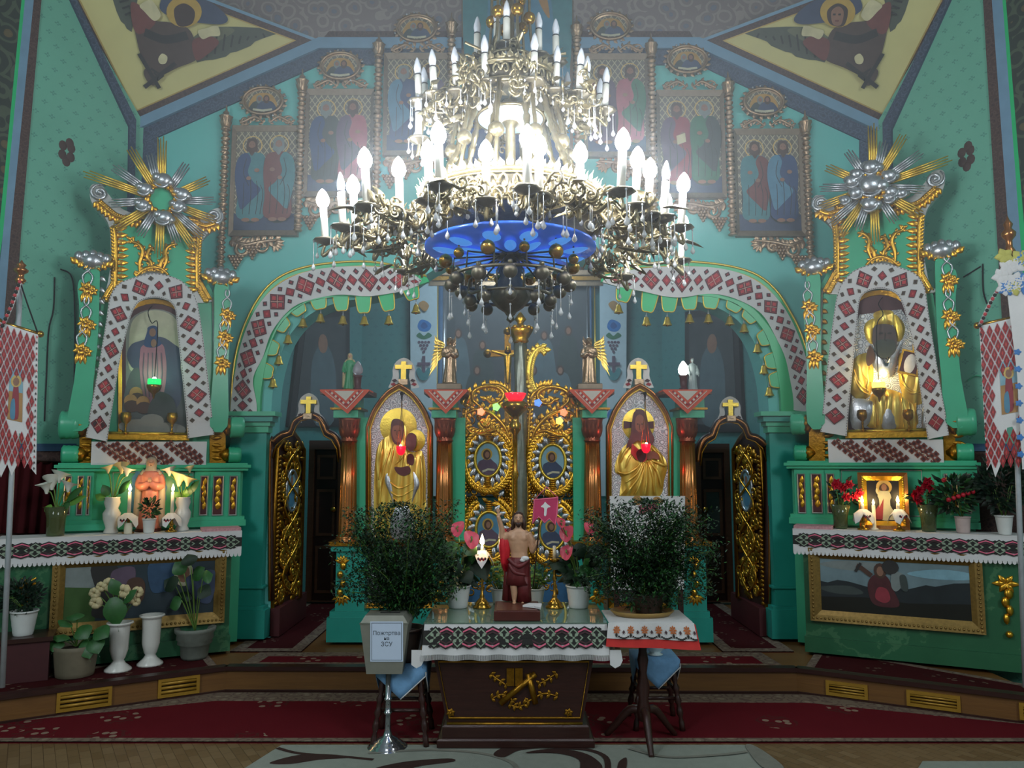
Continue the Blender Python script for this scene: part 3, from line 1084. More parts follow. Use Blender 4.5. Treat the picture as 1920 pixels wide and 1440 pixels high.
def smapper(pl,A,B,d):
 N = 240
 if len(A) == len(B) and len(A) > 2:      # matched pairs: walk both edges by their middle line
  Q = resample([tuple(a) + tuple(b) for a,b in zip(A,B)],N)
  A,B = [q[:2] for q in Q],[q[2:] for q in Q]
 else:
  A,B = resample(A,N),resample(B,N)
 f = d if callable(d) else (lambda s,t: d)
 def sm(s,t,lift=0.0):
  x = min(max(s,0),1) * (N - 1)
  i = min(int(x),N - 2)
  a,b = lerp(A[i],A[i + 1],x - i),lerp(B[i],B[i + 1],x - i)
  q = lerp(a,b,t)
  return pl.w(q[0],q[1],f(s,t) + (lift * 2.5 + .004 if lift > 0 else lift))
 L = sum((Vector(a) - Vector(b)).length for a,b in zip(A,A[1:])) * .5 + sum((Vector(a) - Vector(b)).length for a,b in zip(B,B[1:])) * .5
 Wd = sum((Vector(a) - Vector(b)).length for a,b in zip(A,B)) / N
 return sm,L,Wd
def cloth_strip(sm,name,parent,m,n=60,k=4,th=.004):
 mb = MB()
 vs = [sm(i / n,j / k) for i in range(n + 1) for j in range(k + 1)] + [sm(i / n,j / k,-th) for i in range(n + 1) for j in range(k + 1)]
 o = (n + 1) * (k + 1)
 fs = []
 for i in range(n):
  for j in range(k):
   a = i * (k + 1) + j
   fs.append((a,a + 1,a + k + 2,a + k + 1))
   fs.append((o + a,o + a + k + 1,o + a + k + 2,o + a + 1))
 mb.add(vs,fs,m,True)
 return mb.build(name,parent)
def quad(mb,sm,s,t,hs,ht,m,lift):
 mb.add([sm(s - hs,t,lift),sm(s,t - ht,lift),sm(s + hs,t,lift),sm(s,t + ht,lift)],[(0,1,2,3)],m)
def sqr(mb,sm,s0,s1,t0,t1,m,lift):
 mb.add([sm(s0,t0,lift),sm(s1,t0,lift),sm(s1,t1,lift),sm(s0,t1,lift)],[(0,1,2,3)],m)
def diamond_band(sm,L,Wd,parent,period,s0=0.03,dashed=False,c=.47):
 """the towel's embroidery: large quartered red diamonds, small ones between"""
 mb = MB()
 n = int((1 - s0) * L / period)
 P = period / L
 for i in range(n + 1):
  s = s0 + (i + .2) * P
  if s > 1 - s0:
   break
  hs,ht = Wd * .40 / L,.40
  quad(mb,sm,s,c,hs,ht,M_EMBD,.0012)
  quad(mb,sm,s,c,hs * .88,ht * .88,M_EMBR,.0016)
  for a,b in ((.44,0),(-.44,0),(0,.44),(0,-.44)):
   quad(mb,sm,s + a * hs,c + b * ht,hs * .36,ht * .36,M_EMBD,.002)
   quad(mb,sm,s + a * hs,c + b * ht,hs * .26,ht * .26,M_EMBO,.0024)
  for sg in (1,-1):
   e = .035
   mb.add([sm(s - hs * .44,c - sg * ht * .44 - e * .4,.0026),sm(s + hs * .44,c + sg * ht * .44 - e * .4,.0026),
     sm(s + hs * .44,c + sg * ht * .44 + e * .4,.0026),sm(s - hs * .44,c - sg * ht * .44 + e * .4,.0026)],[(0,1,2,3)],M_EMBW)
  s2 = s + P * .5
  if s2 < 1 - s0 * .5:
   quad(mb,sm,s2,c,hs * .52,ht * .52,M_EMBD,.0012)
   quad(mb,sm,s2,c,hs * .42,ht * .42,M_EMBR,.0018)
   quad(mb,sm,s2,c,hs * .16,ht * .16,M_EMBO,.0022)
   for ds in (-.19,.19):
    for t in (c - .29,c + .29):
     quad(mb,sm,s2 + ds * P,t,hs * .28,ht * .28,M_EMBG if dashed else M_EMBD,.0014)
     quad(mb,sm,s2 + ds * P,t,hs * .12,ht * .12,M_EMBR if not dashed else M_EMBD,.0018)
 if dashed:
  k = int(L / .022)
  for i in range(k):
   for t in (.03,.97):
    sqr(mb,sm,(i + .2) / k,(i + .75) / k,t - .012,t + .012,M_EMBD,.0012)
 return mb.build('embroidery',parent,'red and dark cross-stitch diamonds','stuff')
# ================================================================ the chancel arch: scalloped lambrequin, towels, bells
LAM = .05
tips_l = [(777,563),(731,584),(684,588),(643,584),(603,581),(568,590),(541,617),(524,657),(514,700)]
tips_r = [(1165,567),(1212,586),(1252,586),(1291,582),(1329,580),(1369,584),(1396,602),(1420,640),(1432,680),(1440,715)]
out_l = cr([(436,800),(440,705),(452,640),(474,585),(505,540),(545,513),(605,498),(690,493),(760,505),(800,520)],5)
in_l = cr([(490,800),(492,740),(500,690),(508,655),(522,620),(548,588),(585,566),(640,558),(700,556),(760,545),(806,530)],5)
out_r = cr([(1523,800),(1518,705),(1503,640),(1480,590),(1450,545),(1410,515),(1350,499),(1270,493),(1190,500),(1130,515)],5)
in_r = cr([(1462,800),(1460,740),(1452,690),(1443,655),(1428,620),(1400,588),(1365,566),(1310,556),(1250,556),(1190,545),(1125,530)],5)
for nm,outp,inp,tips,lab in (
  ('arch_lambrequin',out_l,in_l,tips_l,'bright green scalloped lambrequin with gilt rims on the Virgin altar side of the arch'),
  ('arch_lambrequin',out_r,in_r,tips_r,'bright green scalloped lambrequin with gilt rims on the bishop altar side of the arch')):
 r = thing(nm,lab,'arch ornament',WB.w(*WB.p(*inp[0]),0))
 mb = MB()
 A,B = WB.ps(outp),WB.ps(inp)
 N = 50
 A,B = resample(A,N),resample(B,N)
 mb.prism(WB,A + B[::-1],0,LAM,M_GREENL)
 mb.build('band',r)
 mb = MB()
 mb.ptube(WB,A,.012,M_GOLDP,LAM)
 A2 = [lerp(a,b,.14) for a,b in zip(A,B)]
 mb.ptube(WB,A2,.006,M_GOLDP,LAM)
 mb.build('gilt_moulding',r)
 inb = resample(inp,200)
 for i,(tx,ty) in enumerate(tips):
  # root of the tongue: nearest point of the inner edge
  j = min(range(200),key=lambda k: (inb[k][0] - tx) ** 2 + (inb[k][1] - ty) ** 2)
  j0,j1 = max(j - 6,0),min(j + 6,199)
  a,b = inb[j0],inb[j1]
  k = .72
  pts = [a,lerp(a,(tx + (a[0] - b[0]) * .5 * k,ty + (a[1] - b[1]) * .5 * k),.75),(tx + (a[0] - b[0]) * .26,ty + (a[1] - b[1]) * .26),(tx,ty),
    (tx - (a[0] - b[0]) * .26,ty - (a[1] - b[1]) * .26),lerp(b,(tx - (a[0] - b[0]) * .5 * k,ty - (a[1] - b[1]) * .5 * k),.75),b]
  q = WB.ps(cr(pts,4))
  mb = MB()
  mb.prism(WB,q,LAM * .2,LAM * .9,M_GREENL)
  o = mb.build('scallop',r)
  mb = MB()
  mb.ptube(WB,q,.0065,M_GOLDP,LAM * .9,5)
  mb.build('gilt_rim',o)
# lower straight lobes of the lambrequin, by the pilasters
# bells
bell_l = [(780,577),(729,598),(683,599),(643,598),(601,594),(568,603),(540,634),(523,673),(512,716)]
bell_r = [(1160,577),(1212,600),(1251,600),(1293,595),(1328,595),(1368,599),(1395,613),(1420,651),(1432,691),(1442,732)]
def bell():
 r = thing('brass_bell','','bell',(0,0,0),'brass bells under the chancel arch')
 mb = MB()
 mb.lathe([(.0,.03),(.014,.028),(.02,.02),(.025,0),(.034,-.03),(.043,-.045),(.043,-.05),(.036,-.05),(0,-.02)],(0,0,0),M_GOLDP,14)
 mb.build('body',r)
 mb = MB()
 mb.tube([(0,0,.028),(0,0,.075)],.004,M_SILVER,5)
 mb.ball((0,0,.036),.010,M_SILVER,8,5)
 mb.build('hanger',r)
 mb = MB()
 mb.ball((0,0,-.052),.012,M_BRASS,8,5)
 mb.build('clapper',r)
 return r
b0 = None
ORD = ['first','second','third','fourth','fifth','sixth','seventh','eighth','ninth','tenth','eleventh','twelfth','thirteenth','fourteenth','fifteenth','sixteenth','seventeenth','eighteenth','nineteenth','twentieth','twenty-first','twenty-second','twenty-third','twenty-fourth']
for pts,side in ((bell_l,'Virgin'),(bell_r,'bishop')):
 for i,(x,y) in enumerate(pts):
  lab = 'small brass bell under the green arch, %s from the crown, %s altar side' % (ORD[i],side)
  loc = WB.w(*WB.p(x,y,LAM * .5),LAM * .5)
  if b0 is None:
   b0 = bell()
   b0.location = loc
   b0['label'] = lab
  else:
   dup(b0,loc,0,lab)
tw_l = (cr([(438,822),(437,770),(445,700),(457,645),(480,590),(512,548),(555,520),(612,506),(690,503),(760,510),(792,528)],5),
  cr([(480,818),(486,770),(479,712),(497,670),(517,620),(545,585),(583,565),(635,556),(700,558),(752,549),(786,538)],5))
tw_r = (cr([(1519,775),(1512,700),(1498,645),(1472,590),(1440,550),(1400,522),(1345,506),(1270,503),(1190,508),(1135,520)],5),
  cr([(1483,770),(1478,715),(1463,660),(1437,610),(1410,580),(1372,562),(1325,553),(1268,561),(1195,548),(1128,532)],5))
for (A,B),lab in ((tw_l,'white embroidered towel with red diamonds draped along the arch, Virgin altar side'),(tw_r,'white embroidered towel with red diamonds draped along the arch, bishop altar side')):
 r = thing('embroidered_towel',lab,'towel',WB.w(*WB.p(*A[0]),LAM),'embroidered towels on the arch')
 sm,L,Wd = smapper(WB,WB.ps(A),WB.ps(B),lambda s,t: LAM + .016 + .010 * sin(s * 38) * t + .006 * sin(s * 17 + 1))
 cloth_strip(sm,'cloth',r,M_LINEN,90,5)
 diamond_band(sm,L,Wd,r,.29)
# ================================================================ arch pilasters
for sg,x0,x1,lab in ((1,440,507,'green painted pilaster of the chancel arch beside the Virgin altar'),(-1,1435,1507,'green painted pilaster of the chancel arch beside the bishop altar')):
 pl = WB
 a0,b0_ = pl.p(x0,800)
 a1,_ = pl.p(x1,800)
 r = thing('arch_pilaster',lab,'pilaster',pl.w((a0 + a1) / 2,STEP_Z,0))
 zt = pl.p(x0,812)[1]
 mb = MB()
 mb.pbox(pl,a0,a1,STEP_Z,zt,0,.1,M_GREEND)
 mb.build('shaft',r)
 mb = MB()
 for z,e,h in ((STEP_Z,.05,.24),(STEP_Z + .24,.03,.03),(STEP_Z + .42,.02,.02)):
  mb.pbox(pl,a0 - e,a1 + e,z,z + h,0,.1 + e,M_GREEND)
 mb.build('base',r)
 for y0,y1,e in ((812,800,.02),(800,792,.04),(792,782,.07),(782,774,.1)):
  mb = MB()
  mb.pbox(pl,a0 - e,a1 + e,pl.p(x0,y0)[1],pl.p(x0,y1)[1],0,.1 + e,M_GREEN if y0 != 792 else M_GREEND)
  mb.build('capital_moulding',r)
# ================================================================ the tier of apostles above the arch
t = newmat('gilt_lattice')
u = t.n('ShaderNodeTexCoord').outputs['UV']
s_ = t.n('ShaderNodeSeparateXYZ')
t.put(s_.inputs[0],u)
p1 = t.math('ADD',s_.outputs[0],t.math('MULTIPLY',s_.outputs[1],.72))
p2 = t.math('SUBTRACT',s_.outputs[0],t.math('MULTIPLY',s_.outputs[1],.72))
ln = []
for p_ in (p1,p2):
 f_ = t.math('ABSOLUTE',t.math('SUBTRACT',t.math('FRACT',t.math('ADD',t.math('MULTIPLY',p_,17),200)),.5))
 ln.append(t.math('LESS_THAN',f_,.085))
f_ = t.math('MAXIMUM',ln[0],ln[1])
t.put(t.b.inputs['Base Color'],t.mix(f_,lin('#6d675a'),lin('#b3a88b')))
t.b.inputs['Metallic'].default_value = .2
t.b.inputs['Roughness'].default_value = .5
t.bump(f_,.3)
M_LATT = t.m
M_MEDGOLD = mat('medallion_gold','#b98f4c',0.45,.35,vary=.1)
TD = .05     # how far the carved tier stands off the wall
def vine(mb,pl,q,m,d):
 for path,r_ in q:
  scroll(mb,pl,pl.ps(cr(path,5)),r_,m,d)
panels = [
 ((440,566),(240,445),(497,195),[('teal','dblue','brown',1),('red','teal','grey',-1)],'bronze-framed icon of two apostles at the tier end by the Virgin altar',1),
 ((576,704),(172,372),(641,130),[('dgrey','dblue','grey',1),('rose','mauve','brown',1)],'bronze-framed icon of apostles in dark green and rose robes',1),
 ((722,846),(105,296),(783,60),[('dblue','blue','grey',1),('teal','mauve','brown',-1)],'bronze-framed icon of an apostle in a long blue robe half behind the chandelier',1),
 ((1093,1214),(106,298),(1143,56),[('mauve','red','brown',1),('rose','green','brown',-1)],'bronze-framed icon of an apostle in rose and green beside the chandelier',-1),
 ((1228,1354),(174,375),(1286,118),[('crimson','mauve','brown',1),('green','dgrey','grey',-1)],'bronze-framed icon of an apostle in crimson with open book beside one in green',-1),
 ((1372,1500),(246,446),(1428,197),[('teal','red','brown',-1),('dblue','blue','brown',1)],'bronze-framed icon of apostles in red and dark blue at the bishop altar end',-1),
]
for (x0,x1),(y0,y1),(mx,my),figs,lab,out in panels:
 r = thing('apostle_panel',lab,'icon',WB.w(*WB.p((x0 + x1) / 2,y1),0),'apostle panels of the upper tier')
 q = WB.ps([(x0,y0),(x1,y0),(x1,y1),(x0,y1)])
 a0,a1,b1,b0_ = q[0][0],q[1][0],q[0][1],q[2][1]
 mb = MB()
 mb.pbox(WB,a0,a1,b0_,b1,0,TD * .6,M_BRONZED)
 mb.build('board',r)
 f = .035
 mb = MB()
 mb.frame(WB,[(a0,b0_),(a1,b0_),(a1,b1),(a0,b1)],[(a0 + f,b0_ + f * 1.6),(a1 - f,b0_ + f * 1.6),(a1 - f,b1 - f * 1.5),(a0 + f,b1 - f * 1.5)],TD * .6,TD * .6 + .03,M_BRONZED,TD * .6 + .01)
 mb.build('frame',r)
 P = Paint(WB,TD * .6 + .001,.0012)
 ia0,ia1,ib0,ib1 = a0 + f,a1 - f,b0_ + f * 1.6,b1 - f * 1.5
 P.poly([(ia0,ib0),(ia1,ib0),(ia1,ib1),(ia0,ib1)],M_LATT)
 fl = ib0 + (ib1 - ib0) * .17
 P.poly([(ia0,ib0),(ia1,ib0),(ia1,fl),(ia0,fl)],PC['navy'])
 cx = (ia0 + ia1) / 2
 # painted cusped dark niche
 for k in (-1,1):
  P.blob([(cx + k * .125 - .115,fl - .03),(cx + k * .125 - .11,ib0 + (ib1 - ib0) * .66),(cx + k * .125,ib0 + (ib1 - ib0) * .82),(cx + k * .125 + .11,ib0 + (ib1 - ib0) * .66),(cx + k * .125 + .115,fl - .03)],PC['dgrey'])
 for k,fg in ((-1,figs[0]),(1,figs[1])):
  saint(P,cx + k * .128,ib1 - .08,(ib1 - ib0) * .84,PC[fg[0]],PC[fg[1]],PC[fg[2]],PC['skin'],PC['lgold'],True,fg[3],PC['cream'] if fg[0] == 'crimson' else None,M_LATT,PC['dark'])
 P.build('painting',r)
 # carved cresting under the medallion and the medallion
 mb = MB()
 for k in (-1,1):
  acanthus(mb,WB,cr([(cx + k * .03,b1 + .03),(cx + k * .11,b1 + .085),(cx + k * .19,b1 + .05),(cx + k * .25,b1 + .02)],6),.014,M_BRONZE,TD,.05,.028,3)
  scroll(mb,WB,spiral(cx + k * .2,b1 + .05,.05,.01,0,1.2 * k),.010,M_BRONZE,TD)
 mb.build('carved_cresting',r)
 ma,mbb = WB.p(mx,my)
 rx,ry = .195,.138
 e1,e2 = ell(ma,mbb,rx,ry,30),ell(ma,mbb,rx * .80,ry * .78,30)
 mb = MB()
 mb.prism(WB,e1,0,TD,M_BRONZED)
 mb.frame(WB,e1,e2,TD,TD + .022,M_BRONZE,TD + .008)
 mb.ptube(WB,ell(ma,mbb,rx * .95,ry * .95,30),.013,M_BRONZE,TD + .018,6,True)
 for k in range(18):
  a = 2 * pi * k / 18
  mb.rleaf(WB,(ma + rx * .93 * cos(a),mbb + ry * .93 * sin(a)),(ma + (rx + .035) * cos(a + .12),mbb + (ry + .035) * sin(a + .12)),.035,M_BRONZE,TD,.014)
 for k in (0,4,5,9,14):
  a = 2 * pi * k / 18 + .3
  mb.ball(WB.w(ma + (rx + .02) * cos(a),mbb + (ry + .02) * sin(a),TD + .01),.012,M_SILVER,6,4)
 medal = mb.build('medallion',r)
 P = Paint(WB,TD + .009,.0012)
 P.poly(e2,M_LATT)
 P.blob([(ma - rx * .62,mbb - ry * .45),(ma - rx * .5,mbb + ry * .3),(ma - rx * .2,mbb + ry * .55),(ma + rx * .2,mbb + ry * .55),(ma + rx * .5,mbb + ry * .3),(ma + rx * .62,mbb - ry * .45)],M_MEDGOLD)
 for k,hc in ((-1,'grey'),(1,'brown')):
  P.blob([(ma + k * .035 - .085,mbb - ry * .66),(ma + k * .035 - .06,mbb - ry * .12),(ma + k * .035,mbb + .0),(ma + k * .035 + .06,mbb - ry * .12),(ma + k * .035 + .085,mbb - ry * .66)],PC['dgrey'] if k < 0 else PC['navy'])
  P.oval(ma + k * .033,mbb + .015,.03,.042,PC[hc],12)
  P.oval(ma + k * .033,mbb + .02,.018,.022,PC['skin'],10)
 P.line([(ma - .09,mbb - ry * .62),(ma,mbb - ry * .7),(ma + .09,mbb - ry * .62)],.02,PC['pale'])
 P.build('painting',medal)
 # vine bracket with grapes below the panel
 mb = MB()
 o = 1 if out > 0 else -1
 xo = a0 if out > 0 else a1
 acanthus(mb,WB,cr([(xo + o * .02,b0_ - .03),(xo + o * .15,b0_ - .08),(xo + o * .3,b0_ - .05),(xo + o * .48,b0_ - .03)],6),.02,M_BRONZE,TD * .5,.085,.05,2)
 scroll(mb,WB,spiral(xo + o * .13,b0_ - .12,.08,.02,1.5,1.3 * o),.02,M_BRONZE,TD * .5)
 scroll(mb,WB,spiral(xo + o * .3,b0_ - .09,.065,.015,.5,-1.3 * o),.018,M_BRONZE,TD * .5)
 for k in range(5):
  a = -.4 + k * .45
  mb.rleaf(WB,(xo + o * .42,b0_ - .06),(xo + o * (.42 + .09 * cos(a - 1.2)),b0_ - .06 + .09 * sin(a - 1.2)),.045,M_BRONZE,TD * .5,.02)
 grapes(mb,WB,xo + o * .22,b0_ - .1,.018,M_BRONZE,TD * .5)
 grapes(mb,WB,xo + o * .07,b0_ - .19,.018,M_BRONZE,TD * .5)
 mb.build('vine_bracket',r,'carved bronze vine with grapes')
# twisted columns between the panels
cols = [(430,212,505),(571,145,438),(713,78,400),(848,40,360),(1080,45,360),(1218,78,400),(1361,150,446),(1504,222,505)]
wh = ['at the outer end by the Virgin altar','second from the Virgin altar end','third from the Virgin altar end','on the Virgin altar side of the central painting',
  'on the bishop altar side of the central painting','third from the bishop altar end','second from the bishop altar end','at the outer end by the bishop altar']
for (x,y0,y1),w_ in zip(cols,wh):
 a,bt = WB.p(x,y0)
 _,bb = WB.p(x,y1)
 r = thing('twisted_column','bronze twisted column of the apostle tier, ' + w_,'column',WB.w(a,bb,0),'twisted columns of the upper tier')
 mb = MB()
 n = max(30,int((bt - bb - .2) / .012))
 vs = []
 cxy = WB.w(a,0,TD + .02)
 prof = [(.031 + .010 * sin(2 * pi * k / n * (bt - bb - .2) / .045),bb + (bt - bb - .2) * k / n) for k in range(n + 1)]
 mb.lathe(prof,(cxy.x,cxy.y,0),M_BRONZE,12,1,1,2,.12,None,True,60)
 mb.build('shaft',r)
 mb = MB()
 mb.lathe([(.03,bt - .2),(.045,bt - .195),(.035,bt - .18),(.038,bt - .13),(.055,bt - .08),(.062,bt - .07),(.04,bt - .06),(.02,bt - .05),(.028,bt - .03),(.01,bt - .01),(.005,bt + .04),(0,bt + .05)],(cxy.x,cxy.y,0),M_BRONZE,14,1,1,7,.07)
 for k in range(7):
  an = pi + pi * k / 6
  mb.leaf((cxy.x + .03 * cos(an),cxy.y + .03 * sin(an),bt - .18),(cxy.x + .066 * cos(an),cxy.y + .066 * sin(an),bt - .09),.03,M_BRONZE,(cos(an),sin(an),0),.4,4)
 mb.build('capital',r)
# central painting of the tier, mostly behind the chandelier
r = thing('central_painting','tall blue painting in the middle of the apostle tier, behind the chandelier','painting',WB.w(*WB.p(964,420),0))
q = WB.ps([(866,420),(1074,420),(1074,-90),(866,-90)])
mb = MB()
mb.prism(WB,q,0,.05,M_BRONZED)
mb.build('board',r)
P = Paint(WB,.051,.001)
P.poly(WB.ps([(872,415),(1068,415),(1068,-85),(872,-85)]),PC['blue'])
P.blob(WB.ps([(872,120),(872,-80),(905,-80),(915,20),(900,110)]),PC['teal'])
P.blob(WB.ps([(1030,-80),(1068,-80),(1068,130),(1040,60)]),PC['teal'])
P.poly(WB.ps([(950,-80),(986,-80),(988,60),(946,60)]),PC['grey'])
P.blob(WB.ps([(960,-60),(984,-20),(980,40),(962,45),(955,0)]),PC['dblue'])
P.blob(WB.ps([(1000,-60),(1022,-10),(1030,40),(1015,20),(1005,-10)]),PC['ochre'])
P.blob(WB.ps([(880,300),(900,180),(960,150),(1030,190),(1060,310),(970,380)]),PC['dblue'])
P.build('painting',r)
# ================================================================ the sanctuary beyond the arch
APB = Plane(0,10.2)
APL = Plane(-2.0,10.2,math.radians(64))
APR = Plane(2.0,10.2,math.radians(-64))
mb = MB()
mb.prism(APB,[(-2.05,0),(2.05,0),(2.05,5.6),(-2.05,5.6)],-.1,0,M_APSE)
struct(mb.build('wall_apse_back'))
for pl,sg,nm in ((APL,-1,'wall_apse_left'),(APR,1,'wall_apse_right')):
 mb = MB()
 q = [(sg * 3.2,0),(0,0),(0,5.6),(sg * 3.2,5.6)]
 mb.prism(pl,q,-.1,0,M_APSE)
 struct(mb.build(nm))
mb = MB()
mb.box((0,8.8,5.0),(7,3.3,.1),M_BLUED)
struct(mb.build('ceiling_sanctuary'))
M_DARKP = mat('old_dark_painting','#3c4144',0.55,vary=.25,scale=5)
M_HGREY = mat('painting_grey_blue','#4e6066',0.5,vary=.2,scale=6)
# the altarpiece
r = thing('altarpiece','tall dark altarpiece painting with blue and gold columns in the sanctuary','painting',APB.w(0,STEP_Z,0))
mb = MB()
mb.prism(APB,APB.ps([(836,540),(1108,540),(1108,930),(836,930)]),0,.06,M_DARKP)
mb.build('canvas',r)
P = Paint(APB,.061,.001)
rnd = random.Random(3)
for (x,y,h) in ((860,615,120),(905,640,90),(1020,620,110),(1065,610,120),(895,690,60),(1000,690,60),(1050,690,60)):
 P.blob(APB.ps([(x - 16,y + h * .3),(x - 20,y + h),(x + 20,y + h),(x + 16,y + h * .3),(x,y + h * .14)]),M_HGREY if rnd.random() < .5 else PC['dgrey'])
 P.oval(*APB.p(x,y + h * .1),.05,.07,PC['brown'],12)
 P.oval(*APB.p(x,y + h * .1),.03,.045,PC['skin'],10)
P.build('figures',r)['kind'] = 'stuff'
for x0,x1,m in ((815,822,M_GOLDP),(822,830,M_BLUED),(830,836,M_SILVER),(1098,1104,M_SILVER),(1104,1112,M_BLUED),(1112,1119,M_GOLDP)):
 mb = MB()
 a0,b1 = APB.p(x0,538)
 a1,b0_ = APB.p(x1,930)
 mb.tube([APB.w((a0 + a1) / 2,b0_,.09),APB.w((a0 + a1) / 2,b1,.09)],(a1 - a0) / 2,m,10)
 mb.build('column',r)
mb = MB()
for k in range(3):
 mb.prism(APB,APB.ps([(806 - 4 * k,540 - 9 * k),(1128 + 4 * k,540 - 9 * k),(1128 + 4 * k,531 - 9 * k),(806 - 4 * k,531 - 9 * k)]),0,.14 + .03 * k,M_BRONZE if k != 1 else M_GOLDD)
mb.build('cornice',r)
mb = MB()
for k in range(26):
 x = 840 + 10 * k
 mb.tube([APB.w(*APB.p(x,512),.12),APB.w(*APB.p(x + 1,478),.16)],[.025,.045],M_COPPER if k % 3 else M_LINEN,6)
mb.build('gilt_drapery_crest',r)
# long painted ribbons beside the altarpiece
for (xc,lab) in ((795,'long pale ribbon towel with blue flowers, grapes and cross, by the green statuette side'),(1150,'long pale ribbon towel with blue flowers, grapes and cross, by the lit statuette side')):
 pl = APB.off(.12)
 r = thing('ribbon_towel',lab,'towel',pl.w(*pl.p(xc,930)),'ribbon towels beside the altarpiece')
 mb = MB()
 q = pl.ps([(xc - 26,505),(xc + 25,505),(xc + 23,930),(xc - 24,930)])
 M_RIB = mat('ribbon_pale','#a9bcc4',0.85,vary=.05)
 mb.prism(pl,q,0,.01,M_RIB)
 mb.build('cloth',r)
 P = Paint(pl,.0105,.0008)
 f = lambda pts: pl.ps([(xc + x,y) for x,y in pts])
 for y0 in (612,780):
  P.blob(f([(-12,y0),(-6,y0 - 12),(6,y0 - 10),(14,y0 - 2),(8,y0 + 9),(-6,y0 + 9)]),mat('flower_blue','#2f6fae',.8))
  P.blob(f([(-6,y0),(0,y0 - 8),(7,y0),(0,y0 + 5)]),mat('flower_blue_deep','#23508c',.8))
  P.blob(f([(-14,y0 + 18),(-8,y0 + 12),(0,y0 + 18),(8,y0 + 12),(15,y0 + 18),(4,y0 + 24),(-5,y0 + 24)]),PC['green'])
  for j in range(4):
   for i in range(4 - j):
    P.oval(*pl.p(xc + (i - (3 - j) / 2) * 6,y0 + 30 + j * 6),.02,.02,PC['mauve'],8)
 for y0 in (690,860):
  P.poly(f([(-3,y0 - 22),(3,y0 - 22),(3,y0 + 22),(-3,y0 + 22)]),PC['mauve'])
  P.poly(f([(-12,y0 - 10),(12,y0 - 10),(12,y0 - 4),(-12,y0 - 4)]),PC['mauve'])
  P.blob(f([(-14,y0 + 6),(-8,y0),(0,y0 + 10),(8,y0),(14,y0 + 6),(6,y0 + 22),(-6,y0 + 22)]),PC['teal'])
 P.blob(f([(-10,572),(0,565),(10,574),(2,585)]),PC['ochre'])
 P.build('printed_flowers',r)['kind'] = 'stuff'
# dark paintings on the apse sides
for pl,q,lab in ((APL,[(560,590),(650,578),(650,800),(535,800)],'large dark painting on the sanctuary wall behind the green statuette'),
     (APR,[(1290,585),(1388,575),(1400,810),(1290,810)],'large dark painting with robed figure on the sanctuary wall behind the lit statuette')):
 qq = pl.ps(q)
 r = thing('dark_painting',lab,'painting',pl.w(sum(a for a,b in qq) / 4,min(b for a,b in qq),0))
 mb = MB()
 mb.prism(pl,qq,0,.05,mat('frame_black','#1d1d20',.5))
 mb.build('frame',r)
 mb = MB()
 mb.prism(pl,inset(qq,.09),.05,.055,M_DARKP)
 mb.build('canvas',r)
 P = Paint(pl,.056,.001)
 x = sum(a for a,b in q) / 4
 P.blob(pl.ps([(x - 22,690),(x - 8,650),(x + 10,650),(x + 24,700),(x + 20,790),(x - 18,790)]),M_HGREY)
 P.oval(*pl.p(x,645),.09,.12,PC['skin'],12)
 P.blob(pl.ps([(x - 40,760),(x - 25,735),(x - 15,765),(x - 30,790)]),PC['dgrey'])
 P.build('figures',r)['kind'] = 'stuff'
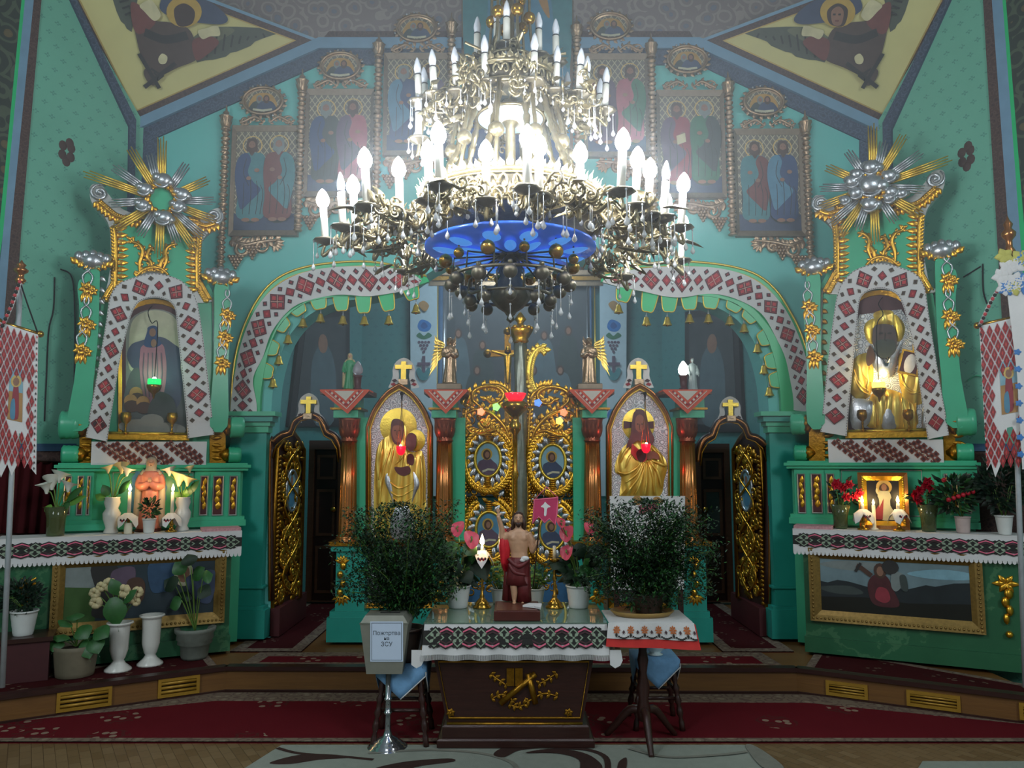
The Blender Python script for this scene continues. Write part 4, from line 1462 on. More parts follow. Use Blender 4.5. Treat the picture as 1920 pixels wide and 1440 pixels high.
# ================================================================ the icon screen
IC = Plane(0,6.92)
def pcol(mb,pl,x0,x1,y0,y1,d0,d1,m):
 q = pl.ps([(x0,y1),(x1,y1),(x1,y0),(x0,y0)],d1)
 a0,a1 = q[0][0],q[1][0]
 mb.pbox(pl,a0,a1,q[0][1],q[2][1],d0,d1,m)
colspec = [
 (647,600,692,(622,690),1,'copper screen column under the green statuette, outermost on the Virgin icon side'),
 (831,795,877,(805,874),1,'copper screen column between the Virgin icon and the royal doors'),
 (1114,1068,1152,(1078,1140),-1,'copper screen column between the royal doors and the Christ icon'),
 (1297,1243,1335,(1255,1335),-1,'copper screen column under the lit statuette, outermost on the Christ icon side'),
]
SHELF = {}
for x,s0,s1,(p0,p1),sg,lab in colspec:
 a,b = IC.p(x,1190,.1)
 r = thing('screen_column',lab,'column',IC.w(a,STEP_Z,.1),'columns of the icon screen')
 zb_ = STEP_Z
 # pedestal
 mb = MB()
 pcol(mb,IC,p0 + 5,p1 - 8,1030,1190,-.1,.15,M_GREEND)
 mb.build('pedestal',r)
 mb = MB()
 q0,q1 = IC.p(p0 - 10,1190,.18),IC.p(p1 + 2,1190,.18)
 mb.pbox(IC,q0[0],q1[0],zb_,zb_ + .2,-.1,.19,M_GREEND)
 mb.pbox(IC,q0[0] + .02,q1[0] - .02,zb_ + .2,zb_ + .25,-.1,.17,M_GREEND)
 mb.build('pedestal_base',r)
 mb = MB()
 pcol(mb,IC,p0 - 6,p1,1016,1024,-.1,.2,M_GOLDD)
 pcol(mb,IC,p0 - 2,p1 - 3,1024,1034,-.1,.18,M_GREEND)
 mb.build('pedestal_cornice',r)
 # gilt drop on the pedestal
 mb = MB()
 ca,cb = IC.p(x - 6 * sg,1085,.15)
 for k in range(4):
  mb.ball(IC.w(ca + .012 * (-1) ** k,cb + .11 - k * .075,.165),(.028,.02,.035),M_GOLD,8,5)
 for k in range(6):
  an = -pi / 2 + (k - 2.5) * .45
  mb.rleaf(IC,(ca,cb - .14),(ca + .09 * cos(an),cb - .14 + .09 * sin(an)),.035,M_GOLD,.15,.02)
  mb.rleaf(IC,(ca,cb + .13),(ca + .07 * cos(-an),cb + .13 + .07 * sin(-an)),.03,M_GOLD,.15,.02)
 mb.build('gilt_drop',r)
 # shaft
 zs,ze = IC.p(x,1004,.1)[1],IC.p(x,828,.1)[1]
 c = IC.w(a,0,.1)
 mb = MB()
 prof = [(.078,zs + .0),(.076,zs + .02),(.070,zs + (ze - zs) * .5),(.062,ze)]
 mb.lathe(prof,(c.x,c.y,0),M_COPPER,48,1,1,12,.06)
 mb.build('shaft',r)
 mb = MB()
 mb.lathe([(.105,zs - .055),(.105,zs - .035),(.085,zs - .03),(.1,zs - .018),(.085,zs - .005),(.078,zs + .01)],(c.x,c.y,0),M_COPPER,24)
 mb.build('base',r)
 zt = IC.p(x,784,.1)[1]
 M_CAP = mat('capital_red_copper','#94503a',0.3,.75,vary=.2,scale=40)
 mb = MB()
 mb.lathe([(.07,ze),(.075,ze + .008),(.066,ze + .018),(.07,ze + .06),(.085,ze + .13),(.095,zt - .02),(.098,zt)],(c.x,c.y,0),M_CAP,24)
 for k in range(9):
  an = pi + pi * k / 8
  mb.leaf((c.x + .066 * cos(an),c.y + .066 * sin(an),ze + .03),(c.x + .115 * cos(an),c.y + .115 * sin(an),ze + .16),.05,M_CAP,(cos(an),sin(an),0),.35,4,.15)
 mb.build('capital',r)
 mb = MB()
 pcol(mb,IC,x - 22,x + 24,768,783,-.1,.2,M_GREEN)
 pcol(mb,IC,x - 28,x + 30,764,768,-.1,.22,M_GOLDD)
 pcol(mb,IC,x - 20,x + 24,740,764,-.1,.16,M_GREEN)
 mb.build('entablature',r)
 mb = MB()
 pcol(mb,IC,s0,s1,730,739,-.12,.26,M_BWOOD)
 mb.build('shelf',r)
 SHELF[x] = IC.p(x,730,.26)[1]
 # green pilaster beside the shaft
 mb = MB()
 px0,px1 = (x + 14,x + 40) if sg > 0 else (x - 38,x - 12)
 pcol(mb,IC,px0,px1,783,1016,-.1,.06,M_GREEN)
 mb.build('pilaster',r)
# triangular red cloths on the shelves
M_CREAMT = mat('cloth_cream','#c9c4b8',.85,vary=.06)
for i,(x,s0,s1,pp,sg,lab) in enumerate(colspec):
 pl = IC.off(.272)
 xm = (s0 + s1) / 2 + (6 if i == 0 else 0)
 w = [', outer column on the Virgin icon side',', between the Virgin icon and the golden doors',', between the golden doors and the Christ icon',', outer column on the Christ icon side'][i]
 r = thing('shelf_cloth','orange-red triangular cloth over a column shelf' + w,'cloth',pl.w(*pl.p(xm,776)),'triangular cloths on the column shelves')
 q = pl.ps([(s0,733),(s1,733),(xm,776)])
 mb = MB()
 mb.prism(pl,q,0,.006,M_ORANGE)
 zt = q[0][1]
 mb.prism(pl,[(q[0][0],zt),(q[1][0],zt),(q[1][0],zt + .012),(q[0][0],zt + .012)],-.2,.006,M_ORANGE)
 mb.build('cloth',r)
 P = Paint(pl,.0062,.0006)
 c = ((q[0][0] + q[1][0]) / 2,zt)
 sc = lambda k,dz=0: [(c[0] + (a - c[0]) * k,c[1] + (b - c[1]) * k - dz) for a,b in q]
 P.poly(sc(.42),M_CREAMT)
 for sd in (0,1):
  e = sc(.62)
  a,b = e[sd],e[2]
  for k in range(9):
   m_ = lerp(a,b,(k + .5) / 9)
   P.poly([(m_[0] - .012,m_[1]),(m_[0],m_[1] - .014),(m_[0] + .012,m_[1]),(m_[0],m_[1] + .014)],M_CREAMT if k % 2 else M_EMBR)
  e = sc(.78)
  P.line([e[sd],e[2]],.006,M_CREAMT)
 P.build('embroidery',r)
# ---------------------------------------------------------------- the two large icons
t = newmat('riza_silver')
v = t.coord('Object')
d = t.voro(v,17)
rg = t.math('SINE',t.math('MULTIPLY',d,30))
t.put(t.b.inputs['Base Color'],t.mix(t.math('GREATER_THAN',rg,.3),lin('#f4f6f8'),lin('#a9acb2')))
t.b.inputs['Metallic'].default_value = .12
t.b.inputs['Roughness'].default_value = .36
t.bump(rg,.5,.01)
M_RIZA = t.m
t = newmat('riza_gold')
v = t.coord('Object',(1,1,.35))
w_ = t.n('ShaderNodeTexWave')
w_.inputs['Scale'].default_value = 4.5
w_.inputs['Distortion'].default_value = 11
w_.inputs['Detail'].default_value = 2
w_.inputs['Detail Scale'].default_value = 1.2
t.put(w_.inputs['Vector'],v)
t.put(t.b.inputs['Base Color'],t.mix(w_.outputs[1],lin('#d8ac44'),lin('#f4d868')))
t.b.inputs['Metallic'].default_value = .45
t.b.inputs['Roughness'].default_value = .3
t.bump(w_.outputs[1],.4,.02)
M_RIZAG = t.m
M_FACE = mat('icon_face_dark','#5a3230',0.5,vary=.2)
M_FACEC = mat('icon_face_brown','#8a5a42',0.5,vary=.15)
M_REDHEART = mat('icon_red','#c23a38',.4)  # even red paint of the heart, not emissive
def arch_outline(x0,x1,ytop,yspring,ybot,n=8):
 xm = (x0 + x1) / 2
 l = cr([(x0,yspring),(x0 + (xm - x0) * .22,yspring - (yspring - ytop) * .42),(x0 + (xm - x0) * .6,yspring - (yspring - ytop) * .8),(xm,ytop)],n)
 rr = [(2 * xm - x,y) for x,y in l][::-1]
 return [(x0,ybot)] + l + rr[1:] + [(x1,ybot)]
def folds(mb,pl,lines,r_,m,d):
 for q in lines:
  mb.ptube(pl,pl.ps(cr(q,5)),[r_ * .4,r_ * 1.3,r_ * 1.1,r_ * .3],m,d + .004,5)
for which in (0,1):
 x0,x1 = ((688,812),(1136,1260))[which]
 xm = (x0 + x1) / 2
 r = thing('icon_in_riza',('icon of the Virgin and Child in a gold and silver cover, pointed arch frame','icon of Christ in a gold cover with silver ground, pointed arch frame')[which],'icon',IC.w(*IC.p(xm,1010),0))
 o = IC.ps(arch_outline(x0,x1,719,800,1012))
 i1 = IC.ps(arch_outline(x0 + 9,x1 - 9,732,806,1008))
 mb = MB()
 mb.prism(IC,o,-.02,.02,M_GREEN)
 mb.build('board',r)
 mb = MB()
 mb.frame(IC,o,i1,.02,.06,M_GOLDD,.045)
 mb.ptube(IC,IC.ps(arch_outline(x0 + 2,x1 - 2,722,801,1012)),.013,M_COPPER,.055)
 mb.ptube(IC,IC.ps(arch_outline(x0 + 8,x1 - 8,731,805,1012)),.008,M_GOLDP,.05)
 mb.build('frame',r)
 mb = MB()
 mb.prism(IC,i1,.02,.03,M_RIZA)
 mb.build('silver_ground',r)
 f = lambda q: IC.ps([(x + (xm - 750),y) for x,y in q])
 if which == 0:
  mb = MB()
  hc = f([(748,800)])[0]
  mb.puff(IC,ell(hc[0],hc[1],.165,.165,28),.03,.012,M_GOLDP,2,p=.15)
  hc2 = f([(781,826)])[0]
  mb.puff(IC,ell(hc2[0],hc2[1],.082,.095,22),.04,.012,M_GOLDP,2,p=.15)
  mb.build('haloes',r,'gold haloes')
  mb = MB()
  body = cr(f([(747,778),(733,786),(728,815),(712,832),(704,870),(702,960),(706,1008),(742,1008),(798,1008),(799,930),(799,880),(792,846),(775,848),(762,838),(766,800),(758,783)]),3,True)
  mb.puff(IC,body,.032,.035,M_RIZAG,4,f([(752,900)])[0])
  folds(mb,IC,[[(x + (xm - 750),y) for x,y in q] for q in (
   [(735,840),(722,880),(712,940),(708,1000)],[(728,860),(715,920),(714,1000)],[(742,830),(736,860),(728,900)],[(790,855),(794,910),(790,1000)],
   [(730,900),(750,915),(775,905)],[(728,915),(750,930),(780,915)],[(735,930),(755,942),(778,930)],[(720,840),(716,860),(712,900)],[(760,850),(752,862),(742,872)])],.011,M_RIZAG,.058)
  mb.build('gold_robe',r)
  mb = MB()
  for q in ([(728,880),(722,900),(735,935),(742,952),(738,910)],[(776,878),(788,905),(782,925),(772,950),(778,905)],[(738,950),(752,945),(772,945),(778,1006),(736,1006)]):
   mb.puff(IC,cr(f(q),4,True),.055,.016,M_SILVER,3)
  folds(mb,IC,[[(x + (xm - 750),y) for x,y in q] for q in ([(745,950),(744,1000)],[(755,948),(756,1000)],[(765,948),(768,1000)])],.006,M_SILVER,.068)
  mb.build('silver_drapery',r)
  P = Paint(IC,.069,.0012)
  P.blob(f([(737,790),(735,812),(740,830),(750,834),(757,822),(759,795),(748,786)]),M_FACE)
  P.blob(f([(740,800),(738,815),(744,828),(752,828),(756,815),(755,800)]),M_FACEC)
  P.blob(f([(765,818),(763,836),(772,846),(781,838),(782,818),(773,812)]),M_FACE)
  P.blob(f([(767,853),(766,868),(776,872),(779,860),(775,852)]),M_FACE)
  P.blob(f([(742,876),(748,888),(762,892),(772,884),(768,874),(755,876)]),M_FACE)
  for x in (743,751):
   P.oval(*f([(x,808)])[0],.008,.005,PC['dark'],8)
  P.line(f([(747,808),(746,816),(749,817)]),.004,PC['dark'])
  P.line(f([(744,822),(750,822)]),.005,PC['red'])
  P.build('painted_flesh',r,'dark painted faces and hands')
 else:
  mb = MB()
  hc = f([(748,797)])[0]
  mb.puff(IC,ell(hc[0],hc[1],.145,.15,28),.03,.012,M_GOLDP,2,p=.15)
  mb.build('halo',r,'gold halo')
  P = Paint(IC,.046,.001)
  for q in ([(742,768),(754,768),(752,785),(744,785)],[(720,790),(720,804),(736,802),(736,792)],[(776,790),(776,804),(760,802),(760,792)]):
   P.poly(f(q),M_MAROON)
  P.build('halo_cross',r)
  mb = MB()
  body = cr(f([(740,826),(724,834),(712,850),(704,872),(705,886),(716,895),(712,930),(716,932),(750,930),(788,930),(796,900),(802,872),(790,850),(774,834),(758,826)]),3,True)
  mb.puff(IC,body,.032,.04,M_RIZAG,4,f([(750,885)])[0])
  folds(mb,IC,[[(x + (xm - 750),y) for x,y in q] for q in (
   [(756,862),(740,880),(722,888),(708,884)],[(757,864),(742,890),(722,905)],[(758,866),(746,896),(724,925)],[(760,866),(752,900),(740,928)],[(762,866),(762,900),(758,928)],
   [(764,866),(774,895),(776,926)],[(766,864),(782,885),(790,915)],[(768,862),(788,870),(800,874)],[(730,838),(720,850),(712,868)],[(770,838),(784,852),(792,868)],[(735,850),(728,862),(722,878)])],.012,M_RIZAG,.066)
  mb.build('gold_robe',r)
  P = Paint(IC,.075,.0012)
  P.blob(f([(738,775),(748,768),(760,775),(766,800),(776,824),(768,836),(760,826),(742,828),(730,840),(724,838),(732,815),(734,795)]),M_FACE)
  P.blob(f([(741,786),(749,778),(757,786),(758,806),(750,820),(742,808)]),M_FACEC)
  P.blob(f([(741,806),(749,812),(758,806),(756,822),(749,828),(743,820)]),M_FACE)
  for x in (745,753):
   P.oval(*f([(x,796)])[0],.008,.005,PC['dark'],8)
  P.line(f([(749,796),(748,806),(751,807)]),.004,PC['dark'])
  P.line(f([(746,811),(752,811)]),.006,PC['red'])
  P.poly(f([(734,832),(750,846),(764,832),(772,850),(758,866),(742,862),(732,850)]),M_REDHEART)
  P.blob(f([(742,850),(750,842),(760,848),(758,862),(748,866)]),M_MAROON)
  P.blob(f([(762,852),(772,846),(782,852),(784,862),(774,860),(764,862)]),M_FACEC)
  P.build('painted_flesh',r,'brown painted face, hands and red heart')
 # red lamp hanging before the icon
 lx,ly = ((752,842),(1211,838))[which]
 pl = IC.off(.22)
 a,b = pl.p(lx,ly)
 c = pl.w(a,b)
 l = thing('red_hanging_lamp','lit red glass oil lamp hanging before the %s icon' % ('Virgin','Christ')[which],'lamp',c,'red lamps before the icons')
 mb = MB()
 mb.lathe([(0,-.055),(.018,-.05),(.034,-.03),(.04,0),(.043,.025),(.039,.025),(.035,0),(.028,-.025),(0,-.04)],c,mat('lamp_red_glass','#b01020',.1,0,0,emit='#ff1830',es=1.2),16)
 mb.build('glass_cup',l)
 mb = MB()
 mb.ball((c.x,c.y - .03,c.z + .02),(.011,.011,.02),mat('lamp_flame_red','#ffffff',.5,0,0,emit='#ffc0c0',es=40),8,6)
 mb.build('flame',l)
 zt = pl.p(lx,738)[1]
 for k in range(3):
  an = 2 * pi * k / 3 + .5
  mb = MB()
  mb.tube([(c.x + .042 * cos(an),c.y + .042 * sin(an),c.z + .025),(c.x + .006 * cos(an),c.y + .006 * sin(an),c.z + .3),(c.x,c.y,zt)],.0022,M_BRASS,4)
  mb.build('chain',l)
 mb = MB()
 mb.ball((c.x,c.y,zt),.018,M_BLACK,8,6)
 mb.tube([(c.x,c.y,zt),(c.x,c.y + .18,zt + .02)],.006,M_BLACK,5)
 mb.tube([(c.x,c.y,zt),(c.x,c.y,zt - .07)],[.012,.004],M_BLACK,5)
 mb.build('hook',l)
 lamp('red_lamp_glow','POINT',(c.x,c.y - .09,c.z + .0),0.5,(1,.08,.12),.03)
# lower painted panels below the icons
for x0,x1,lab in ((676,814,'painted lower screen panel with silver flowers behind the bush under the Virgin icon'),(1140,1276,'painted lower screen panel behind the bush under the Christ icon')):
 r = thing('lower_panel',lab,'panel',IC.w(*IC.p((x0 + x1) / 2,1136),0))
 mb = MB()
 a0,b0_ = IC.p(x0,1138)
 a1,b1 = IC.p(x1,1015)
 mb.pbox(IC,a0,a1,STEP_Z,b0_,-.02,.05,M_GREEND)
 mb.pbox(IC,a0,a1,b0_,b1,-.02,.03,PC['dgrey'])
 mb.build('board',r)
 mb = MB()
 mb.frame(IC,[(a0,b0_),(a1,b0_),(a1,b1),(a0,b1)],[(a0 + .04,b0_ + .04),(a1 - .04,b0_ + .04),(a1 - .04,b1 - .04),(a0 + .04,b1 - .04)],.03,.06,M_GOLDD,.04)
 mb.build('frame',r)
 mb = MB()
 for k in range(7):
  for sx in (a0 + .09,a1 - .09):
   z = b1 - .09 - k * .07
   scroll(mb,IC,spiral(sx,z,.035,.008,k,1.2),.006,M_SILVER,.035,5)
   mb.rleaf(IC,(sx,z),(sx + .05 * cos(k * 2.1),z + .05 * sin(k * 2.1)),.025,M_SILVER,.033,.01)
 mb.build('silver_flowers',r,'silver scrolling flowers')
# ================================================================ royal doors
DR = Plane(0,6.96)
rd = thing('royal_doors','gilded openwork royal doors with oval icons and a tall crowned post','doors',DR.w(*DR.p(976,1125),0))
for side,xa,xb,o1,o2 in ((-1,868,962,(915,861),(917,992)),(1,988,1084,(1036,866),(1035,996))):
 xm = (xa + xb) / 2
 g = lambda q: DR.ps(q)
 mb = MB()
 for path in ([(xa,1118),(xa + 1,1000),(xa,900),(xa + 3,800),(xa + 6,765)],[(xb,1118),(xb,1000),(xb,900),(xb - 1,800),(xb - 2,760)]):
  P_ = resample(g(cr(path,5)),44)
  mb.ptube(DR,P_,.018,M_GOLD,.01,7)
  leafrow(mb,DR,P_,M_GOLD,.05,.03,.01,1,1,.02,1.2)
  leafrow(mb,DR,P_,M_GOLD,.05,.03,.01,-1,1,.02,1.2)
 mb.build('leaf_stile',rd)
 for (ox,oy) in (o1,o2):
  ca,cb = DR.p(ox,oy)
  R = (.115,.155)
  mb = MB()
  mb.prism(DR,ell(ca,cb,*R,26),-.015,.025,M_GOLDD)
  mb.ptube(DR,ell(ca,cb,R[0],R[1],30),.014,M_GOLDP,.03,7,True)
  o = mb.build('oval_icon',rd)
  P = Paint(DR,.0255,.0009)
  P.poly(ell(ca,cb,R[0] * .9,R[1] * .92,26),PC['sky'] if oy < 900 else PC['blue'])
  P.blob([(ca - .08,cb - .11),(ca - .085,cb - .03),(ca - .04,cb + .0),(ca,cb + .02),(ca + .05,cb - .02),(ca + .085,cb - .06),(ca + .06,cb - .125),(ca,cb - .14)],PC['mauve'] if side < 0 else PC['navy'])
  P.oval(ca - .01,cb + .045,.05,.052,PC['gold'],16)
  P.oval(ca - .01,cb + .04,.034,.045,PC['brown'],14)
  P.oval(ca - .006,cb + .04,.02,.028,PC['skin'],12)
  P.line([(ca - .05,cb - .11),(ca,cb - .09),(ca + .06,cb - .095)],.018,PC['pale'])
  P.build('painting',o)
  # silver leaves round the oval
  mb = MB()
  for k in range(18):
   an = 2 * pi * k / 18 + .15
   if abs(cos(an)) < .15:
    continue
   s_ = 1 if cos(an) > 0 else -1
   mb.rleaf(DR,(ca + R[0] * 1.08 * cos(an),cb + R[1] * 1.05 * sin(an)),(ca + (R[0] + .09) * cos(an - s_ * .12),cb + (R[1] + .10) * sin(an - s_ * .2)),.05,M_SILVER,.02,.03)
   mb.ball(DR.w(ca + (R[0] + .085) * cos(an - s_ * .12),cb + (R[1] + .08) * sin(an - s_ * .12),.01),.010,M_SILVER,6,4)
  mb.build('silver_leaf_wreath',rd)
  # golden wreath loop
  mb = MB()
  P_ = ell(ca,cb - .005,.205,.265,44,pi / 2 + .45,pi / 2 + 2 * pi - .45)
  mb.ptube(DR,P_,[.016,.03,.032,.03,.016],M_GOLD,.005,7)
  leafrow(mb,DR,P_,M_GOLD,.10,.05,.01,1,1,.03,1.6)
  leafrow(mb,DR,P_,M_GOLD,.075,.045,.016,-1,1,.03,1.6)
  mb.build('golden_wreath',rd)
  mb = MB()
  for z in (cb + .195,cb - .205):
   for k in range(6):
    mb.lathe([(.018 + .012 * sin(pi * k / 5),z - .05 + k * .018),(.03 + .012 * sin(pi * k / 5),z - .043 + k * .018),(.018,z - .034 + k * .018)],DR.w(ca,0,.02),M_GOLD,10)
  mb.build('knop',rd)
  mb = MB()
  for sx,sy in ((-.17,.235),(.17,.235),(-.17,-.25),(.17,-.25)):
   grapes(mb,DR,ca + sx,cb + sy + .035,.013,M_GOLDD,.0,5)
  mb.build('grape_cluster',rd)
 # top scrolls and vines
 mb = MB()
 f = lambda q: g([(x if side < 0 else 1952 - x,y + (0 if side < 0 else 2)) for x,y in q])
 for path in ([(958,830),(945,800),(920,775),(895,768),(876,775),(870,790)],[(905,765),(886,750),(890,732),(915,724),(935,728),(945,742),(932,756),(915,752),(912,742)],
     [(958,760),(955,742),(940,726),(920,722)],[(872,800),(885,812),(905,815),(930,806),(950,812)],[(900,790),(912,800),(920,792)],[(870,760),(880,745),(876,735)]):
  P_ = resample(f(cr(path,6)),22)
  acanthus(mb,DR,P_,.022,M_GOLD,.012,.07,.042,2)
 mb.build('top_scrollwork',rd)
 mb = MB()
 rn = random.Random(side + 9)
 for k in range(150):
  x,y = xa + 6 + rn.random() * (xb - xa - 12),770 + rn.random() * 340
  a,b = DR.p(x,y)
  if min(((x - ox) / 27) ** 2 + ((y - oy) / 36) ** 2 for ox,oy in (o1,o2)) < 1.15:
   continue
  an = rn.random() * 6.28
  if rn.random() < .5:
   mb.rleaf(DR,(a,b),(a + .075 * cos(an),b + .075 * sin(an)),.04,M_GOLDD if rn.random() < .6 else M_SILVER,-.01,.03)
  else:
   scroll(mb,DR,spiral(a,b,.045,.01,an,1.2),.009,M_GOLDD,-.005,5)
 mb.build('vine_filling',rd,None,'stuff')
 mb = MB()
 mb.prism(DR,g([(xa,1180),(xb,1180),(xb,1090),(xa,1090)]),-.02,.0,mat('door_blue','#2f5f86',.5))
 mb.build('blue_lower_board',rd)
mb = MB()
M_POST = mat('post_silver_grey','#7f8478',.35,.6,vary=.2)
c = DR.w(*DR.p(976,1120),.06)
zt = DR.p(976,640,.06)[1]
n = 40
mb.lathe([(.06,c.z)] + [(.055,c.z + (zt - c.z) * k / n) for k in range(1,n)] + [(.05,zt)],(c.x,c.y,0),M_POST,16,1,1,4,.12,None,True,9)
mb.build('post',rd)
mb = MB()
mb.lathe([(.05,zt - .02),(.07,zt),(.062,zt + .02),(.085,zt + .06),(.105,zt + .10),(.09,zt + .13),(.03,zt + .15),(.025,zt + .17),(.05,zt + .2),(.03,zt + .23),(.012,zt + .26),(.0,zt + .27)],(c.x,c.y,0),M_GOLD,18,1,1,9,.1)
for k in range(9):
 an = 2 * pi * k / 9
 mb.ball((c.x + .1 * cos(an),c.y + .1 * sin(an),zt + .12),.02,M_GOLD,8,5)
mb.build('crown',rd,'golden crown on the post')
mb = MB()
P_ = resample(DR.ps(cr([(1000,735),(991,712),(992,685),(1000,662),(1014,652),(1024,660)],6)),26)
mb.ptube(DR,P_,[.02,.04,.035,.02],M_GOLDP,.02,8)
leafrow(mb,DR,P_,M_GOLDP,.06,.05,.03,-1,1,.03,.8)
leafrow(mb,DR,P_,M_GOLDP,.06,.05,.03,1,2,.03,.8)
mb.build('gilt_curl',rd)
# coloured glass lights hung in the doors
for (x,y,cn,ce,nm) in ((930,764,'#3fae3a','#9dff80','green'),(1008,756,'#3054d8','#5a88ff','blue'),(901,773,'#d8653a','#ff9a70','orange'),(1056,774,'#d85a30','#ff8a60','red'),(1048,790,'#d8c030','#fff070','yellow')):
 w = DR.w(*DR.p(x,y,.06),.06)
 mb = MB()
 mb.lathe([(0,-.035),(.018,-.02),(.032,.004),(.034,.02),(.015,.028),(0,.03)],w,mat('glass_light_' + nm,cn,.15,emit=ce,es=1.3,vary=0),10,1,1,5,.12,(.2,-1,.2))
 tag(mb.build('coloured_light'),'small %s glass light hung on top of the golden doors' % nm,'light','coloured lights on the golden doors')
# crucifix standing on the far altar, and the seven-branched lamp before the doors
ap = Plane(0,8.4)
a,b = ap.p(952,742)
w = ap.w(a,b)
w.z = STEP_Z
cx = thing('altar_crucifix','gilt standing crucifix seen behind the golden doors','crucifix',w)
mb = MB()
zt = ap.p(955,622)[1]
za = ap.p(955,663)[1]
mb.box((w.x,w.y,(STEP_Z + zt) / 2),(.07,.05,zt - STEP_Z),M_GOLDD)
mb.box((w.x,w.y,STEP_Z + .03),(.4,.3,.06),M_DWOOD)
mb.box((w.x,w.y,za),(.42,.05,.07),M_GOLDD)
for q in ((w.x - .22,za),(w.x + .22,za),(w.x,zt)):
 mb.ball((q[0],w.y,q[1]),.05,M_GOLDD,8,6)
mb.build('cross',cx)
mb = MB()
mb.loft([((w.x,w.y - .05,za - .34),.02,.02),((w.x,w.y - .05,za - .2),.035,.03),((w.x,w.y - .05,za - .08),.045,.03),((w.x,w.y - .05,za - .02),.05,.03)],M_GOLD,10)
mb.tube([(w.x - .18,w.y - .05,za + .02),(w.x,w.y - .05,za - .03),(w.x + .18,w.y - .05,za + .02)],[.012,.02,.012],M_GOLD,6)
mb.ball((w.x,w.y - .06,za + .04),(.025,.025,.035),M_GOLD,8,6)
remesh(mb.build('corpus',cx),.008)
lp = Plane(0,6.3)
w = lp.w(*lp.p(966,1000))
rl = thing('standing_sanctuary_lamp','brass lamp with lit red glass bowl before the golden doors','lamp',(w.x,w.y,STEP_Z))
zz = lambda y: lp.p(966,y)[1]
mb = MB()
mb.lathe([(.17,STEP_Z),(.17,STEP_Z + .02),(.06,STEP_Z + .05),(.02,STEP_Z + .1),(.018,zz(900)),(.03,zz(890)),(.018,zz(880)),(.018,zz(815)),(.045,zz(806)),(.05,zz(796)),(.03,zz(790)),(.03,zz(782)),(.05,zz(778)),(.10,zz(766)),(.11,zz(757)),(.075,zz(752)),(.05,zz(750))],(w.x,w.y,0),M_BRASS,20)
mb.build('brass_stand',rl)
mb = MB()
mb.lathe([(.05,zz(752)),(.07,zz(746)),(.085,zz(738)),(.08,zz(737)),(.06,zz(745)),(0,zz(748))],(w.x,w.y,0),MATS['lamp_red_glass'],18,1,1,9,.06)
mb.build('red_bowl',rl)
mb = MB()
mb.lathe([(.0,zz(748)),(.045,zz(747)),(.045,zz(741)),(0,zz(740))],(w.x,w.y,0),mat('lamp_flame_pink','#ffffff',.5,vary=0,emit='#ffd0d0',es=8),14)
mb.build('flame',rl)
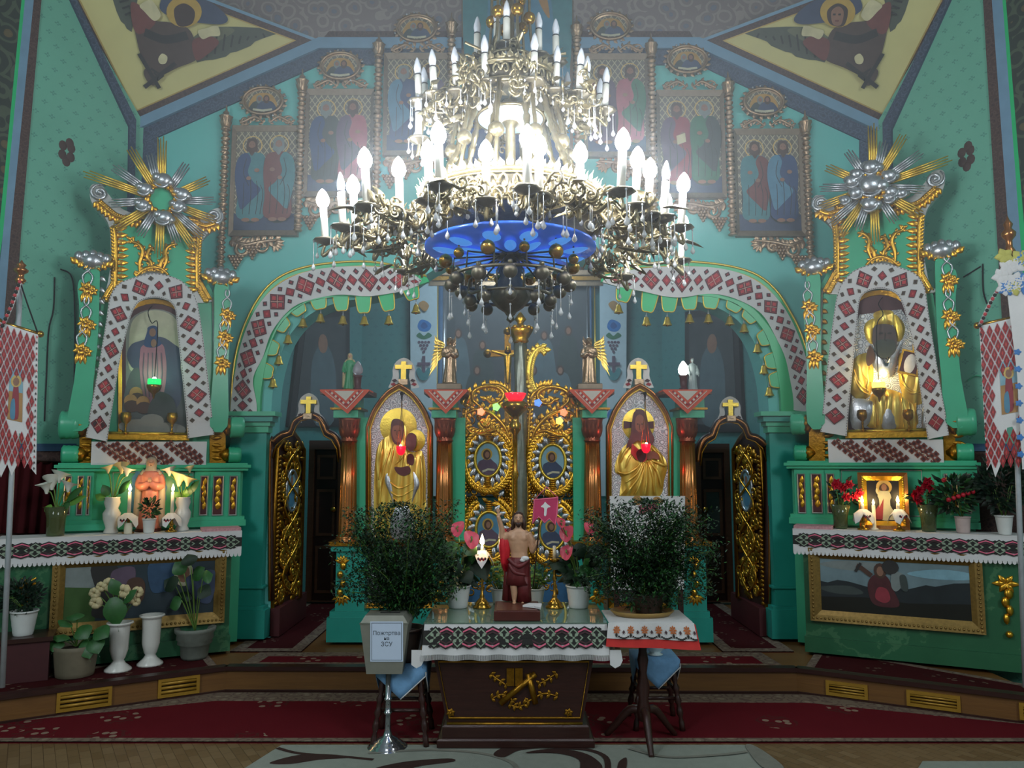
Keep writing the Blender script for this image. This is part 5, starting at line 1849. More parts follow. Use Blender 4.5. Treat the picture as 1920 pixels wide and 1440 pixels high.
# ================================================================ side doors with carved leaves
for side in (-1,1):
 T = (lambda q: q) if side < 0 else (lambda q: [(1948 - x,y + 6) for x,y in q])
 FR = Plane(0,7.03)
 who = 'Virgin' if side < 0 else 'Christ'
 path = [(508,1125),(508,852),(515,828),(530,815),(545,810),(552,792),(566,782),(585,778),(600,784),(610,800),(614,810),(628,818),(638,835),(641,860)]
 P_ = FR.ps(T(cr(path,4)))
 r = thing('side_door','open carved golden side door under a trefoil arch beyond the %s icon' % who,'door',FR.w(*FR.ps(T([(575,1125)]))[0],0),'carved side doors of the screen')
 mb = MB()
 mb.ptube(FR,P_,.035,M_DWOOD,.0,8)
 mb.ptube(FR,P_,.014,M_COPPER,.035,6)
 Pi = FR.ps(T([(x + (5 if x < 560 else -5 if x > 600 else 0),y + 7) for x,y in path[1:]]))
 mb.ptube(FR,Pi,.008,M_GOLDD,.03,5)
 mb.build('trefoil_arch_frame',r)
 h = FR.w(*FR.ps(T([(512,1000)]))[0])
 LP = Plane(h.x,h.y,math.radians(82.5) if side < 0 else math.radians(-82.5))
 sg = 1 if side < 0 else -1
 zb_,zt = .42,FR.p(520,822)[1] + .03
 w_ = .62
 out = [(0,zb_),(sg * w_,zb_),(sg * w_,zt - .12),(sg * w_ * .75,zt - .02),(sg * w_ * .5,zt + .06),(sg * w_ * .25,zt - .02),(0,zt - .12)]
 mb = MB()
 mb.prism(LP,out,-.02,0,M_DWOOD)
 mb.build('leaf_board',r)
 mb = MB()
 mb.ptube(LP,out,.022,M_GOLDD,.012,6,True)
 for k in range(34):
  z = zb_ + .04 + k * (zt - zb_ - .2) / 34
  mb.ball(LP.w(sg * .05,z,.012),(.03,.03,.022),M_GOLDD,6,4)
 mb.build('leaf_border',r)
 mb = MB()
 rn = random.Random(21 + side)
 for k in range(190):
  a,z = sg * (.12 + .44 * rn.random()),zb_ + .06 + (zt - zb_ - .14) * rn.random()
  if ((a - sg * .33) / .13) ** 2 + ((z - 1.45) / .2) ** 2 < 1:
   continue
  an = rn.random() * 6.28
  if k % 3:
   mb.rleaf(LP,(a,z),(a + .10 * cos(an),z + .10 * sin(an)),.05,M_GOLD if k % 5 == 0 else M_GOLDD,.0,.045)
  else:
   scroll(mb,LP,spiral(a,z,.06,.012,an,1.3),.014,M_GOLD,.02,6)
 for ph in (0,pi):
  mb.ptube(LP,[(sg * (.33 + .17 * sin(ph + t * .55)),zb_ + .1 + (zt - zb_ - .2) * t / 24) for t in range(25)],.011,M_GOLD,.03,6)
 mb.build('carved_vines',r,'gilded vine carving','stuff')
 mb = MB()
 mb.prism(LP,ell(sg * .33,1.45,.12,.18,20),0,.02,PC['sky'])
 mb.ptube(LP,ell(sg * .33,1.45,.125,.19,24),.016,M_SILVER,.02,6,True)
 o = mb.build('oval_icon',r)
 P = Paint(LP,.021,.001)
 P.blob([(sg * .33 - .05,1.32),(sg * .33 - .06,1.46),(sg * .33,1.55),(sg * .33 + .06,1.46),(sg * .33 + .05,1.32)],PC['blue'])
 P.oval(sg * .33,1.55,.03,.04,PC['skin'],10)
 P.build('painting',o)
 # step block under the leaf, with small brass grilles
 q = FR.ps(T([(508,1120)]))[0][0]
 mb = MB()
 x0,x1 = sorted((q,FR.ps(T([(600,1120)]))[0][0]))
 mb.box((h.x + sg * .04,7.45,STEP_Z + .11),(.10,.9,.24),M_MAROON)
 mb.build('plinth',r,'dark red plinth')
 # doorway of the sacristy beyond
 BK = Plane(0,8.7)
 q = BK.ps(T([(574,1130),(640,1130),(640,826),(574,826)]))
 a0,a1 = sorted((q[0][0],q[1][0]))
 d = thing('door','dark brown inner door seen through the side opening by the %s icon' % who,'door',BK.w((a0 + a1) / 2,STEP_Z,0),'inner doors of the sanctuary')
 mb = MB()
 z1 = q[2][1]
 mb.frame(BK,[(a0,STEP_Z),(a1,STEP_Z),(a1,z1),(a0,z1)],[(a0 + .06,STEP_Z + .01),(a1 - .06,STEP_Z + .01),(a1 - .06,z1 - .1),(a0 + .06,z1 - .1)],-.05,.05,M_BWOOD)
 mb.build('casing',d)
 mb = MB()
 mb.pbox(BK,a0 + .06,a1 - .06,STEP_Z + .01,z1 - .1,-.05,.0,M_DWOOD)
 mb.build('leaf',d)
 for k in range(3):
  za,zc = STEP_Z + .1 + k * .62,STEP_Z + .1 + k * .62 + .5
  mb = MB()
  mb.pbox(BK,a0 + .1,a1 - .1,za,min(zc,z1 - .16),0,.015,PC['dgrey'] if side > 0 and k == 1 else M_DWOOD)
  mb.frame(BK,[(a0 + .09,za - .01),(a1 - .09,za - .01),(a1 - .09,min(zc,z1 - .16)),(a0 + .09,min(zc,z1 - .16))],[(a0 + .12,za + .02),(a1 - .12,za + .02),(a1 - .12,min(zc,z1 - .16) - .03),(a0 + .12,min(zc,z1 - .16) - .03)],0,.025,M_BWOOD)
  mb.build('panel',d)
 mb = MB()
 mb.lathe([(.018,0),(.018,.03),(.03,.05),(.028,.08),(0,.085)],BK.w(a1 - .1 if side < 0 else a0 + .1,1.2,.0),M_BRASS,10,axis=BK.n)
 mb.build('door_handle',d)
# ---- crosses with draped white towels above the icons and side doors
def topped_cross(x,y0,y1,Y,lab,s=1.0):
 pl = Plane(0,Y)
 a,b = pl.p(x,y1)
 h = pl.p(x,y0)[1] - b
 r = thing('draped_cross',lab,'cross',pl.w(a,b),'small crosses draped with towels')
 mb = MB()
 w = .022 * s
 mb.pbox(pl,a - w,a + w,b,b + h * .86,0,.03,M_GOLDP)
 mb.pbox(pl,a - .075 * s,a + .075 * s,b + h * .56,b + h * .72,.002,.032,M_GOLDP)
 mb.pbox(pl,a - .04 * s,a + .04 * s,b - .02,b + .03,-.03,.05,M_BRONZE)
 mb.build('cross',r)
 A_ = [(a - .14 * s,b - .04),(a - .10 * s,b + h * .25),(a - .10 * s,b + h * .55),(a - .07 * s,b + h * .85),(a,b + h * 1.02),(a + .07 * s,b + h * .85),(a + .10 * s,b + h * .55),(a + .10 * s,b + h * .25),(a + .14 * s,b - .04)]
 B_ = [(a - .07 * s,b - .05),(a - .045 * s,b + h * .25),(a - .05 * s,b + h * .5),(a - .03 * s,b + h * .7),(a,b + h * .78),(a + .03 * s,b + h * .7),(a + .05 * s,b + h * .5),(a + .045 * s,b + h * .25),(a + .07 * s,b - .05)]
 sm,L,Wd = smapper(pl,cr(A_,4),cr(B_,4),lambda s_,t: -.012 + .03 * sin(pi * s_) * (1 - t))
 o = cloth_strip(sm,'draped_towel',r,M_LINEN,30,3)
 mb = MB()
 for e in (.06,.12,.88,.94):
  quad(mb,sm,e,.5,.03,.4,M_EMBR if e in (.06,.94) else M_EMBD,.003)
 mb.build('embroidery',o,None,'stuff')
topped_cross(757,672,718,6.92,'small gilt cross draped with a white towel on top of the Virgin icon',1.0)
topped_cross(1197,672,718,6.92,'small gilt cross draped with a white towel on top of the Christ icon',1.0)
topped_cross(579,738,782,7.0,'small gilt cross draped with a towel on the side door by the Virgin icon',.95)
topped_cross(1369,744,786,7.0,'small gilt cross draped with a towel on the side door by the Christ icon',.95)
# ================================================================ statues
M_SKIN = mat('statue_skin','#c79a80',.45,vary=.05)
M_HAIRB = mat('statue_hair','#3a241a',.55,vary=.15)
def figure(name,label,cat,loc,h,robe,skin,hair,cloak=None,yaw=0.0,pray=True,group=None,veil=True,base=None):
 r = thing(name,label,cat,loc,group)
 u = h / 7.6
 x,y,z = loc
 R = Matrix.Rotation(yaw,3,'Z')
 V = lambda a,b,c: Vector(loc) + R @ Vector((a * u,b * u,c * u))
 mb = MB()
 mb.loft([(V(0,0,.25),1.15 * u,.95 * u,yaw,.08),(V(0,0,1.2),1.0 * u,.8 * u,yaw,.09),(V(.05,0,2.6),.88 * u,.68 * u,yaw,.07),(V(.05,-.05,3.9),.78 * u,.58 * u,yaw,.04),(V(0,0,4.6),.72 * u,.5 * u,yaw,.02),
    (V(0,0,5.5),.92 * u,.55 * u,yaw,0),(V(0,0,6.0),.8 * u,.45 * u,yaw,0),(V(0,0,6.25),.3 * u,.3 * u,yaw,0),(V(0,0,6.5),.27 * u,.27 * u,yaw,0)],robe,26,True,9,.05)
 for s in (-1,1):
  if pray:
   pts = [V(s * .85,0,5.7),V(s * 1.1,-.15,4.7),V(s * .55,-.75,4.55),V(s * .08,-.9,5.0)]
  else:
   pts = [V(s * .85,0,5.7),V(s * 1.15,-.1,4.6),V(s * 1.05,-.6,3.8),V(s * 1.1,-.8,3.5)]
  mb.tube(cr([tuple(p) for p in pts],4),[.34 * u,.36 * u,.42 * u,.26 * u],robe,10)
 if robe is skin:
  mb.ball(V(0,-.05,6.95),(.42 * u,.46 * u,.55 * u),robe,14,10)
  mb.tube([V(0,-.45,7.0),V(0,-.58,6.85)],[.06 * u,.11 * u],robe,6)
 remesh(mb.build('robe',r),u * .085,3)
 mb = MB()
 if robe is not skin:
  mb.ball(V(0,-.05,6.95),(.40 * u,.45 * u,.54 * u),skin,14,10)
  mb.tube([V(0,-.46,7.0),V(0,-.58,6.85)],[.05 * u,.09 * u],skin,6)
 for s in (-1,1):
  e = V(s * .07,-.95,5.15) if pray else V(s * 1.1,-.85,3.35)
  mb.ball(e,(.13 * u,.16 * u,.24 * u),skin,8,6)
  for k in range(4):
   q = R @ Vector(((k - 1.5) * .05 * u,-.05 * u,(.3 if pray else -.3) * u))
   mb.tube([e,e + q],[.05 * u,.035 * u],skin,5)
 mb.build('head_and_hands',r)
 mb = MB()
 for s in (-1,1):
  mb.ball(V(s * .16,-.46,7.02),(.06 * u,.03 * u,.04 * u),M_HAIRB,6,4)
 mb.ball(V(0,-.45,6.68),(.1 * u,.04 * u,.03 * u),M_HAIRB,6,4)
 mb.build('face_details',r)
 mb = MB()
 hm = cloak if (veil and cloak) else hair
 mb.loft([(V(0,.12,5.2),.95 * u,.55 * u,yaw),(V(0,.12,5.9),.8 * u,.5 * u,yaw),(V(0,.12,6.4),.5 * u,.48 * u,yaw),(V(0,.13,7.0),.52 * u,.52 * u,yaw),(V(0,.08,7.4),.42 * u,.45 * u,yaw),(V(0,.05,7.58),.15 * u,.15 * u,yaw)] if (veil and cloak) else
   [(V(0,.14,6.3),.48 * u,.36 * u,yaw),(V(0,.13,7.0),.5 * u,.48 * u,yaw),(V(0,.08,7.4),.4 * u,.42 * u,yaw),(V(0,.03,7.56),.14 * u,.14 * u,yaw)],hm,16)
 mb.build('veil' if (veil and cloak) else 'hair',r)
 if cloak and veil:
  mb = MB()
  for s in (-1,1):
   mb.tube(cr([tuple(V(s * .55,.1,6.2)),tuple(V(s * 1.0,.05,5.2)),tuple(V(s * 1.1,.05,3.4)),tuple(V(s * 1.12,.1,.5))],4),[.25 * u,.36 * u,.38 * u,.4 * u],cloak,8)
  mb.build('cloak',r)
 mb = MB()
 mb.lathe([(1.25 * u,0),(1.25 * u,.2 * u),(1.05 * u,.3 * u)],loc,base or robe,14)
 mb.build('plinth',r)
 return r,V,u
M_ANGW = mat('wing_gold','#d8b458',.3,.8,vary=.1)
for (x,sg,sx,lab) in ((843,-1,831,'bronze praying angel with one raised golden wing on the column by the Virgin icon'),(1105,1,1114,'bronze praying angel with one raised golden wing on the column by the Christ icon')):
 pl = Plane(0,6.78)
 a,b = pl.p(x,728)
 zs = SHELF[sx]
 r,V,u = figure('praying_angel',lab,'statue',(a,6.78,zs + .055),pl.p(x,632)[1] - zs - .055,M_BRONZE,M_BRONZE,M_BRONZE,None,-.25 * sg,True,'bronze angels on the screen')
 mb = MB()
 mb.box((a,6.78,zs + .028),(.21,.2,.054),M_BRONZED,0,.006)
 mb.build('stand',r)
 for ws,mm,tilt in ((sg,M_ANGW,.72),(-sg,M_BRONZE,.12)):
  mb = MB()
  for k in range(9):
   t = k / 8
   p0 = V(ws * (.4 + 2.0 * tilt),.5,6.6 - 2.6 * t)
   p1 = V(ws * (.75 + 3.0 * tilt * (.75 + t * .4)),.6,7.9 - 6.6 * t)
   mb.leaf(p0,p1 if (p1 - p0).length > .01 else p0 + Vector((.01,0,-.1)),.62 * u,mm,(0,-1,.1),.35,4)
  for k in range(7):
   t = k / 6
   p0,p1 = V(ws * .35,.4,6.2 - .5 * t),V(ws * (.8 + 2.9 * tilt),.55,7.7 - 5.2 * t)
   mb.leaf(p0.lerp(p1,.15),p0.lerp(p1,.8),.5 * u,mm,(0,-1,.1),.5,4)
  mb.build('wing',r,'golden wing' if mm is M_ANGW else None)
pl = Plane(0,6.76)
a,b = pl.p(655,728)
figure('green_statuette','small green-robed statuette on the outermost column shelf by the Virgin icon','statue',(a,6.76,SHELF[647]),pl.p(655,662)[1] - SHELF[647],mat('statue_green','#2f8a5a',.4),M_SKIN,M_HAIRB,mat('statue_pale_veil','#a99a70',.5),0,False,None,True,M_GOLDD)
a,b = pl.p(1299,728)
figure('grey_statuette','small grey robed statuette on the outermost column shelf by the Christ icon','statue',(a,6.76,SHELF[1297]),pl.p(1299,670)[1] - SHELF[1297],mat('statue_grey','#8a9a9a',.45),mat('statue_grey','#8a9a9a'),M_HAIRB,None,.2,False)
for x,on,sx,lab in ((673,0,647,'unlit dark red glass lamp beside the green statuette'),(1279,1,1297,'dark red lamp with glowing white globe beside the grey statuette')):
 a,b = pl.p(x,728)
 z = SHELF[sx]
 r = thing('shelf_lamp',lab,'lamp',(a,6.7,z),'lamps on the column shelves')
 mb = MB()
 mb.lathe([(.04,z),(.04,z + .01),(.028,z + .02),(.034,z + .11),(.045,z + .125),(.0,z + .126)],(a,6.7,0),M_MAROON,14)
 mb.build('cup',r)
 mb = MB()
 mb.lathe([(.02,z + .126),(.042,z + .15),(.046,z + .18),(.03,z + .22),(.008,z + .25),(0,z + .252)],(a,6.7,0),mat('globe_lit','#ffffff',.4,vary=0,emit='#fffaf0',es=7) if on else M_CRYSTAL if 'M_CRYSTAL' in globals() else mat('globe_glass','#c9c4cc',.1,vary=0,trans=.6),14)
 mb.build('globe',r)
# ================================================================ the two side altars, set across the corners
LA = Plane(-2.35,6.43,math.radians(26))
RA = Plane(2.335,6.45,math.radians(-26))
M_SILVEDGE = mat('silvered_edge','#b4b6b2',0.42,.45,vary=.12)
def dark_band(sm,L,parent,period,t0=.14,t1=.78,name='embroidered_band'):
 """black lattice band with pink chevrons and pale flowers"""
 mb = MB()
 n = max(2,int(round(L / period)))
 c,h = (t0 + t1) / 2,(t1 - t0) / 2
 for i in range(n):
  s,P = (i + .5) / n,1 / n
  quad(mb,sm,s,c,P * .5,h,M_BLACKT,.0012)
  sqr(mb,sm,s - P * .5,s + P * .5,c - h * .62,c + h * .62,M_BLACKT,.0008)
  # stepped edge
  for k in (-.3,-.15,.15,.3):
   for e in (1,-1):
    quad(mb,sm,s + k * P,c + e * h * (1 - abs(k) * 1.7),P * .10,h * .17,M_BLACKT,.0010)
  quad(mb,sm,s,c,P * .42,h * .84,M_GREENT,.0016)
  quad(mb,sm,s,c,P * .35,h * .68,M_BLACKT,.0020)
  for a,b in ((1,1),(1,-1),(-1,1),(-1,-1)):
   cs,ct = s + a * P * .13,c + b * h * .27
   mb.add([sm(cs - a * P * .09,ct - b * h * .2,.0024),sm(cs + a * P * .06,ct - b * h * .10,.0024),sm(cs + a * P * .07,ct + b * h * .17,.0024),sm(cs - a * P * .06,ct + b * h * .10,.0024)],[(0,1,2,3)],M_GREENT)
  quad(mb,sm,s,c,P * .06,h * .12,M_GREENT,.0026)
  # between two diamonds: pink chevrons above and below
  e = s + P * .5
  if i < n - 1:
   for sg in (1,-1):
    for (off,m_) in ((1.02,M_BLACKT),(.88,M_PINK),(.60,M_EMBD)):
     w_ = .33
     th = .16
     y0 = c + sg * h * off
     y1 = c + sg * h * (off - .30)
     # inverted v
     mb.add([sm(e - P * w_ * .9,y1 + sg * 0,.0028),sm(e,y0,.0028),sm(e,y0 - sg * h * th,.0028),sm(e - P * w_ * .9,y1 - sg * h * th,.0028)],[(0,1,2,3)],m_)
     mb.add([sm(e + P * w_ * .9,y1,.0028),sm(e,y0,.0028),sm(e,y0 - sg * h * th,.0028),sm(e + P * w_ * .9,y1 - sg * h * th,.0028)],[(0,1,2,3)],m_)
 return mb.build(name,parent,'black, pink and pale green cross-stitch band','stuff')
def lace(sm,L,parent,step=.028,ht=.1,m=None):
 mb = MB()
 n = int(L / step)
 for i in range(n):
  s,P = (i + .5) / n,1 / n
  mb.add([sm(s - P * .46,.985,.002),sm(s - P * .4,1 + ht * .6,.002),sm(s - P * .15,1 + ht,.002),sm(s + P * .15,1 + ht,.002),sm(s + P * .4,1 + ht * .6,.002),sm(s + P * .46,.985,.002)],[(0,1,2,3,4,5)],m or M_LINEN)
 return mb.build('lace_edge',parent,None,'stuff')
def flower(mb,pl,a,b,r_,m,d,n=6):
 for k in range(n):
  an = 2 * pi * k / n + .3
  mb.rleaf(pl,(a,b),(a + r_ * cos(an),b + r_ * sin(an)),r_ * .75,m,d,r_ * .5)
 mb.ball(pl.w(a,b,d + r_ * .35),r_ * .3,m,8,5)
def side_altar(side):
 F = LA if side < 0 else RA
 RT = F.off(-.3)
 if side < 0:
  T = lambda q: [(x,y) for x,y in q]
 else:
  T = lambda q: [(1940 - x,815 - (820 - y) * 1.045 if y < 820 else y - 4) for x,y in q]
 pp = lambda q,d=0.0,pl=RT: pl.ps(T(q),d)
 who = 'Virgin' if side < 0 else 'bishop'
 c0 = F.w(*pp([(285,1200)],0,F)[0])
 r = thing('side_altar',('green carved side altar with gilt sunburst holding the %s picture' % who),'altar',(c0.x,c0.y,STEP_Z),'corner side altars')
 rnd = random.Random(5 + side)
 # mensa
 zt = pp([(440,996)],0,F)[0][1]
 a_in,a_out = pp([(432,1100)],0,F)[0][0],pp([(-14,1100)],0,F)[0][0]
 lo,hi = sorted((a_in,a_out))
 mb = MB()
 mb.pbox(F,lo,hi,STEP_Z,zt - .05,-.26,0,M_MARB)
 mb.build('marbled_base',r,'green marbled front')
 mb = MB()
 mb.pbox(F,lo - .03,hi + .03,zt - .05,zt - .005,-.27,.04,M_GREEN)
 mb.build('table_slab',r)
 mb = MB()
 mb.pbox(F,lo - .01,hi + .01,STEP_Z,STEP_Z + .12,-.26,.03,M_MARB)
 fr = pp([(100,1050),(424,1050),(424,1166),(100,1166)],.01,F)
 mb.build('plinth',r)
 # gilt drop beyond the framed painting
 da,db = pp([(52,1125)],.01,F)[0]
 mb = MB()
 for k in range(6):
  mb.rleaf(F,(da,db + .1),(da + .09 * cos(k * 1.05),db + .1 + .07 * sin(k * 1.05)),.045,M_GOLD,.0,.03)
 for k in range(4):
  mb.ball(F.w(da + .012 * (-1) ** k,db + .03 - .06 * k,.02),(.035 - .004 * k,.02,.04),M_GOLD,8,6)
 mb.ball(F.w(da,db - .26,.02),.026,M_GOLD,10,6)
 mb.build('gilt_drop',r,None,'stuff')
 # predella
 q = pp([(118,985),(452,985),(452,872),(118,872)])
 al,ah = min(p[0] for p in q),max(p[0] for p in q)
 z0,z1 = pp([(440,985)])[0][1],pp([(440,878)])[0][1]
 mb = MB()
 mb.pbox(RT,al,ah,STEP_Z,z1,-.14,0.0,M_GREEN)
 mb.build('predella',r)
 mb = MB()
 for k,(e,h0,h1) in enumerate(((.035,z1 - .02,z1 + .005),(.055,z1 + .005,z1 + .03),(.03,z1 + .03,z1 + .045))):
  mb.pbox(RT,al - e,ah + e,h0,h1,-.14,.02 + e,M_GREEN)
 mb.build('predella_cornice',r)
 mb = MB()
 mb.pbox(RT,al - .03,ah + .03,z0 - .0,z0 + .05,-.14,.06,M_GREEN)
 mb.pbox(RT,al - .02,ah + .02,z0 + .05,z0 + .08,-.14,.04,M_GREEN)
 mb.build('predella_ledge',r)
 # blocks and recessed gilt panels
 for x0,x1 in ((108,172),(366,392),(394,448)):
  qq = pp([(x0,970),(x1,970),(x1,885),(x0,885)],.03)
  mb = MB()
  mb.pbox(RT,min(p[0] for p in qq),max(p[0] for p in qq),z0 + .06,z1 - .02,0,.03,M_GREEN)
  mb.build('predella_block',r)
 for x0,x1 in ((117,131),(142,154),(160,167),(373,388),(397,417),(428,443)):
  qq = pp([(x0,966),(x1,966),(x1,892),(x0,892)],.032)
  b0_,b1 = min(qq[0][0],qq[1][0]),max(qq[0][0],qq[1][0])
  za,zb_ = qq[1][1],qq[2][1]
  mb = MB()
  mb.pbox(RT,b0_,b1,za,zb_,.028,.033,M_MAROON)
  mb.frame(RT,[(b0_,za),(b1,za),(b1,zb_),(b0_,zb_)],[(b0_ + .008,za + .008),(b1 - .008,za + .008),(b1 - .008,zb_ - .008),(b0_ + .008,zb_ - .008)],.03,.045,M_SILVEDGE,.038)
  o = mb.build('recessed_panel',r)
  mb = MB()
  for k in range(5):
   zz = za + (zb_ - za) * (.15 + .15 * k)
   mb.rleaf(RT,((b0_ + b1) / 2,zz),((b0_ + b1) / 2 + .01 * (-1) ** k,zz + (zb_ - za) * .2),(b1 - b0_) * .55,M_GOLD,.034,.012)
  mb.build('gilt_leaf_drop',o)
 qq = pp([(212,972),(362,972),(362,886),(212,886)],.004)
 mb = MB()
 mb.ptube(RT,qq,.005,M_SILVEDGE,.004,5,True)
 mb.build('panel_line',r)
 # main slab of the retable
 mb = MB()
 mb.prism(RT,pp([(165,872),(160,800),(178,640),(195,545),(230,520),(385,520),(405,560),(408,700),(412,800),(418,872)]),-.14,0,M_GREEN)
 mb.build('retable_slab',r)
 # upper cartouche with volutes
 outl_ = cr([(168,356),(176,346),(192,350),(204,366),(228,392),(262,404),(300,406),(345,407),(380,404),(398,394),(410,392),(417,404),(410,424),(390,438),(378,458),
    (375,500),(382,545),(398,566),(300,570),(190,566),(198,548),(207,500),(207,450),(203,420),(188,398),(172,380)],4,True)
 mb = MB()
 mb.prism(RT,pp(outl_),-.10,.02,M_SILVEDGE)
 mb.build('cartouche',r,'silvered cartouche edge')
 inn = cr([(228,424),(262,414),(300,414),(345,416),(362,424),(362,500),(362,540),(215,540),(222,500),(224,450)],4,True)
 mb = MB()
 mb.prism(RT,pp(inn),.02,.028,M_GREEN)
 mb.build('cartouche_field',r)
 # gilt leafy borders
 mb = MB()
 for path,sd,L_ in (([(216,545),(217,500),(217,455),(214,425)],-1,.085),([(370,545),(369,500),(370,460),(374,436)],1,.085),
       ([(186,380),(200,392),(222,408),(260,416)],-1,.06),([(404,420),(385,426),(365,420),(330,416)],1,.06),
       ([(228,412),(262,409),(300,410),(345,412),(375,416)],-1,.07),([(196,560),(204,548),(215,530)],-1,.05),([(392,562),(384,548),(374,530)],1,.05)):
  P_ = resample(pp(cr(path,6)),20)
  if side > 0:
   sd = -sd
  mb.ptube(RT,P_,.022,M_GOLD,.026,6)
  leafrow(mb,RT,P_,M_GOLD,L_ * 1.15,.055,.026,sd,2,.03,.1)
  leafrow(mb,RT,P_,M_GOLD,L_ * .45,.05,.03,-sd,1,.025,.3)
 mb.build('gilt_leaf_border',r)
 for x,y,tr in ((187,362,1),(402,406,-1)):
  ca,cb = pp([(x,y)],.02)[0]
  mb = MB()
  scroll(mb,RT,spiral(ca,cb,.075,.012,1,1.6 * tr * -side),.016,M_SILVER,.03,8)
  mb.ball(RT.w(ca,cb,.035),.022,M_SILVER,10,6)
  mb.build('volute',r)
 # sunburst
 sc_ = pp([(303,374)],.12)[0]
 k_m = abs(pp([(403,374)],.12)[0][0] - sc_[0]) / 100      # metres per picture unit across
 v_m = k_m * .98
 rays = [(-2,128,1,60),(28,92,0,58),(57,100,1,58),(83,98,0,62),(106,102,1,62),(130,105,0,58),(146,118,1,58),(160,92,0,52),(180,118,1,48),(204,88,0,50),(228,108,1,56),
   (256,92,0,52),(283,138,1,56),(301,102,0,58),(328,112,1,56),(345,92,0,54)]
 for an,R_,gold,r0 in rays:
  A_ = math.radians(90 - an)
  if side > 0:
   A_ = math.radians(90 + an)
  m_ = M_GOLDP if gold else M_SILVER
  mb = MB()
  for j in (-1.5,-.5,.5,1.5):
   o_ = j * .0145
   e = A_ + j * .006
   L_ = R_ * (1 - .03 * abs(j) + .04 * (j % 2))
   p0 = RT.w(sc_[0] + cos(A_) * r0 * .45 * k_m - sin(A_) * o_,sc_[1] + sin(A_) * r0 * .45 * v_m + cos(A_) * o_,.11)
   p1 = RT.w(sc_[0] + cos(e) * L_ * k_m - sin(A_) * o_ * 1.3,sc_[1] + sin(e) * L_ * v_m + cos(A_) * o_ * 1.3,.125)
   mb.tube([p0,p0.lerp(p1,.5),p1],[.0105,.010,.005],m_,5)
  mb.build('sunburst_ray',r,'gilded ray' if gold else 'silvered ray')
 clouds = [(0,40,.095),(-36,16,.085),(-30,-10,.08),(-5,-38,.095),(34,-18,.075),(32,16,.08)]
 if side > 0:
  clouds += [(0,2,.14),(-28,30,.07),(30,-30,.07),(-52,-22,.06),(52,-24,.06)]
 for (x,y,s_) in clouds:
  mb = MB()
  a,b = sc_[0] + x * k_m * -side * -1,sc_[1] + y * v_m
  mb.ball(RT.w(a,b,.13),(s_ * .82,s_ * .5,s_ * .66),M_SILVER,14,9)
  mb.ball(RT.w(a + s_ * .5,b - s_ * .15,.135),(s_ * .5,s_ * .4,s_ * .42),M_SILVER,12,7)
  mb.ball(RT.w(a - s_ * .45,b + s_ * .2,.13),(s_ * .48,s_ * .4,s_ * .42),M_SILVER,12,7)
  scroll(mb,RT,spiral(a,b - s_ * .1,s_ * .75,s_ * .3,3.6,.6),.014,M_SILVER,.16,6)
  mb.build('silver_cloud',r)
 mb = MB()
 for k in range(10):
  an = 2 * pi * k / 10 + .5
  a,b = sc_[0] + 24 * k_m * cos(an),sc_[1] + 27 * v_m * sin(an)
  mb.rleaf(RT,(a,b),(a + .07 * cos(an + 1.4),b + .07 * sin(an + 1.4)),.05,M_GOLD,.13,.03)
  mb.ball(RT.w(a,b,.14),.022,M_GOLD,8,5)
 mb.build('gilt_cherub_heads',r)
 # sunburst hub and support of the cloud wreath
 mb = MB()
 mb.prism(RT,ell(sc_[0],sc_[1],34 * k_m,36 * v_m,24),.02,.10,M_GREEN)
 mb.build('sunburst_hub',r)
 # flame ornament above the picture
 mb = MB()
 for path in ([(262,515),(262,495),(268,475),(262,462),(248,455),(246,450)],[(305,508),(312,490),(310,472),(320,462),(332,460)],
     [(285,512),(283,495),(276,485),(280,470),(288,466)],[(298,510),(303,492),(312,480)],[(255,520),(270,508),(285,503),(302,506),(316,518)]):
  acanthus(mb,RT,pp(cr(path,5)),.019,M_GOLD,.04,.045,.028,4)
 mb.build('gilt_flame_ornament',r)
 mb = MB()
 ca,cb = pp([(288,520)],.03)[0]
 mb.puff(RT,ell(ca,cb,.11,.06,18),.03,.05,M_SILVER,3)
 mb.build('silver_shell',r)
 # curved side pilasters with capitals, garlands, scroll drums
 for nm,outp,cap,gar in (
   ('outer',[(163,505),(186,505),(187,560),(184,640),(176,720),(168,800),(128,800),(140,720),(148,640),(150,580),(147,550),(150,530),(160,526)],(174,490,30),[(163,540),(160,605),(152,655)]),
   ('inner',[(402,532),(425,532),(426,560),(432,575),(430,620),(425,700),(424,800),(392,800),(398,700),(400,600)],(413,520,26),[(425,588),(420,630),(415,678)])):
  mb = MB()
  mb.prism(RT,pp(cr(outp,3,True)),-.12,.10,M_GREEN)
  o = mb.build('curved_pilaster',r)
  ca,cb = pp([cap[:2]],.08)[0]
  mb = MB()
  mb.ball(RT.w(ca,cb,.05),(.11,.10,.085),M_SILVER,14,8)
  for k in range(5):
   mb.puff(RT,ell(ca + (k - 2) * .05,cb + .05 - .012 * abs(k - 2),.035,.045,10),.10,.03,M_SILVER,3)
  mb.build('silver_capital',r)
  mb = MB()
  for k in range(7):
   mb.rleaf(RT,(ca - .1 + k * .033,cb - .07 + .004 * (k - 3) ** 2),(ca - .16 + k * .053,cb - .055 + .012 * (k - 3) ** 2 * .6),.06,M_GOLD,.10,.03)
  mb.build('gilt_capital_leaves',r)
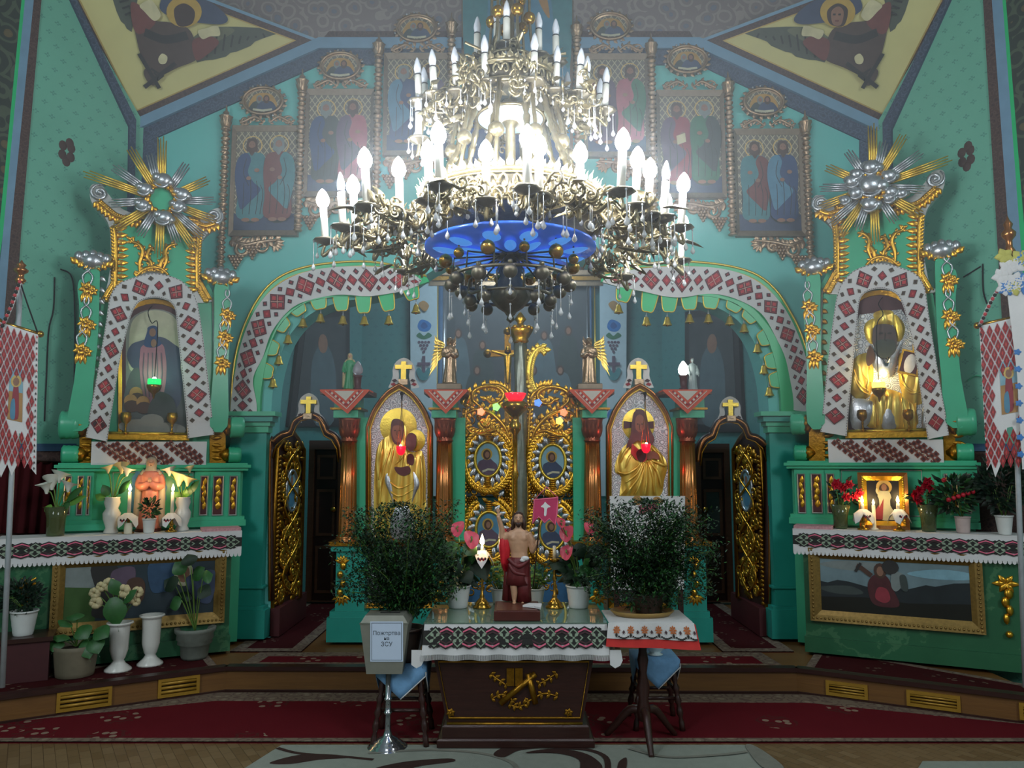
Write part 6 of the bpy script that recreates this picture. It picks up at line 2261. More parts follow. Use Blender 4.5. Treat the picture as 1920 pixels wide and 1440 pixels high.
  for (x,y) in gar:
   ga,gb = pp([(x,y)],.11)[0]
   mb = MB()
   flower(mb,RT,ga,gb,.062,M_GOLD,.10)
   flower(mb,RT,ga + .04,gb - .02,.045,M_GOLD,.11)
   for k in range(3):
    mb.rleaf(RT,(ga + (k - 1) * .02,gb - .03),(ga + (k - 1) * .035,gb - .12),.035,M_GOLD,.10,.02)
   mb.build('gilt_flower',o)
   mb = MB()
   for k in (-1,1):
    mb.ptube(RT,cr([(ga + k * .02,gb + .03),(ga + k * .035,gb + .10),(ga - k * .015,gb + .16),(ga - k * .01,gb + .21)],5),.008,M_SILVER,.108,5)
   mb.build('silver_stem',o)
 mb = MB()
 for x,y0,y1 in ((186,520,800),(399,560,800)):
  P_ = pp([(x,y0),(x - 8 if x < 200 else x + 2,(y0 + y1) / 2),(x - 14 if x < 200 else x + 3,y1)])
  leafrow(mb,RT,resample(P_,14),M_SILVER if x < 200 else M_GOLDD,.06,.045,.02,1,1,.02)
  mb.ptube(RT,P_,.012,M_SILVER,.03)
 mb.build('edge_carving',r,None,'stuff')
 for (x0,x1,y,rad,cap) in ((110,150,797,.115,1),(114,148,852,.075,1),(430,458,801,.095,-1),(427,452,853,.07,-1)):
  (aa,bb),(a2,b2) = pp([(x0,y)],.02)[0],pp([(x1,y)],.02)[0]
  lo_,hi_ = min(aa,a2),max(aa,a2)
  w_ = hi_ - lo_
  bb = (bb + b2) / 2
  mb = MB()
  prof = [(rad * .7,0),(rad * .92,.01),(rad,w_ * .12),(rad * .93,w_ * .3),(rad * .99,w_ * .38),(rad * .92,w_ * .6),(rad * .97,w_ * .68),(rad * .9,w_ * .95),(rad * .8,w_)]
  mb.lathe(prof,RT.w(lo_,bb,.0),M_GREEN,24,axis=RT.u)
  mb.build('scroll_drum',r)
  mb = MB()
  sgn = 1 if ((cap > 0) == (side < 0)) else -1
  e = hi_ if sgn > 0 else lo_
  mb.lathe([(rad * .85,0),(rad * .8,.03),(rad * .5,.05),(rad * .3,.07),(0,.075)],RT.w(e - .005 * sgn,bb,.0),M_GOLDD,18,1,1,8,.08,RT.u * sgn)
  mb.build('gilt_rosette',r)
 mb = MB()
 for x,y0,y1,w_ in ((408,790,868,30),(160,790,868,22)):
  qq = pp([(x - w_ / 2,y1),(x + w_ / 2,y1),(x + w_ / 2,y0),(x - w_ / 2,y0)],.01)
  mb.prism(RT,qq,0,.012,M_GOLDD)
  for k in range(6):
   sa,sb = pp([(x - w_ / 2 + 4,y0 + 8 + k * 12)],.02)[0]
   mb.rleaf(RT,(sa,sb),(sa + .09,sb + .01 * (-1) ** k),.04,M_GOLDD,.012,.02)
 mb.build('gilt_side_carving',r,None,'stuff')
 # ---- the arched picture
 pr = thing('altar_picture',('arched oil painting of the Virgin in pink and blue among clouds' if side < 0 else 'arched icon of a bishop in gold and silver cover holding a book'),'picture',
    RT.w(*pp([(285,818)])[0],.02))
 def arch(x0,x1,yt,ys,yb,n=12):
  xm,rx,ry = (x0 + x1) / 2,(x1 - x0) / 2,ys - yt
  return [(x0,yb)] + [(xm - rx * cos(pi * k / n),ys - ry * sin(pi * k / n)) for k in range(n + 1)] + [(x1,yb)]
 o1,o2,o3 = pp(arch(222,356,562,615,822)),pp(arch(229,350,570,618,814)),pp(arch(236,345,580,622,812))
 if side > 0:
  o1,o2,o3 = o1[::-1],o2[::-1],o3[::-1]
 mb = MB()
 mb.prism(RT,o1,0,.012,M_MAROON)
 mb.build('backing',pr)
 mb = MB()
 mb.frame(RT,o1,o2,.012,.035,M_GOLD,.024)
 la,lb = pp([(198,826),(354,826)]),pp([(198,814),(354,814)])
 mb.build('arched_frame',pr)
 mb = MB()
 xa,xb = sorted((la[0][0],la[1][0]))
 mb.pbox(RT,xa,xb,la[1][1],lb[1][1],0,.05,M_GOLD)
 mb.tube([RT.w(xa,lb[1][1],.05),RT.w(xb,lb[1][1],.05)],.012,M_GOLDP,6)
 mb.build('sill',pr)
 if side < 0:
  P = Paint(RT,.0125,.001)
  P.poly(o3,mat('paint_cloud_grey','#7e8078',.5,vary=.12,scale=8))
  P.blob(pp([(250,600),(290,582),(330,600),(345,660),(330,700),(250,700),(242,650)]),PC['pale'])
  P.blob(pp([(244,700),(300,680),(345,720),(350,812),(238,812)]),mat('paint_cloud_dark','#4a5250',.5,vary=.2,scale=8))
  P.blob(pp([(262,640),(245,648),(238,668),(248,690),(262,695),(270,760),(282,790),(300,790),(335,760),(342,720),(338,690),(340,660),(325,645),(300,632)]),mat('paint_cloak','#35405a',.5,vary=.2,scale=8))
  P.blob(pp([(268,648),(262,670),(262,700),(270,745),(288,760),(306,740),(312,700),(310,665),(302,645)]),mat('paint_pink_dress','#9a5f70',.5,vary=.2,scale=9))
  P.blob(pp([(276,622),(277,615),(286,611),(295,615),(297,635),(303,645),(290,652),(270,648)]),PC['dblue'])
  P.oval(*pp([(286,624)])[0],.026,.036,PC['skin'],14)
  P.oval(*pp([(288,644)])[0],.022,.035,PC['skin'],12)
  for k in range(5):
   P.line(pp([(270 + 8 * k,662),(268 + 9 * k,700),(274 + 6 * k,745)]),.008,PC['mauve'])
  for (x,y) in ((255,738),(245,752),(268,755)):
   P.oval(*pp([(x,y)])[0],.05,.055,PC['ochre'],12)
   P.oval(*pp([(x + 2,y + 10)])[0],.06,.05,PC['brown'],12)
  P.blob(pp([(282,755),(300,735),(325,750),(330,790),(300,795),(278,780)]),PC['dgrey'])
  for (x,y,w_) in ((262,800,.16),(310,806,.16),(285,790,.09)):
   P.oval(*pp([(x,y)])[0],w_,.06,mat('paint_cloud_grey','#7e8078'),16)
  P.build('painting',pr)
 else:
  mb = MB()
  g_ = lambda q: [RT.p(x,y,.02) for x,y in q]
  mb.prism(RT,g_([(1598,802),(1596,700),(1600,620),(1612,590),(1690,580),(1715,620),(1738,700),(1745,802)]),.012,.02,M_RIZA)
  mb.build('silver_ground',pr)
  mb = MB()
  for q in ([(1626,603),(1620,615),(1624,635),(1636,645),(1641,620),(1640,598)],[(1676,590),(1690,600),(1697,615),(1692,635),(1682,640),(1676,620)]):
   mb.puff(RT,cr(g_(q),4,True),.02,.012,M_GOLDP,3)
  mb.puff(RT,cr(g_([(1640,600),(1638,588),(1652,582),(1674,584),(1676,600),(1673,610),(1645,612)]),4,True),.024,.03,M_RIZAG,3)
  mb.build('halo',pr,'gold halo and mitre')
  mb = MB()
  for q in ([(1622,662),(1602,672),(1592,700),(1594,735),(1612,750),(1632,740),(1638,700),(1634,668)],[(1688,662),(1715,670),(1735,690),(1742,730),(1732,755),(1708,758),(1690,735),(1684,690)],
     [(1634,740),(1655,730),(1685,735),(1712,757),(1716,802),(1630,802),(1626,770)]):
   mb.puff(RT,cr(g_(q),4,True),.022,.05,M_RIZAG,4)
  for q in ([(1600,690),(1612,720),(1630,735)],[(1602,710),(1615,732),(1632,742)],[(1606,680),(1620,705),(1634,718)],[(1690,720),(1708,738),(1736,730)],[(1688,700),(1702,730),(1738,742)],[(1640,750),(1642,800)],
     [(1648,745),(1650,800)],[(1690,745),(1694,800)],[(1704,755),(1708,800)],[(1630,690),(1628,720),(1620,740)]):
   mb.ptube(RT,g_(cr(q,4)),[.004,.012,.004],M_RIZAG,.062,5)
  mb.build('gold_vestment',pr)
  mb = MB()
  for q in ([(1640,660),(1655,690),(1668,694),(1684,670),(1690,640),(1676,700),(1664,708),(1648,702),(1634,680)],[(1652,745),(1678,745),(1680,802),(1654,802)],[(1596,752),(1634,752),(1638,775),(1622,802),(1598,802)],[(1730,765),(1742,765),(1744,802),(1728,802)]):
   mb.puff(RT,cr(g_(q),3,True),.05,.022,M_SILVER,3)
  mb.build('silver_stole',pr,None,'stuff')
  P = Paint(RT,.076,.0012)
  P.blob(g_([(1642,612),(1672,612),(1681,636),(1679,660),(1664,672),(1650,670),(1638,650),(1636,630)]),mat('icon_face_grey','#4a3a36',.5))
  P.blob(g_([(1645,640),(1676,640),(1678,660),(1664,672),(1650,670),(1640,655)]),PC['dgrey'])
  for x in (1652,1668):
   P.oval(*g_([(x,627)])[0],.018,.009,PC['dark'],8)
  P.line(g_([(1660,626),(1659,640),(1663,641)]),.008,PC['dark'])
  P.blob(g_([(1628,655),(1633,650),(1640,665),(1638,680),(1628,688),(1624,675)]),PC['brown'])
  P.build('painted_face',pr,'dark painted face and hand')
  mb = MB()
  mb.prism(RT,g_([(1692,656),(1728,664),(1720,708),(1682,700)]),.06,.095,M_MAROON)
  mb.frame(RT,g_([(1692,656),(1728,664),(1720,708),(1682,700)]),g_([(1695,660),(1724,666),(1717,704),(1686,697)]),.095,.099,M_GOLD)
  o = mb.build('book',pr,'dark red gospel book')
  mb = MB()
  ca,cb = RT.p(1706,682,.1)
  mb.puff(RT,[(ca + x * .94 + y * .2,cb + y) for x,y in ell(0,0,.045,.08,18)],.096,.006,mat('enamel_white','#e4ddd6',.4),2)
  mb.build('oval_medallion',o)
 # candle sconces on the sill
 for x in (235,322):
  a,b = pp([(x,812)],.08)[0]
  w = RT.w(a,b,.08)
  mb = MB()
  mb.lathe([(.03,0),(.008,.01),(.006,.05),(.012,.06),(.006,.07),(.034,.10),(.04,.13),(.034,.165),(.02,.17)],w,M_GOLDD if side > 0 else M_GOLD,10,1,1,5,.12)
  mb.build('sill_lamp',pr)
  mb = MB()
  mb.tube([w,RT.w(a,b,.02)],.012,M_GOLDD,6)
  mb.build('sill_lamp_bracket',pr)
 # hanging lamp before the picture
 lx,ly = (289,722) if side < 0 else (1648,728)
 pl = RT.off(.16)
 a,b = pl.p(lx,ly)
 w = pl.w(a,b)
 hl = thing('hanging_oil_lamp',('lit green hanging lamp before the Virgin painting' if side < 0 else 'lit amber hanging lamp before the bishop icon'),'lamp',w,'hanging lamps before the altar pictures')
 mb = MB()
 mb.lathe([(0,-.12),(.008,-.10),(.012,-.075),(.04,-.05),(.055,-.02),(.058,0),(.052,.002),(.045,-.02),(0,-.045)],w,M_BRASS,14)
 mb.build('bowl',hl)
 mb = MB()
 mb.lathe([(.045,-.01),(.052,.02),(.05,.05),(.044,.05),(.042,.02),(0,-.005)],w,mat('glass_green','#1f9a50',.1,emit='#20e070',es=1.0,vary=0) if side < 0 else mat('glass_amber','#c9a040',.1,emit='#ffcf60',es=2.0,vary=0),14)
 mb.build('glass',hl)
 mb = MB()
 mb.ball((w.x,w.y,w.z + .04),(.02,.02,.028),mat('flame_green','#ffffff',.5,vary=0,emit='#c8ffd8',es=14) if side < 0 else mat('flame_amber','#ffffff',.5,vary=0,emit='#ffe9a0',es=70),8,6)
 mb.build('flame',hl)
 lamp('altar_lamp_glow','POINT',(w.x,w.y,w.z + .1),0.8 if side < 0 else 1.6,(.4,1,.55) if side < 0 else (1,.8,.38),.03)
 top = pp([(286,570)],.12)[0]
 mb = MB()
 mb.tube(cr([tuple(w + Vector((0,0,.05))),tuple(w + Vector((.005,0,.5))),tuple(RT.w(top[0],top[1] - .16,.12)),tuple(RT.w(top[0] - .03,top[1] - .07,.1)),tuple(RT.w(top[0],top[1],.03))],6),.004,M_BLACK,5)
 mb.build('cord',hl)
 # embroidered towel about the picture
 tw = thing('altar_towel','white towel with red diamonds framing the %s picture' % who,'towel',RT.w(*pp([(190,825)])[0],.06),'embroidered towels on the altars')
 A_ = pp(cr([(161,820),(175,745),(190,660),(200,600),(206,560),(220,536),(245,524),(288,515),(330,524),(352,540),(368,565),(378,620),(388,700),(396,770),(401,815)],4),.06)
 B_ = pp(cr([(201,828),(213,752),(226,672),(240,614),(247,590),(257,572),(270,564),(290,560),(311,564),(322,571),(329,586),(333,630),(341,705),(348,775),(352,822)],4),.06)
 sm,L,Wd = smapper(RT,A_,B_,lambda s,t: .06 + .05 * (1 if .05 < s < .95 else .6) + .008 * sin(s * 26 + t * 2))
 cloth_strip(sm,'cloth',tw,M_LINEN,70,4)
 diamond_band(sm,L,Wd,tw,.30,.02,True,.5)
 # slanting-pattern cloth on the predella
 sc2 = thing('predella_cloth','white cloth with slanting brown bands below the %s picture' % who,'cloth',RT.w(*pp([(285,872)])[0],.05),'slanting-band cloths on the altars')
 A_,B_ = pp([(172,828),(388,828)],.06),pp([(170,872),(386,872)],.06)
 if side > 0:
  A_,B_ = A_[::-1],B_[::-1]
 sm,L,Wd = smapper(RT,A_,B_,lambda s,t: .062)
 cloth_strip(sm,'cloth',sc2,M_LINEN,10,2)
 mb = MB()
 M_EB = mat('thread_brown','#7d4a42',.9,vary=.25,scale=140)
 for bi in (.06,.34,.64):
  for j in range(6):
   for w_ in range(4):
    s = bi + j * .048 + w_ * .035
    t = .08 + j * .17 - (w_ - 1) * .07
    if 0.03 < s < .97 and .06 < t < .95:
     quad(mb,sm,s,t,.03,.15,M_EB,.0012 + .0004 * (w_ % 2))
     quad(mb,sm,s,t,.016,.08,M_EMBD,.0022)
   s,t = bi + j * .048 + .035,.08 + j * .17
   if t < .9 and s < .95:
    mb.add([sm(s,t,.0028),sm(s + .03,t + .02,.0028),sm(s + .045,t + .17,.0028),sm(s + .04,t + .17,.0028),sm(s + .025,t + .05,.0028),sm(s,t + .03,.0028)],[(0,1,2,3,4,5)],M_EMBW)
 mb.build('embroidery',sc2,'slanting brown cross-stitch bands','stuff')
 # altar cloth
 ac = thing('altar_cloth','white cloth with black and pink band on the %s altar table' % who,'tablecloth',F.w((lo + hi) / 2,zt,0),'cloths on the side altars')
 zb_ = pp([(440,1038)],.05,F)[0][1]
 e0,e1 = (lo - .0,hi + .07) if side < 0 else (lo - .07,hi)
 smf,L,Wd = smapper(F,[(e0,zt + .004),(e1,zt + .004)],[(e0,zb_),(e1,zb_)],lambda s,t: .046 + .004 * sin(s * 60) * t)
 cloth_strip(smf,'front_drop',ac,M_LINEN,80,4)
 dark_band(smf,L,ac,.175,.15,.80)
 lace(smf,L,ac,.03,.13)
 mb = MB()
 mb.pbox(F,e0,e1,zt,zt + .006,-.29,.048,M_LINEN)
 mb.build('top_sheet',ac)
 # folded pink edge of an under-cloth
 mb = MB()
 qq = pp([(378,990),(450,992)],-.05,F)
 x0_,x1_ = sorted((qq[0][0],qq[1][0]))
 mb.pbox(F,x0_,x1_,zt + .006,zt + .03,-.2,.03,mat('cloth_pink_white','#b98a8e',.9,vary=.3,scale=60))
 mb.build('folded_corner',ac)
 # framed painting in the altar front
 fp = thing('framed_painting',('framed painting of figures in a green landscape in the Virgin altar front' if side < 0 else 'gilt-framed landscape with robed figures in the bishop altar front'),'painting',F.w((fr[0][0] + fr[1][0]) / 2,min(p[1] for p in fr),.01))
 fa,fb = sorted((fr[0][0],fr[1][0]))
 fz0,fz1 = pp([(424,1166)],.02,F)[0][1],pp([(424,1030)],.02,F)[0][1]
 mb = MB()
 w_ = .085
 R0 = [(fa,fz0),(fb,fz0),(fb,fz1),(fa,fz1)]
 R1_ = inset(R0,w_)
 M_FRG = mat('frame_gold_dull','#8f733c',.4,.55,vary=.25,scale=40)
 mb.frame(F,R0,inset(R0,.05),0,.045,M_FRG,.035)
 mb.frame(F,inset(R0,.05),R1_,0,.035,M_FRG,.015)
 for k in range(int((fb - fa) / .03)):
  for z in (fz0 + .025,):
   mb.ball(F.w(fa + .02 + k * .03,z,.04),.011,M_FRG,5,4)
 for k in range(int((fz1 - fz0) / .03)):
  for x in (fa + .025,fb - .025):
   mb.ball(F.w(x,fz0 + .02 + k * .03,.04),.011,M_FRG,5,4)
 mb.build('gilt_frame',fp)
 P = Paint(F,.008,.001)
 G = lambda u_,v_: (R1_[0][0] + (R1_[1][0] - R1_[0][0]) * u_,R1_[0][1] + (R1_[2][1] - R1_[0][1]) * v_)
 H_ = lambda q: [G(u_ if side > 0 else u_,v_) for u_,v_ in q]
 if side > 0:
  P.poly(H_([(0,0),(1,0),(1,1),(0,1)]),mat('paint_sky_grey','#6d8288',.4,vary=.2,scale=7))
  P.blob(H_([(.0,.9),(.2,.98),(.5,.92),(.3,.8),(.1,.82)]),PC['grey'])
  P.blob(H_([(.6,.8),(.8,.9),(1,.86),(1,.74),(.75,.72)]),PC['sky'])
  P.poly(H_([(0,0),(1,0),(1,.68),(.9,.66),(.78,.58),(.72,.60),(.6,.5),(.42,.48),(.33,.5),(.2,.58),(.12,.6),(.05,.54),(0,.56)]),mat('paint_dark_hill','#22292c',.4,vary=.2,scale=8))
  P.blob(H_([(.0,.45),(.2,.5),(.3,.38),(.2,.33),(.05,.36)]),PC['dgrey'])
  P.poly(H_([(0,0),(1,0),(1,.3),(.6,.24),(.3,.3),(0,.26)]),mat('paint_black_green','#15160f',.4))
  P.blob(H_([(.36,.7),(.33,.5),(.36,.2),(.46,.14),(.54,.2),(.5,.5),(.47,.7),(.42,.76)]),mat('paint_maroon_robe','#4c2528',.4,vary=.2))
  P.blob(H_([(.4,.5),(.38,.3),(.44,.22),(.48,.3),(.46,.48)]),PC['crimson'])
  P.oval(*G(.42,.82),.045,.06,PC['brown'],12)
  P.oval(*G(.42,.81),.025,.038,PC['skin'],10)
  P.line(H_([(.36,.72),(.29,.86),(.26,.9)]),.035,PC['brown'])
  P.line(H_([(.25,.78),(.29,.95)]),.02,PC['dark'])
  P.blob(H_([(.5,.8),(.49,.55),(.52,.45),(.56,.55),(.58,.75),(.54,.82)]),PC['grey'])
  P.oval(*G(.49,.9),.06,.055,PC['dark'],12)
  P.blob(H_([(.55,.74),(.56,.5),(.6,.48),(.59,.75)]),PC['dgrey'])
 else:
  P.poly(H_([(0,0),(1,0),(1,1),(0,1)]),mat('paint_dusk_blue','#2a3840',.4,vary=.25,scale=6))
  P.poly(H_([(0,0),(.2,0),(.22,.6),(0,.65)]),mat('paint_meadow','#3c5a2c',.4,vary=.25,scale=6))
  P.poly(H_([(0,.65),(.22,.6),(.2,1),(0,1)]),PC['grey'])
  P.blob(H_([(.16,1),(.2,.5),(.18,.1),(.32,.1),(.36,.6),(.32,1)]),PC['dark'])
  P.blob(H_([(.3,.9),(.3,.6),(.38,.5),(.44,.6),(.44,.95)]),PC['mauve'])
  P.blob(H_([(.4,.7),(.4,.35),(.5,.3),(.52,.6),(.48,.75)]),PC['brown'])
  P.blob(H_([(.54,1),(.56,.5),(.64,.45),(.72,.55),(.72,1)]),mat('paint_blue_shade','#2f4a66',.4,vary=.2))
  P.oval(*G(.78,.78),.07,.1,PC['pale'],14)
  P.oval(*G(.78,.78),.045,.07,PC['skin'],12)
  P.blob(H_([(.8,.7),(.86,.3),(.98,.2),(1,.8)]),PC['navy'])
 P.build('painting',fp)
 return F,RT,zt,pp
LF,LRT,LZ,LPP = side_altar(-1)
RF,RRT,RZ,RPP = side_altar(1)
# ================================================================ the great chandelier
CY = 3.85
M_CHG = mat('chandelier_gilt','#8f8466',0.28,.8,vary=.2,scale=40,bump=.2,bscale=80)
M_CHD = mat('chandelier_dark_brass','#6f6857',0.35,.7,vary=.25,scale=30)
M_CANDLE = mat('candle_sleeve','#e9e6dc',0.5,0,.02)
M_BULBOFF = mat('bulb_frosted','#d9dde6',0.15,0,.02,spec=.6)
M_BULBON = mat('bulb_lit','#ffffff',0.5,0,0,emit='#f8fbff',es=BULB)
M_RINGB = mat('bulb_collar','#2a2a2e',.4)
M_CRYST = mat('crystal','#f4f6f8',0.06,0,0,spec=.9,trans=.55)
M_DISH = mat('dish_blue','#2f62c8',0.25,.1,vary=.25,scale=4,emit='#2a62d8',es=.2)  # emission stands in for bulb light coming through the glass
M_DISHL = mat('dish_blue_petal','#4f94ea',0.22,.05,vary=.1,scale=5,emit='#4a95f0',es=.5)  # petals emit more, to look backlit by the bulbs
M_DISHP = mat('dish_pale_blue','#a9d2ea',0.3,0,vary=.08,emit='#a8d4f0',es=.45)  # no lamp of its own, emission imitates light through the dish
CX = at_y(957,460,CY).x
ch = thing('chandelier','huge tiered gilt chandelier with electric candles, crystal drops and a blue glass dish','chandelier',(CX,CY,at_y(957,610,CY).z))
cz = lambda py: at_y(957,py,CY).z
CC = lambda z: Vector((CX,CY,z))
def pol(r_,a,z):
 return Vector((CX + r_ * sin(a),CY - r_ * cos(a),z))
# ---- bands
def filigree_band(name,r0,z0,z1,n,crest,m=None):
 m = m or M_CHG
 mb = MB()
 h = z1 - z0
 for z,w_ in ((z0,.012),(z0 + h * .14,.006),(z1 - h * .12,.006),(z1,.012)):
  mb.tube([pol(r0,2 * pi * k / 48,z) for k in range(48)],w_,m,6,False,True)
 mb.lathe([(r0 - .012,z0),(r0 - .012,z1)],(CX,CY,0),M_CHD,48)
 mb.build(name,ch)
 mb = MB()
 for k in range(n):
  a = 2 * pi * k / n
  da = 2 * pi / n
  for s_ in (-1,1):
   pts = [pol(r0 + .006,a + s_ * da * .25 + s_ * da * .22 * (1 - t) * cos(t * 8),z0 + h * (.5 + .36 * (1 - t) * sin(t * 8))) for t in [i / 11 for i in range(12)]]
   mb.tube(pts,[.009,.007,.004],m,5)
  if crest:
   for s_,hh in ((-.32,.7),(0,1.0),(.32,.7)):
    mb.leaf(pol(r0,a + s_ * da,z1),pol(r0 + .015,a + s_ * da * 1.3,z1 + crest * hh),.035,m,(sin(a),-cos(a),0),.4,4,-.2)
  mb.ball(pol(r0 + .008,a + da * .5,z0 + h * .5),.011,m,6,4)
 o = mb.build(name + '_scrollwork',ch,None,'stuff')
ZB0,ZB1 = cz(428),cz(378)
filigree_band('lower_ring',.46,ZB0,ZB1,26,.065)
ZU0,ZU1 = cz(190),cz(155)
filigree_band('upper_ring',.24,ZU0,ZU1,16,.045)
ZT0 = cz(118)
mb = MB()
mb.tube([pol(.13,2 * pi * k / 24,ZT0) for k in range(24)],.012,M_CHG,6,False,True)
for k in range(3):
 mb.tube([pol(.30,k * pi / 3 + .2,ZT0),pol(-.30,k * pi / 3 + .2,ZT0)],.007,M_CHG,6)
mb.build('top_ring',ch)
# ---- blue dish
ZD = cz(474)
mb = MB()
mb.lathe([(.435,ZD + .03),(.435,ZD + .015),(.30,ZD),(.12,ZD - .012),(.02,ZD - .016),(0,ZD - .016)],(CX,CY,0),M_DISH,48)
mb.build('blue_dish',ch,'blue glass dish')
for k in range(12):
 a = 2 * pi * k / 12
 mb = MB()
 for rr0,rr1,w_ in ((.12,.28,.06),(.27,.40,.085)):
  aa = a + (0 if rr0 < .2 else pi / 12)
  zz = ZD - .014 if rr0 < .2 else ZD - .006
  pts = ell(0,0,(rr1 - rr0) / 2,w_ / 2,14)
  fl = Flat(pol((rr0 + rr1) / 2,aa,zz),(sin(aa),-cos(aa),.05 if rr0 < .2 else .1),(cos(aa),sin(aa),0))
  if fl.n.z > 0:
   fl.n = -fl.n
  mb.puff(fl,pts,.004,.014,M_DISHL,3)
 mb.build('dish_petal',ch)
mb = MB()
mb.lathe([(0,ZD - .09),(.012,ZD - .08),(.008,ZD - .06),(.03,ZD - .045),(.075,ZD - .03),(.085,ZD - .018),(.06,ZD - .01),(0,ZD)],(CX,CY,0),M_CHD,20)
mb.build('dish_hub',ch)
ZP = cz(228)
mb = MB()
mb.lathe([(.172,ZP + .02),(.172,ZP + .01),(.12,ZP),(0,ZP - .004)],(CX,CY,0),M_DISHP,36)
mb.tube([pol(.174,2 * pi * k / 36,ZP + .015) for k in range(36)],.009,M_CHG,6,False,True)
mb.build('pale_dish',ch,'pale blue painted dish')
mb = MB()
fl = Flat(CC(ZP - .006),(1,0,0),(0,-1,0))
if fl.n.z > 0:
 fl.n = -fl.n
mb.puff(fl,[(x * (1 + .12 * sin(5 * atan2(y,x))),y) for x,y in ell(.01,.0,.085,.06,24)],0,.008,mat('dish_cloud','#d8c6b4',.5),2)
mb.build('painted_cloud',ch)
# ---- centre stem
mb = MB()
mb.lathe([(.03,ZD),(.03,cz(420)),(.05,cz(400)),(.03,cz(370)),(.025,cz(240)),(.045,cz(232)),(.03,cz(215)),(.04,cz(190)),(.05,cz(165)),(.03,cz(140)),(.035,cz(110)),(.02,cz(90)),(.02,cz(-150))],(CX,CY,0),M_CHG,16)
mb.build('stem',ch)
# pendant cage under the dish
for (r_,y,nb,br) in ((.30,535,12,.045),(.21,568,10,.04)):
 z = cz(y)
 mb = MB()
 mb.tube([pol(r_,2 * pi * k / 32,z + .03) for k in range(32)],.009,M_CHD,6,False,True)
 for k in range(nb):
  a = 2 * pi * (k + .5) / nb
  mb.tube([pol(r_,a,z + .03),pol(r_ * .9 + .02,a,z + .12),pol(.06,a,ZD - .02)],.005,M_CHD,5)
 mb.build('pendant_ring',ch)
 for k in range(nb):
  a = 2 * pi * k / nb
  mb = MB()
  mb.ball(pol(r_,a,z),br * .8,M_CHD,12,8)
  mb.ball(pol(r_,a,z + br),br * .3,M_CHG,8,5)
  mb.build('pendant_ball',ch)
mb = MB()
mb.lathe([(0,cz(606)),(.02,cz(600)),(.012,cz(590)),(.06,cz(578)),(.10,cz(560)),(.085,cz(540)),(.05,cz(520)),(.06,cz(505)),(.03,cz(490))],(CX,CY,0),M_CHD,20,1,1,10,.06)
mb.build('pendant_bowl',ch)
for k in range(12):
 a = 2 * pi * k / 12 + .2
 mb = MB()
 mb.ball(pol(.33,a,ZD - .06),.036 if k % 2 else .026,M_BRASS,12,8)
 mb.tube([pol(.33,a,ZD - .03),pol(.33,a,ZD + .02)],.005,M_CHG,5)
 mb.build('gilt_ball',ch)
# ---- ropes and struts with balls
for k in range(10):
 a = 2 * pi * k / 10 + .25
 mb = MB()
 p0,p1 = pol(.43,a,ZB1),pol(.19,a + .12,ZU0)
 pts = [p0.lerp(p1,t / 30) + Vector((0,0,-.07 * sin(pi * t / 30))) for t in range(31)]
 mb.tube(pts,[.017 + .004 * sin(t * 2.1) for t in range(31)],M_CHG,7)
 mb.build('twisted_rope',ch)
 mb = MB()
 b = pol(.30,a + .16,cz(288))
 mb.ball(b,.038,M_CHG,14,9)
 mb.tube([pol(.35,a + .16,ZB1),b - Vector((0,0,.04)),b,b + Vector((0,0,.05)),pol(.25,a + .16,ZU0)],.011,M_CHG,7)
 mb.build('ball_strut',ch)
for k in range(6):
 a = 2 * pi * k / 6 + .35
 mb = MB()
 b0_,b1 = pol(.10,a,cz(38)),pol(.14,a,cz(0))
 mb.tube([pol(.13,a,ZT0),pol(.11,a,cz(80)),b0_,pol(.1,a,cz(-40)),pol(.03,a,cz(-120))],.009,M_CHG,6)
 mb.ball(b0_,.033,M_BRASS,12,8)
 mb.ball(pol(.085,a,cz(-12)),.027,M_BRASS,12,8)
 mb.build('top_rod',ch)
# ---- candles, trays, arms, drops
def drop_mesh(L,r_):
 mb = MB()
 mb.tube([(0,0,0),(0,0,-L)],.0022,M_CRYST,4)
 mb.lathe([(0,-L - r_ * 3.2),(r_ * .75,-L - r_ * 2.6),(r_,-L - r_ * 1.9),(r_ * .6,-L - r_ * .9),(r_ * .2,-L),(0,-L + .004)],(0,0,0),M_CRYST,8)
 mb.ball((0,0,-.006),.006,M_CRYST,6,4)
 return mb.mesh('crystal_drop')
DROPS = [drop_mesh(.05,.0105),drop_mesh(.09,.012),drop_mesh(.12,.0125)]
ORGC = ORG[ch.name]
def drop(p,k):
 o = bpy.data.objects.new('crystal_drop',DROPS[k])
 COL.objects.link(o)
 o.parent = ch
 o.location = Vector(p) - ORGC
def candle_mesh(L):
 mb = MB()
 mb.lathe([(.018,0),(.018,L),(.012,L + .004)],(0,0,0),M_CANDLE,12)
 return mb.mesh('candle')
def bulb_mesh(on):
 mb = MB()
 k = 1.65 if on else 1.0  # lit bulbs swollen so their shape stands in for the glare
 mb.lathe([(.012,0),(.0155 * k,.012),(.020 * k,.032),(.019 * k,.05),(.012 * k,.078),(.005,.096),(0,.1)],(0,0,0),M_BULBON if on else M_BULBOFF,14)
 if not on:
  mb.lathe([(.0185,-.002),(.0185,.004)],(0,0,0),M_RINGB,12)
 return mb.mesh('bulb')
CANL,CANU = candle_mesh(.17),candle_mesh(.145)
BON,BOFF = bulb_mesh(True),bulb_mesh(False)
def candle(p,me,L,on,lean):
 o = bpy.data.objects.new('candle',me)
 COL.objects.link(o)
 o.parent = ch
 o.location = p - ORGC
 o.rotation_euler = lean
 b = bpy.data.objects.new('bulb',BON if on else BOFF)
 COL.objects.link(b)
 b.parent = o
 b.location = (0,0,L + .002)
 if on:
  b['label'] = 'lit candle bulb'
